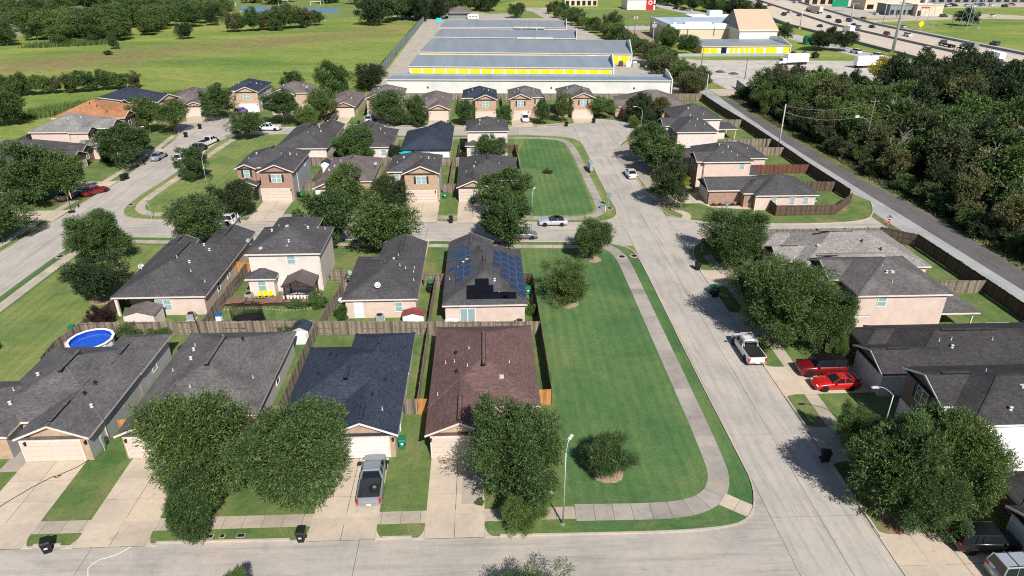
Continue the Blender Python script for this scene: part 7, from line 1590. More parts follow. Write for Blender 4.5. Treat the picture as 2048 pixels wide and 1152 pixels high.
# raised deck with junk and bean bags
t = empty('garden_deck', (-26.8, 77.6, LZ)); tag(t, 'sagging reddish timber deck running across the yard before the gazebo', 'deck'); o = (-26.8, 77.6, LZ)
for i in range(5):
    for k in range(14):
        x0 = -32.2 + k * .78; sag = .12 * math.sin(k * 1.1)
        if k % 5 == 4 and i == 0: continue
        MB(o).box(x0, x0 + .75, 76.5 + i * .34, 76.5 + i * .34 + .31, .5 + sag, .55 + sag).build('plank', M['deck' if (i + k) % 4 else 'fence'], t) if (k < 14) else None
MB(o).box(-32.2, -21.4, 76.7, 76.8, .05, .5).box(-32.2, -21.4, 77.9, 78.0, .05, .5).build('joist', M['door_dark'], t)
for i in range(9):
    b = empty('bucket', (-25.2 + i * .42, 77.5 + .12 * (i % 2), .6)); tag(b, 'white bucket in the row on the timber deck', 'bucket', 'white buckets on the timber deck'); link('pail', cached('pail', lambda: MB().lathe([(0, 0), (.13, 0), (.165, .36), (.15, .36), (.12, .05), (0, .05)], 10).mesh('pail', M['white'])), b)
for i in range(3):
    b = empty('garden_chair', (-28.6 + i * .7, 79.0, .06), R(20 * i)); tag(b, ['yellow plastic chair left of three by the small rear wing', 'yellow plastic chair in the middle of three by the small rear wing', 'yellow plastic chair right of three by the small rear wing'][i], 'chair', 'yellow chairs')
    MB().box(-.22, .22, -.22, .22, .38, .42).build('seat', M['sign_yel'], b); MB().box(-.22, .22, .18, .22, .42, .85).build('backrest', M['sign_yel'], b)
    for sx in (-.19, .19):
        for sy in (-.19, .19): MB().box(sx - .02, sx + .02, sy - .02, sy + .02, 0, .38).build('leg', M['sign_yel'], b)
for i in range(26):
    s_ = rw.uniform(.12, .24)
    if i == 0: root = empty('edging_bricks', (-26.8, 75.8, LZ)); tag(root, 'line of loose pale bricks edging the bed below the timber deck', 'garden edging')
    link('brick', cached('ebr', lambda: MB().box(-.1, .1, -.055, .055, 0, .09).mesh('brick', M['kerb'])), root, (-5.3 + i * .42, .35 * math.sin(i * .25) + rw.uniform(-.06, .06), 0), rw.uniform(-.5, .5))
def ac(label, x, y):
    t = empty('air_conditioner', (x, y, LZ)); tag(t, label, 'air conditioner'); MB().box(-.42, .42, -.42, .42, .08, .85).build('casing', M['pole'], t); MB().lathe([(0, .86), (.36, .86), (.36, .9), (0, .9)], 14).build('fan_grille', M['vent_k'], t); MB().box(-.55, .55, -.55, .55, 0, .08).build('pad', M['kerb'], t)
ac('grey air conditioner box behind the blue-door house', -12.75, 72.3); ac('grey air conditioner box at the back corner of the solar panelled house', 3.7, 70.3); ac('dark air conditioner beside the small rear wing of the cream house', -29.9, 78.6); ac('air conditioner at the back of the covered patio house', -35.2, 73.6)
# trampoline
t = empty('trampoline', (-27.8, 71.5, LZ)); tag(t, 'round black netted trampoline above the grey fence', 'trampoline')
MB().lathe([(0, .82), (1.7, .82)], 20).build('jumping_mat', M['vent_k'], t); MB().lathe([(1.68, .8), (1.9, .8), (1.9, .86), (1.68, .86)], 20).build('safety_pad', M['vent_k'], t)
N = NT('netting'); N.col((.01, .01, .01)); tr = N.n('ShaderNodeBsdfTransparent'); mx = N.n('ShaderNodeMixShader'); mx.inputs[0].default_value = .5; N.l(tr.outputs[0], mx.inputs[1]); N.l(N.b.outputs[0], mx.inputs[2]); N.l(mx.outputs[0], N.out.inputs[0]); M['net'] = N.m
MB().lathe([(1.75, .85), (1.75, 2.5)], 20).build('safety_net', M['net'], t)
for k in range(6):
    a = k * 1.047; MB().bar((1.85 * math.cos(a), 1.85 * math.sin(a), 0), (1.85 * math.cos(a), 1.85 * math.sin(a), 2.55), .05).build('net_pole', M['vent_k'], t)
# patio furniture, parasols, grill, play things
t = empty('parasol', (-15.9, 139.6, LZ)); tag(t, 'bright teal parasol behind the navy roofed white house', 'parasol'); MB().lathe([(1.7, 2.0), (.9, 2.35), (0, 2.55)], 8).lathe([(1.7, 1.97), (.9, 2.32), (0, 2.5)][::-1], 8).build('canopy', M['teal'], t); MB().tube([(0, 0, 0), (0, 0, 2.6)], .03, 6).build('pole', M['vent_w'], t)
t = empty('garden_bench_set', (-4.1, 71.0 - .3, LZ)); tag(t, 'white covered grill and furniture pile left of the glazed back doors', 'garden furniture'); MB().box(-.9, .7, -.3, .3, .3, .75).box(-.7, .5, -.25, .25, .75, .95).build('seat', M['white'], t); MB().box(-.85, -.78, -.25, .25, 0, .3).box(.6, .67, -.25, .25, 0, .3).build('leg', M['vent_k'], t)
for i, x in enumerate((-1.2, 1.0)):
    b = empty('garden_chair', (x, 70.4, LZ), R(180)); tag(b, ('blue cushioned chair ' + ('left' if i == 0 else 'right') + ' of the back wall vents at the solar panelled house'), 'chair'); MB().box(-.3, .3, -.3, .3, .3, .42).build('seat', M['blue'], b); MB().box(-.3, .3, .24, .32, .42, .95).build('backrest', M['door_blue'], b)
    for sx in (-.26, .26): MB().box(sx - .025, sx + .025, -.28, .28, 0, .3).build('leg', M['vent_w'], b)
t = empty('barbecue', (-33.0, 65.6, LZ)); tag(t, 'black barbecue on the slab between the first two houses', 'barbecue'); MB().box(-.5, .5, -.3, .3, .75, .95).lathe([(0, 1.2), (.3, 1.12), (.42, .95)], 10).build('firebox', M['vent_k'], t); MB().box(-.45, -.4, -.25, .25, 0, .75).box(.4, .45, -.25, .25, 0, .75).build('leg', M['vent_k'], t)
sheet('side_patio', [(-33.6, 58.5), (-31.95, 58.5), (-31.95, 67.2), (-33.6, 67.2)], .05, .085, M['concrete_d'])
t = empty('stone_ball', (-31.7, 67.9, LZ)); tag(t, 'white ball lying on the grass by the fence post between the first two houses', 'ball'); MB().lathe([(0, 0), (.18, .06), (.25, .25), (.18, .44), (0, .5)], 12).build('ball', M['white'], t, smooth=True)
t = empty('leaning_post', (-32.6, 69.3, LZ)); tag(t, 'dark post leaning against the grey fence', 'post'); MB().bar((0, 0, 0), (-.5, .4, 3.1), .1).build('shaft', M['door_dark'], t)
t = empty('wheelbarrow', (-17.9, 76.9, LZ)); tag(t, 'white wheelbarrow tray in the narrow yard beside the curving fence', 'wheelbarrow'); MB().faces(frustum(-.35, .35, -.55, .55, .3, .65, .25, .4), [(0, 1, 5, 4), (1, 2, 6, 5), (2, 3, 7, 6), (3, 0, 4, 7), (3, 2, 1, 0)]).build('tray', M['white'], t); MB().bar((-1, -.2, .55), (.5, -.1, .25), .04).bar((-1, .2, .55), (.5, .1, .25), .04).build('handle', M['vent_w'], t); MB().tube([(.6, -.05, .2), (.6, .05, .2)], .2, 12).build('wheel', M['tyre'], t)
t = empty('garden_figure', (-17.7, 79.0, LZ)); tag(t, 'cream coloured garden figure standing by the curving fence', 'garden ornament'); MB().lathe([(0, 0), (.2, 0), (.14, .5), (.22, .8), (.1, 1.0), (.14, 1.15), (0, 1.3)], 10).build('figure', M['trim'], t)
t = empty('play_house', (-31.8, 73.2, LZ)); tag(t, 'small blue and white toy slide on the lawn by the trampoline', 'toy slide'); MB().box(-.3, .3, -.3, .3, 0, .7).build('base', M['white'], t); MB().box(-.32, .32, -.32, .32, .7, .95).build('top', M['blue'], t)
t = empty('play_swing', (-4.7, 134.5, LZ)); tag(t, 'small white and dark patio set behind the middle block fence', 'patio set'); MB().lathe([(0, .74), (.6, .74), (.6, .7), (0, .7)], 12).build('table_top', M['white'], t); MB().tube([(0, 0, 0), (0, 0, .7)], .05, 6).build('leg', M['vent_k'], t)
t = empty('playset_frame', (58.6, 66.3, LZ)); tag(t, 'white pipe frame on the lawn above the cedar fence at right', 'pipe frame'); MB().bar((-1.4, 0, 1), (1.4, 0, 1), .06).bar((-1.4, 0, 0), (-1.4, 0, 1), .06).bar((1.4, 0, 0), (1.4, 0, 1), .06).bar((1.4, .9, 1), (1.4, 0, 1), .06).bar((-1.4, .9, 1), (1.4, .9, 1), .06).build('frame', M['white'], t)
t = empty('covered_motorcycle', (-43.2, 71.5, LZ)); tag(t, 'green plastic tub on the fence by the left lawn', 'tub'); t.location = (-46.5, 69.2, LZ); MB().box(-.3, .3, -.3, .3, 0, 1.9).build('tub', M['green_p'], t)
t = empty('paddling_tyre', (5.3, 75.4, LZ)); tag(t, 'large black ring leaning in the narrow yard of the solar panelled house', 'tyre'); MB().tube([(.1, -.9 + 0, .9)] + [(.12 * math.cos(0), -.0 + .8 * math.cos(R(a)), .85 + .8 * math.sin(R(a))) for a in range(180, 541, 24)], .1, 6).build('ring', M['tyre'], t)
# garden hose on the driveway
cu = MB((-40.6, 41.5, .09)); cu.tube([(-34.6, 48.6, .11), (-35.2, 47.5, .11), (-36.2, 46.6, .11), (-36.5, 46.3, .11), (-36.2, 46.2, .11), (-36.0, 46.5, .11), (-36.6, 46.4, .11), (-37.6, 45.2, .11), (-38.6, 43.6, .11), (-39.3, 42.2, .11), (-39.6, 41.2, .11), (-39.3, 41.0, .11), (-39.2, 41.4, .11), (-39.7, 41.3, .11)], .028, 5)
o = cu.build('garden_hose', M['vent_k'], None, (-40.6, 41.5, .09)); tag(o, 'black garden hose trailing down the bottom left driveway', 'garden hose')
# white chalk line on the road and repairs
cl = MB(); P = [(-25.9, 39.6), (-26.5, 38.9), (-26.9, 38.3), (-27.6, 37.7), (-28.4, 37.4), (-28.8, 37.0), (-28.9, 36.6), (-28.6, 36.0), (-28.3, 35.2), (-28.2, 34.6)]
for a, b in zip(P[:-1], P[1:]): cl.bar((a[0], a[1], ROADZ + .012), (b[0], b[1], ROADZ + .012), .05, .006)
cl.build('chalk_line', M['white'])['kind'] = 'structure'
for lb, x, y, m_ in (('small white lid on the lawn behind the street lamp', 4.9, 42.9, 'white'), ('small white cover on the right front lawn', 35.0, 52.3, 'white')):
    t = empty('lawn_cover', (x, y, LZ + .01)); tag(t, lb, 'cover'); MB().lathe([(0, .1), (.14, .08), (.17, 0)], 10).build('lid', M[m_], t)
t = empty('garden_bed', (40.6, 110.9, LZ)); tag(t, 'narrow planting bed with small plants along the corner house brick wall', 'planting bed'); MB().box(-2.2, 2.4, -.45, .35, 0, .12).build('soil', M['door_dark'], t)
for k in range(4): link('plant', MIDB[0], t, (-1.6 + k * 1.1, 0, .25), k, (.2, .2, .2))
sheet('bare_soil_patch', [(57.0, 106.4), (61.0, 107.6), (60.6, 109.3), (56.6, 108.6)], .05, .058, M['dirt'])
sheet('bare_soil_under_trees', resample([(30.1, 36.9), (33.0, 38.6), (33.4, 41.6), (31.0, 42.5), (30.0, 40.6), (30.1, 36.9)], 1), .05, .058, M['dirt'])

# a person by the white crossover
def person(label, x, y, rz, shirt, trousers, z=.03):
    t = empty('person', (x, y, z), R(rz)); tag(t, label, 'person')
    V = [(0, 0, .95), (0, 0, 1.2), (0, .02, 1.42), (0, .02, 1.54), (0, .03, 1.62), (0, .03, 1.76), (-.1, 0, .92), (-.12, .03, .5), (-.13, -.02, .08), (-.13, .12, .05), (.1, 0, .92), (.13, -.1, .5), (.14, -.2, .08), (.14, -.06, .05), (-.2, .02, 1.40), (-.27, .02, 1.12), (-.24, .15, .88), (.2, .02, 1.40), (.28, .03, 1.12), (.26, .18, .9)]
    E = [(0, 1), (1, 2), (2, 3), (3, 4), (4, 5), (0, 6), (6, 7), (7, 8), (8, 9), (0, 10), (10, 11), (11, 12), (12, 13), (2, 14), (14, 15), (15, 16), (2, 17), (17, 18), (18, 19)]
    rad = [.14, .15, .13, .055, .10, .09, .10, .065, .045, .04, .10, .065, .045, .04, .06, .045, .035, .06, .045, .035]
    me = bpy.data.meshes.new('body'); me.from_pydata(V, E, []); o = link('body', me, t)
    md = o.modifiers.new('skin', 'SKIN'); o.modifiers.new('sub', 'SUBSURF').levels = 1
    for i, sv in enumerate(me.skin_vertices[0].data): sv.radius = (rad[i], rad[i]); sv.use_root = (i == 0)
    N = NT('skin_and_clothes'); s = N.sep(N.objc())
    N.col(N.ramp(s[2], [(0, trousers), (.05, trousers), (.51, trousers), (.53, shirt), (.80, shirt), (.83, (.45, .27, .18)), (.96, (.03, .02, .015))], 'CONSTANT')); N.set(Roughness=.8)
    mr_ = N.n('ShaderNodeMath', operation='DIVIDE'); N.l(s[2], mr_.inputs[0]); mr_.inputs[1].default_value = 1.85
    for l_ in list(N.t.links):
        if l_.to_node.type == 'VALTORGB': N.t.links.remove(l_)
    N.l(mr_.outputs[0], [n for n in N.t.nodes if n.type == 'VALTORGB'][0].inputs[0])
    me.materials.append(N.m)
person('person in pale blue top and dark trousers walking behind the white crossover', -39.5, 105.6, 90, (.45, .58, .72), (.05, .05, .06))

for i, (x, w) in enumerate(((-21.3, .3), (-20.3, .16), (-18.9, .26))):
    t = empty('meter_cover', (x, 39.25, LZ + .008)); tag(t, ['left dark meter cover set in the front kerb strip beside the low tree', 'small middle dark valve cover in the front kerb strip', 'right dark meter cover in the front kerb strip left of the bin'][i], 'meter cover')
    MB().box(-w, w, -.15, .15, 0, .05).build('lid', M['rvent_side'], t); MB().box(-w - .05, w + .05, -.2, .2, -.02, .03).build('rim', M['kerb'], t)
# coiled hose and wall clutter by the first garages
t = empty('electric_meter', (-33.9, 49.6, 1.4)); tag(t, 'grey electric meter box on the side wall of the bottom left house', 'meter box'); MB().box(-.02, .14, -.18, .18, -.3, .35).lathe([(0, .42), (.12, .4), (.12, .35)], 10, c=(.08, 0)).build('box', M['pole'], t); MB().box(.0, .05, -.03, .03, -1.3, -.3).build('conduit', M['vent_w'], t)

# ================================================================ SELF STORAGE
def storage(label, ox, oy, rot, L, D, H_, roofm='st_roof', doors=0, wing=True, wallm='st_wall', gable=True, shed_=False, doorh=2.5, hood=None, doff=0.4, dgap=None, rise=1.6):
    t = empty('storage_building', (ox, oy, 0), R(rot)); tag(t, label, 'storage building')
    (MB().box(0, L, 0, D, 0, H_) if rise > 0 else MB().box(0, L, 0, .25, 0, H_).box(0, L, .25, D, 0, H_ + rise - .02)).build('wall', M[wallm], t)
    r = MB(); rz_ = H_ + (D * .5 * .16 if gable else rise)
    if gable:
        r.faces([(-.2, -.3, H_ + .02), (L + .1, -.3, H_ + .02), (L + .1, D / 2, rz_), (-.2, D / 2, rz_), (L + .1, D + .3, H_ + .02), (-.2, D + .3, H_ + .02)], [(0, 1, 2, 3), (3, 2, 4, 5)]).faces([(0, .0, H_), (0, D, H_), (0, D / 2, rz_ - .02), (L, 0, H_), (L, D / 2, rz_ - .02), (L, D, H_)], [(0, 2, 1), (3, 5, 4)])
    else: r.faces([(-.2, -.3, H_ + .02), (L + .1, -.3, H_ + .02), (L + .1, D, rz_), (-.2, D, rz_)], [(0, 1, 2, 3)]).faces([(0, D - .01, H_), (L, D - .01, H_), (L, D - .01, rz_), (0, D - .01, rz_)], [(3, 2, 1, 0)])
    r.build('roof', M[roofm], t)
    MB().box(-.22, L + .12, -.38, -.3, H_ - .22, H_ + .06).build('gutter', M['st_trim'], t)
    if wing:
        w = MB(); w.faces([(L, -.5, 0), (L + .35, -.5, 0), (L + .35, D + .5, 0), (L, D + .5, 0), (L, -.5, H_ + .3), (L + .35, -.5, H_ + .3), (L + .35, D / 2, rz_ + 1.9), (L, D / 2, rz_ + 1.9), (L, D + .5, H_ + 1.6), (L + .35, D + .5, H_ + 1.6)],
                [(0, 1, 5, 4), (1, 2, 9, 6, 5), (3, 0, 4, 7, 8), (2, 3, 8, 9), (4, 5, 6, 7), (7, 6, 9, 8)]); w.build('parapet', M[wallm], t)
    if doors:
        st = (L - 2 * doff) / doors; me = MB().box(-st * .42, st * .42, -.06, -.005, 0, doorh).mesh('roll_up_door', M['yellow']); fm = MB().box(-st * .46, st * .46, -.09, -.0, doorh, doorh + .16).mesh('door_hood', M['st_trim'])
        for i in range(doors):
            if dgap and i in dgap: continue
            d = link('roll_up_door', me, t, (doff + st * (i + .5), 0, .1)); link('door_hood', fm, d)
    for q in (hood or []):
        x0, x1 = q; MB().box(x0 - .4, x1 + .4, -1.2, -.3, H_ - .3, H_ + .35).build('canopy', M['st_trim'], t); MB().box(x0, x1, -.5, -.02, .1, H_ - .3).build('opening', M['dark'], t)
        MB().box((x0 + x1) / 2 - .3, (x0 + x1) / 2 + .3, -1.0, -.45, 0, H_ - .3).build('column', M['st_trim'], t)
    return t
sA = storage('long nearest storage building with plain cream back wall behind the houses', -28.2, 208.6, -3.7, 82.6, 10.5, 5.0, 'st_roof', gable=False, rise=-.6)
for x in (12, 48, 72): link('wall_lamp', MB().box(-.2, .2, -.2, 0, 0, .4).mesh('wall_lamp', M['vent_k']), sA, (x, -.01, 2.6))
storage('second storage building with a full row of seventeen yellow doors', -25.0, 244.0, -5.4, 68.6, 16.5, 3.3, 'st_roof', doors=17, gable=False, rise=1.5)
storage('third storage building, deepest roof, with a row of yellow doors and wide end bays', -24.2, 278.6, -6.5, 80.4, 28.5, 3.4, 'st_roof2', doors=20, dgap=(16,), gable=False, rise=1.6)
storage('fourth storage building with two dark carport openings', -22, 327.5, -7.5, 63.5, 20, 3.3, 'st_roof2', wallm='st_trim', gable=False, rise=1.4, hood=[(38, 45.2), (45.6, 53)])
storage('farthest storage building with dark carport openings', -21.4, 369, -6, 63, 21, 3.3, 'st_roof2', wallm='st_trim', gable=False, rise=1.4, hood=[(37.4, 44.6), (45, 52)])
# clutter outside the third building
for i, (x, y, m_, lb) in enumerate([(50.6, 262.5, 'fence_b', 'brown cabinet standing outside the wide end storage bay'), (53.2, 262.0, 'white', 'white appliance outside the wide end storage bay'), (55.4, 261, 'pole', 'grey tarp covered pile outside the wide end storage bay'), (58.0, 259.5, 'vent_k', 'black trailer at the end of the third storage building')]):
    t = empty('stored_item', (x, y, 0)); tag(t, lb, 'stored item'); MB().box(-.8, .8, -.6, .6, 0, 1.6).faces(frustum(-.8, .8, -.5, .5, 1.6, 2.0, .6, .3), [(0, 1, 5, 4), (1, 2, 6, 5), (2, 3, 7, 6), (3, 0, 4, 7), (4, 5, 6, 7)]).build('body', M[m_], t)
def slatfence(label, pts, H_, mat, step=3.0):
    root = empty('chain_link_fence', (pts[0][0], pts[0][1], 0)); tag(root, label, 'fence'); o = (pts[0][0], pts[0][1])
    for a, b in zip(pts[:-1], pts[1:]):
        L = math.hypot(b[0] - a[0], b[1] - a[1]); n = max(1, int(L / step)); ang = math.atan2(b[1] - a[1], b[0] - a[0])
        me = MB().box(-L / n / 2, L / n / 2, -.02, .02, .05, H_).mesh('fence_panel', M[mat])
        for i in range(n): link('fence_panel', me, root, (a[0] + (b[0] - a[0]) * (i + .5) / n - o[0], a[1] + (b[1] - a[1]) * (i + .5) / n - o[1], 0), ang); link('fence_post', cached(('cp', H_), lambda: MB().box(-.04, .04, -.06, .06, 0, H_ + .1).mesh('fence_post', M['pole'])), root, (a[0] + (b[0] - a[0]) * i / n - o[0], a[1] + (b[1] - a[1]) * i / n - o[1], 0), ang)
slatfence('long blue-green slatted fence along the left of the storage yard', [(-34.8, 243), (-35.2, 300), (-34.2, 380), (-33.8, 437)], 3.2, 'slat_green', 4.5)
slatfence('green slatted fence beside the yard apron', [(77.8, 206.5), (79.0, 219)], 2.4, 'slat_green')
# kiosk house beyond
h = House('park_pavilion', 'low pavilion with dark hip roof beyond the storage buildings', (-13, 455), roof='sh_mid', sides='grey_w', front='grey_w', ffaces='', z=0, cat='pavilion')
h.wing(-22, -6, 446, 464, h=3.6, inset=1.5, pitch=.4); h.done()
t = empty('portable_cabin', (-5.5, 444, 0)); tag(t, 'white portable cabin with dark windows in front of the pavilion', 'cabin'); MB().box(-3.2, 3.2, -1.4, 1.4, .3, 2.8).build('shell', M['white'], t)
for k in range(3): MB().box(-2.2 + k * 1.8, -1.4 + k * 1.8, -1.45, -1.4, 1.2, 2.1).build('window', M['cglass'], t)
t = empty('covered_boat', (-25.4, 436, 0)); tag(t, 'bright blue tarpaulin covered load near the far storage fence', 'covered load'); MB().faces(frustum(-2, 2, -1.6, 1.6, 0, 1.6, 1.2, .5), [(0, 1, 5, 4), (1, 2, 6, 5), (2, 3, 7, 6), (3, 0, 4, 7), (4, 5, 6, 7)]).build('tarpaulin', M['teal'], t)
sheet('far_parking', [(-34, 437), (-20, 437), (46, 452), (44, 500), (56, 500), (52, 530), (30, 530), (24, 486), (4, 480), (-20, 520), (-60, 470)], -.1, .022, M['lot'])
sheet('far_grass_island', [(22, 452), (38, 449), (33, 498), (24, 520), (14, 498)], -.1, .032, M['lawn_y'])

# yellow door store block on the right
yb = storage('low storage building with yellow doors in front of the cream warehouse', 88.3, 289.4, 2.0, 36.5, 20, 3.4, 'st_roof2', doors=0, wing=True, gable=False, rise=.4)
xs_ = [1.0, 4.8, 13.4, 15.6, 17.9, 20.2, 22.5, 25.2, 28.6, 31.6]
for i, x in enumerate([1.6, 5.0, 12.3, 14.3, 16.8, 18.8, 20.9, 24.0, 27.4, 29.6, 35.0]):
    w = (2.8, 2.8, 1.3, 1.3, 1.6, 1.3, 1.7, 3.0, 1.3, 2.8, 2.3)[i]; MB().box(x - w / 2, x + w / 2, -.07, -.01, .1, 2.9).build('roll_up_door', M['yellow'], yb)
MB().box(8.0, 10.2, -.06, -.01, .1, 2.9).build('opening', M['dark'], yb); MB().box(31.2, 33.6, -.06, -.01, .1, 3.0).build('white_door', M['white'], yb)
for k in range(6): MB().box(-.07, -.01, 2 + k * 3.2, 4.2 + k * 3.2, .1, 2.7).build('roll_up_door', M['yellow'], yb)
t = empty('warehouse', (84, 326, 0)); tag(t, 'large cream warehouse with pale blue-white roof and parapet', 'warehouse')
MB().box(0, 41, 0, 40, 0, 7.5).build('wall', M['stucco'], t); MB().box(-.3, 41.3, -.3, 0, 6.2, 8.3).box(-.3, 0, 0, 40, 6.2, 8.3).box(41, 41.3, 0, 40, 6.2, 8.3).build('parapet', M['white_roof'], t)
MB().box(.1, 40.9, .1, 39.9, 7.5, 7.7).build('roof', M['blue_roof'], t); MB().box(8, 20, 5, 8, 7.7, 8.6).box(20, 38, 1, 4, 7.7, 8.4).box(2, 3.5, 3, 5, 7.7, 8.6).build('roof_unit', M['white_roof'], t)
for k in range(3): MB().tube([(8 + k * 12, -.4, 3.5), (8 + k * 12, -.4, 7)], .1, 6).build('downpipe', M['vent_k'], t)
t = empty('storage_tower', (110.5, 311, 0)); tag(t, 'tan tower block with steep tan front roof beside the cream warehouse', 'tower block')
MB().box(0, 16.5, 0, 20, 0, 7.4).build('wall', M['st_wall'], t)
MB().faces([(-.4, -.5, 6.8), (17, -.5, 6.8), (16, 13.5, 14.6), (.6, 13.5, 14.6), (-.4, 27, 6.8), (17, 27, 6.8)], [(0, 1, 2, 3), (3, 2, 5, 4)]).build('roof', M['stucco2'], t)
MB().faces([(0, 0, 6.8), (0, 26, 6.8), (.6, 13.5, 14.4), (16.6, 0, 6.8), (16, 13.5, 14.4), (16.6, 26, 6.8)], [(0, 2, 1), (3, 5, 4)]).build('gable_wall', M['grey_w'], t)
t = empty('furniture_store', (116, 404, 0)); tag(t, 'white roofed store with yellow fascia behind the warehouse', 'store'); MB().box(0, 24, -8, 12, 0, 4.4).build('wall', M['white_roof'], t); MB().box(5, 24.2, -8.3, -8, 3.2, 4.6).build('fascia', M['sign_yel'], t); MB().box(-1, 24.5, -8, 13, 4.45, 4.8).build('roof', M['white'], t); MB().box(10, 17, 2, 8, 4.8, 7.4).build('roof_unit', M['door_blue'], t)
for x, y, lb in ((136, 398, 'pinkish tiled kiosk left of the retaining wall'), (146, 380, 'small red kiosk further right by the retaining wall')):
    t = empty('kiosk', (x, y, 0)); tag(t, lb, 'kiosk'); MB().box(-2.2, 2.2, -2, 2, 0, 3).build('wall', M['grey_w'], t); MB().faces(frustum(-2.8, 2.8, -1, 1, 3, 4.6, 2.4, .6), [(0, 1, 5, 4), (1, 2, 6, 5), (2, 3, 7, 6), (3, 0, 4, 7), (4, 5, 6, 7)]).build('roof', M['stucco2' if x < 140 else 'red_b'], t)
slatfence('low pale fence in front of the yellow doored storage', [(76, 286), (124, 285), (126, 288)], 1.2, 'pole', 4)
t = empty('green_skip', (145.5, 321, 0)); tag(t, 'green rounded tank beside the frontage road trees', 'tank'); MB().lathe([(0, 0), (2.0, 0), (2.2, 2.6), (1.6, 3.8), (0, 4.0)], 14).build('tank', M['green_p'], t)
for i, (x, y) in enumerate(((123, 282), (127, 281), (131, 280))):
    t = empty('scrap_pile', (x, y, 0)); tag(t, ['stack of dark round drums at the end of the yellow doored storage', 'dark machinery frame beside the drums', 'dark trailer parts right of the machinery frame'][i], 'machinery'); MB().tube([(0, -1.2, 1.1), (0, 1.2, 1.1)], 1.1, 12).box(-1.6, 1.6, -.2, .2, .9, 1.2).box(-.2, .2, -.2, .2, 1.2, 2.6).build('frame', M['vent_k'], t)
for i, (x, y) in enumerate(((83, 248), (86.5, 244))):
    t = empty('rubble_heap', (x, y, 0)); tag(t, ('left' if i == 0 else 'right') + ' dark rubble heap on the gravel yard', 'rubble heap'); r = random.Random(i)
    MB().lathe([(1.9, 0), (1.3, .35), (.5, .6), (0, .65)], 9).build('heap', M['rvent'], t)
t = empty('gate', (79, 221, 0)); tag(t, 'pale pipe gate at the yard apron', 'gate'); MB().bar((-3, 0, 1.6), (3, 0, 1.6), .08).bar((-3, 0, .3), (3, 0, .3), .08).bar((-3, 0, 0), (-3, 0, 2), .1).bar((3, 0, 0), (3, 0, 2), .1).build('frame', M['pole'], t)

# ================================================================ HIGHWAY
def hstrip(name, x0, x1, mat, dz=0.0, ys=None, fn=hz, zb=None):
    mb = MB(); ys = ys or [150, 260, 330, 400, 440, 480, 513, 600, 700, 1100]
    for a, b in zip(ys[:-1], ys[1:]):
        za, zb_ = fn(a) + dz, fn(b) + dz
        mb.poly([(x0, a, za), (x1, a, za), (x1, b, zb_), (x0, b, zb_)])
    return struct(name, mb, M[mat])
hstrip('highway_near_carriageway', 170.2, 193.6, 'hwy', -.01); hstrip('highway_far_carriageway', 193.6, 217.2, 'hwy', -.014)
hstrip('highway_shoulder', 169.5, 173.5, 'hwy2', 0); hstrip('highway_far_shoulder', 214.5, 217.2, 'hwy2', 0); hstrip('highway_inner_shoulder', 191.8, 195.4, 'hwy2', .0)
hstrip('feeder_road', 218.4, 227, 'hwy2', 0, fn=lambda y: .04)
def wallstrip(name, label, x, w, z0f, z1f, mat, ys=(150, 260, 330, 400, 440, 480, 513, 600, 700, 1100)):
    mb = MB((x, 300, 0))
    for a, b in zip(ys[:-1], ys[1:]):
        mb.faces([(x - w, a, z0f(a)), (x + w, a, z0f(a)), (x + w, b, z0f(b)), (x - w, b, z0f(b)), (x - w, a, z1f(a)), (x + w, a, z1f(a)), (x + w, b, z1f(b)), (x - w, b, z1f(b))], [(4, 5, 6, 7), (0, 4, 7, 3), (1, 2, 6, 5), (0, 1, 5, 4), (2, 3, 7, 6)])
    o = mb.build(name, M[mat], None, (x, 300, 0)); tag(o, label, 'barrier wall'); return o
wallstrip('median_barrier', 'low dark median barrier between the two carriageways', 193.6, .25, lambda y: hz(y) - .3, lambda y: hz(y) + .9, 'barrier')
wallstrip('far_barrier', 'low barrier between the far lanes and the feeder road', 217.7, .35, lambda y: -.2, lambda y: hz(y) + .9, 'barrier')
wallstrip('retaining_wall', 'grey retaining wall holding up the near side of the highway', 169.2, .3, lambda y: -.2, lambda y: hz(y) + .8, 'barrier')
lm = MB()
for x in (174.0, 177.9, 181.8, 185.7, 189.6, 197.6, 201.5, 205.4, 209.3, 213.2):
    for y in range(180, 900, 12): lm.poly([(x - .09, y, hz(y) + .012), (x + .09, y, hz(y) + .012), (x + .09, y + 3.4, hz(y + 3.4) + .012), (x - .09, y + 3.4, hz(y + 3.4) + .012)])
o = lm.build('lane_markings', M['white']); o['kind'] = 'structure'
sheet('frontage_road', resample([(152, 255), (148, 300), (146, 340), (142, 400), (137, 450), (127, 520), (112, 620), (90, 800), (102, 800), (124, 640), (138, 540), (148, 470), (154, 400), (157, 340), (160, 300), (166, 255)], 1), -.1, .03, M['hwy2'])
sheet('shop_parking', [(226, 470), (236, 440), (262, 440), (296, 446), (302, 482), (322, 514), (520, 530), (520, 700), (200, 700), (216, 560)], -.1, .018, M['lot'])
sheet('curving_road', resample([(227, 418), (262, 428), (300, 438), (330, 430), (380, 400), (420, 380), (420, 388), (384, 412), (344, 446), (330, 470), (305, 452), (262, 440), (227, 430)], 1), -.1, .024, M['drive'])
def mast(label, x, y, H_, r, arms=True, z=0):
    t = empty('lamp_mast', (x, y, z)); tag(t, label, 'lamp mast'); MB().tube([(0, 0, 0), (0, 0, H_)], [r, r * .55], 12).build('pole', M['pole'], t, smooth=True); MB().box(-r * 2, r * 2, -r * 2, r * 2, 0, .8).build('base', M['kerb'], t)
    if arms: MB().bar((-2.4, 0, H_), (2.4, 0, H_), .14).box(-3, -2, -.3, .3, H_ - .1, H_ + .15).box(2, 3, -.3, .3, H_ - .1, H_ + .15).build('lamp_arm', M['pole'], t)
    return t
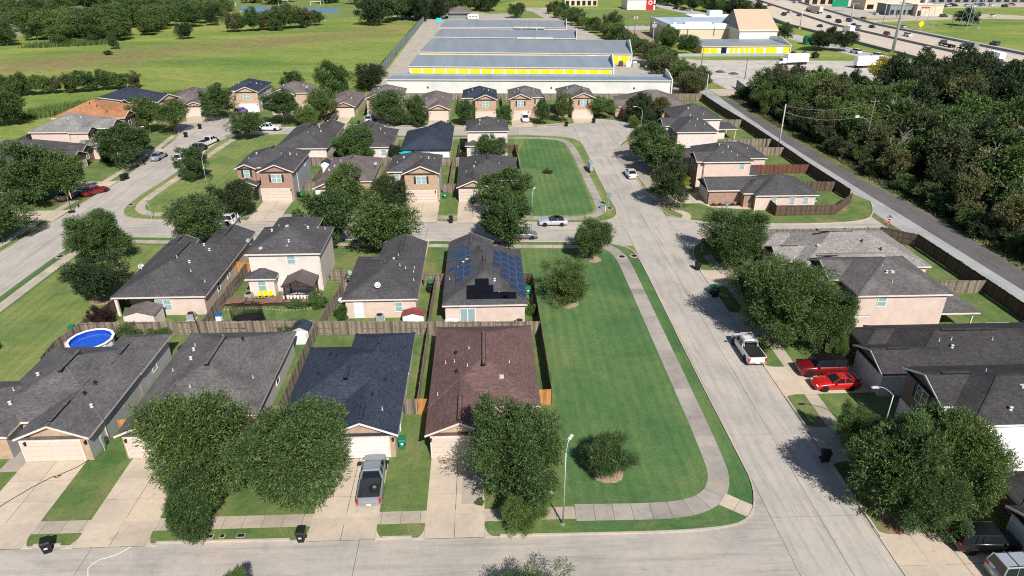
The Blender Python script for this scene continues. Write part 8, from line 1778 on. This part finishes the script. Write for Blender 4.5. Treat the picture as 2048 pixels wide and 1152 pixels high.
mast('very tall grey lamp mast rising out of the top of the picture beside the highway', 164.2, 284.3, 42, .62, False); mast('tall lamp mast at the left end of the highway', 157.3, 467, 14, .3); mast('lamp mast left of centre beside the near lanes', 168.4, 384, 11, .28, True)
mast('thin lamp mast on the far side of the highway', 219, 395, 16, .25); mast('pale lamp mast near the green road sign', 216, 425, 9.5, .35)
t = empty('road_sign', (239, 489, 0)); tag(t, 'green overhead style road sign beyond the highway', 'road sign'); MB().box(-5.4, 5.4, -.15, .15, 3.0, 7.0).build('sign_plate', M['sign_green'], t); MB().box(-4, -3.6, 0, .3, 0, 3).box(3.6, 4, 0, .3, 0, 3).build('post', M['pole'], t)
t = empty('road_sign', (228.6, 375, 0)); tag(t, 'yellow diamond warning sign beside the feeder road', 'road sign'); MB().faces([(0, 0, 1.6), (1.6, 0, 3.2), (0, 0, 4.8), (-1.6, 0, 3.2), (0, .1, 1.6), (1.6, .1, 3.2), (0, .1, 4.8), (-1.6, .1, 3.2)], [(0, 1, 2, 3), (7, 6, 5, 4), (0, 4, 5, 1), (1, 5, 6, 2), (2, 6, 7, 3), (3, 7, 4, 0)]).build('sign_plate', M['sign_yel'], t); MB().box(-.08, .08, .1, .2, 0, 2).build('post', M['pole'], t)
for x0, y0, lb in ((178, 304, 'dark expansion gap shadow'),): pass
def pylon(label, x, y, H_, b=5.0):
    t = empty('transmission_tower', (x, y, 0)); tag(t, label, 'transmission tower'); mb = MB(); legs = MB()
    w = lambda z: b * (1 - .8 * z / H_)
    for sx in (-1, 1):
        for sy in (-1, 1): L_ = MB(); L_.bar((sx * b, sy * b, 0), (sx * w(H_), sy * w(H_), H_), .13); L_.build('leg', M['pole'], t)
    n = 7
    for i in range(n):
        z0, z1 = H_ * i / n, H_ * (i + 1) / n; a, c = w(z0), w(z1)
        for s in (-1, 1):
            mb.bar((-a, s * a, z0), (c, s * c, z1), .06).bar((a, s * a, z0), (-c, s * c, z1), .06).bar((s * a, -a, z0), (s * c, c, z1), .06).bar((s * a, a, z0), (s * c, -c, z1), .06)
    for z in (H_ * .72, H_ * .86, H_): mb.bar((-6, 0, z), (6, 0, z), .2)
    mb.build('bracing', M['pole'], t)
pylon('pale lattice transmission tower in front of the cream shop', 235.4, 383.6, 30, 3.3); pylon('pale lattice transmission tower at the right of the meadow', 258.0, 380.4, 32, 3.6)

# shops and far buildings
def block(label, x0, x1, y0, y1, H_, wallm, bands=(), name='shop_building', windows=0, roofm='white_roof', cat='building', wm='cglass'):
    t = empty(name, ((x0 + x1) / 2, (y0 + y1) / 2, 0)); tag(t, label, cat); o = ((x0 + x1) / 2, (y0 + y1) / 2, 0)
    MB(o).box(x0, x1, y0, y1, 0, H_).build('wall', M[wallm], t); MB(o).box(x0 - .2, x1 + .2, y0 - .2, y0 + .3, H_, H_ + .6).box(x0 - .2, x0 + .3, y0, y1, H_, H_ + .6).box(x1 - .3, x1 + .2, y0, y1, H_, H_ + .6).build('parapet', M[wallm], t); MB(o).box(x0 + .1, x1 - .1, y0 + .1, y1, H_ + .01, H_ + .2).build('roof', M[roofm], t)
    for i in range(windows):
        w = (x1 - x0) / windows; link('window', MB().box(-w * .3, w * .3, -.1, 0, 0, H_ * .45).mesh('window', M[wm]), t, (x0 + w * (i + .5) - o[0], y0 - .01 - o[1], .6))
    return t
b1 = block('dark grey shop with black windows next to the cream shop', 257, 272, 459, 475, 6.0, 'grey_w', windows=4)
b2 = block('cream shop with small red sign band beside the dark grey shop', 272.2, 289, 455, 473, 6.2, 'stucco', windows=0); MB().box(-5.6, -.6, -9.2, -9.05, 4.6, 5.4).build('shop_sign', M['red_b'], b2); MB().box(-7.6, -5.4, -9.15, -9.05, .1, 3.2).build('opening', M['dark'], b2)
for i in range(3): block(['tan shop wing behind the dark grey shop', 'pink-tan shop further left behind the parking lot', 'wide tan shop at the top edge right of the tall mast'][i], *[(262, 300, 500, 520), (232, 262, 545, 565), (270, 330, 540, 565)][i], 6.5, ['stucco', 'stucco2', 'stucco'][i], windows=5)
b3 = block('white store with a tall red emblem panel beyond the meadow', 99.6, 119, 508, 530, 6.0, 'st_wall', windows=0); MB().box(3.6, 8.4, -11.6, -11.05, 0, 7.0).build('red_panel', M['red_b'], b3); MB().lathe([(.9, 0), (1.4, 0), (1.4, .1), (.9, .1)], 16).build('ring_emblem', M['white'], b3, (6.0, -11.7, 4.6)).rotation_euler = (R(90), 0, 0); MB().box(8.6, 10.2, -11.2, -11.05, 3.2, 3.8).build('window_band', M['cglass'], b3)
block('long cream store left of the white and red store', 60, 84, 540, 560, 7, 'stucco', windows=6)
block('white house-like building with dark roof at the top centre', -18, -4, 585, 597, 4.5, 'white', windows=3, roofm='sh_mid')
block('long grey dealership building along the top right edge', 330, 420, 560, 590, 9, 'grey_w', windows=14); block('dealership building with red band at the top right', 300, 330, 566, 590, 10, 'red_b', windows=4); block('tall blue-grey office at the top right corner', 395, 470, 600, 640, 16, 'barrier', windows=16)
block('low building at the top edge above the highway', 190, 260, 690, 720, 8, 'stucco2', windows=10)
for i, (x, y, w_) in enumerate([(330 + k * 7.5, 520 + (k % 3) * 7, 0) for k in range(12)]):
    fcar(['black', 'silver', 'dark red', 'white', 'navy blue', 'dark grey'][i % 6] + ' car in the dealership lot at the top right', x, y, 5, ['black', 'silver', 'dark red', 'white', 'navy blue', 'dark grey'][i % 6], 'suv', z=.04, group='dealership cars')
# distant houses top left
def far_house(label, x0, x1, y0, y1, roof, wallm, ax='x', h_=3):
    h = House('house', label, ((x0 + x1) / 2, (y0 + y1) / 2), roof=roof, sides=wallm, front=wallm, ffaces='', z=0); h.wing(x0, x1, y0, y1, h=h_, ax=ax, e0='g', e1='g'); h.win('S', (x0 + x1) / 2, 1.6, 1.6, 1.2, y0 + .38, dark=True); h.done()
far_house('pinkish gabled house among trees at the top left', -262, -250, 470, 486, 'sh_mid', 'sd_pink', 'y'); far_house('grey roofed pale house right of the white car at the top left', -244, -228, 482, 494, 'sh_grey2', 'sd_white', 'x')
far_house('dark roofed house with cream wall at the left edge', -246, -227, 358, 372, 'sh_grey', 'sd_cream', 'x'); far_house('brown roofed white house at the upper left edge', -300, -282, 432, 446, 'sh_mid', 'sd_white', 'x'); far_house('pale roofed house between the trees at the top left', -232, -222, 500, 512, 'sh_old', 'sd_white', 'x')
# playing fields
sheet('playing_field', [(-190, 455), (-95, 440), (-40, 520), (-10, 520), (40, 620), (-260, 620), (-260, 500)], -.1, .02, M['lawn_y'])
def net(label, pts, H_):
    t = empty('windscreen_fence', (pts[0][0], pts[0][1], 0)); tag(t, label, 'fence'); o = (pts[0][0], pts[0][1], 0)
    for a, b in zip(pts[:-1], pts[1:]):
        n = max(1, int(math.hypot(b[0] - a[0], b[1] - a[1]) / 6))
        for i in range(n):
            p = (a[0] + (b[0] - a[0]) * i / n, a[1] + (b[1] - a[1]) * i / n); q = (a[0] + (b[0] - a[0]) * (i + 1) / n, a[1] + (b[1] - a[1]) * (i + 1) / n)
            MB(o).bar((p[0], p[1], H_ / 2), (q[0], q[1], H_ / 2), .08, H_).build('fence_panel', M['bluescreen'], t)
M['bluescreen'] = m_plain('blue_windscreen_fabric', (.10, .20, .34), .7)
net('blue fabric fence across the playing field, left part', [(-161, 504), (-134, 500)], 3.0); net('blue fabric fence across the playing field, right part', [(-117, 497), (-94, 490)], 3.0)
mast('thin floodlight mast left of the playing field', -161, 502, 22, .22); mast('thin floodlight mast right of the playing field', -92, 437, 22, .2); mast('thin floodlight mast behind the top left trees', -208, 560, 20, .22); mast('thin lamp mast beyond the storage yard path', 40.4, 512, 12, .18)
def goal(label, x, y, w=7.3):
    t = empty('football_goal', (x, y, 0)); tag(t, label, 'goal'); MB().bar((-w / 2, 0, 0), (-w / 2, 0, 2.6), .18).bar((w / 2, 0, 0), (w / 2, 0, 2.6), .18).bar((-w / 2, 0, 2.6), (w / 2, 0, 2.6), .18).bar((-w / 2, 0, 2.6), (-w / 2, 2, 0), .12).bar((w / 2, 0, 2.6), (w / 2, 2, 0), .12).build('frame', M['white'], t)
goal('left white goal frame on the playing field', -149, 566); goal('right white goal frame on the playing field', -123, 557); goal('small white goal at the far left of the playing field', -180, 546, 4); goal('white goal frame behind the park trees', -29, 590, 7); goal('small white goal near the park trees', -36, 500, 4)
t = empty('blue_container', (-64.9, 436, 0)); tag(t, 'small blue barrel pair under the park trees', 'barrel'); MB().lathe([(0, 0), (1.1, 0), (1.1, 2.6), (0, 2.7)], 10, c=(-1, 0)).lathe([(0, 0), (1.1, 0), (1.1, 2.0), (0, 2.1)], 10, c=(1.4, 0)).build('barrel', M['blue'], t)
sheet('meadow_north_east', [(70, 395), (150, 395), (140, 470), (118, 506), (90, 512), (66, 512)], -.1, .02, M['lawn_y'])
sheet('dirt_yard_cars', [(70, 330), (84, 330), (84, 402), (70, 402)], -.1, .024, M['mulch'])
slatfence('pale rail fence in front of the fenced car row', [(72, 384), (92, 384)], 1.8, 'pole', 2.5)
slatfence('rail fence in front of the left edge house', [(-240, 350), (-222, 356)], 1.3, 'fence', 3)
print('objects', len(bpy.data.objects))
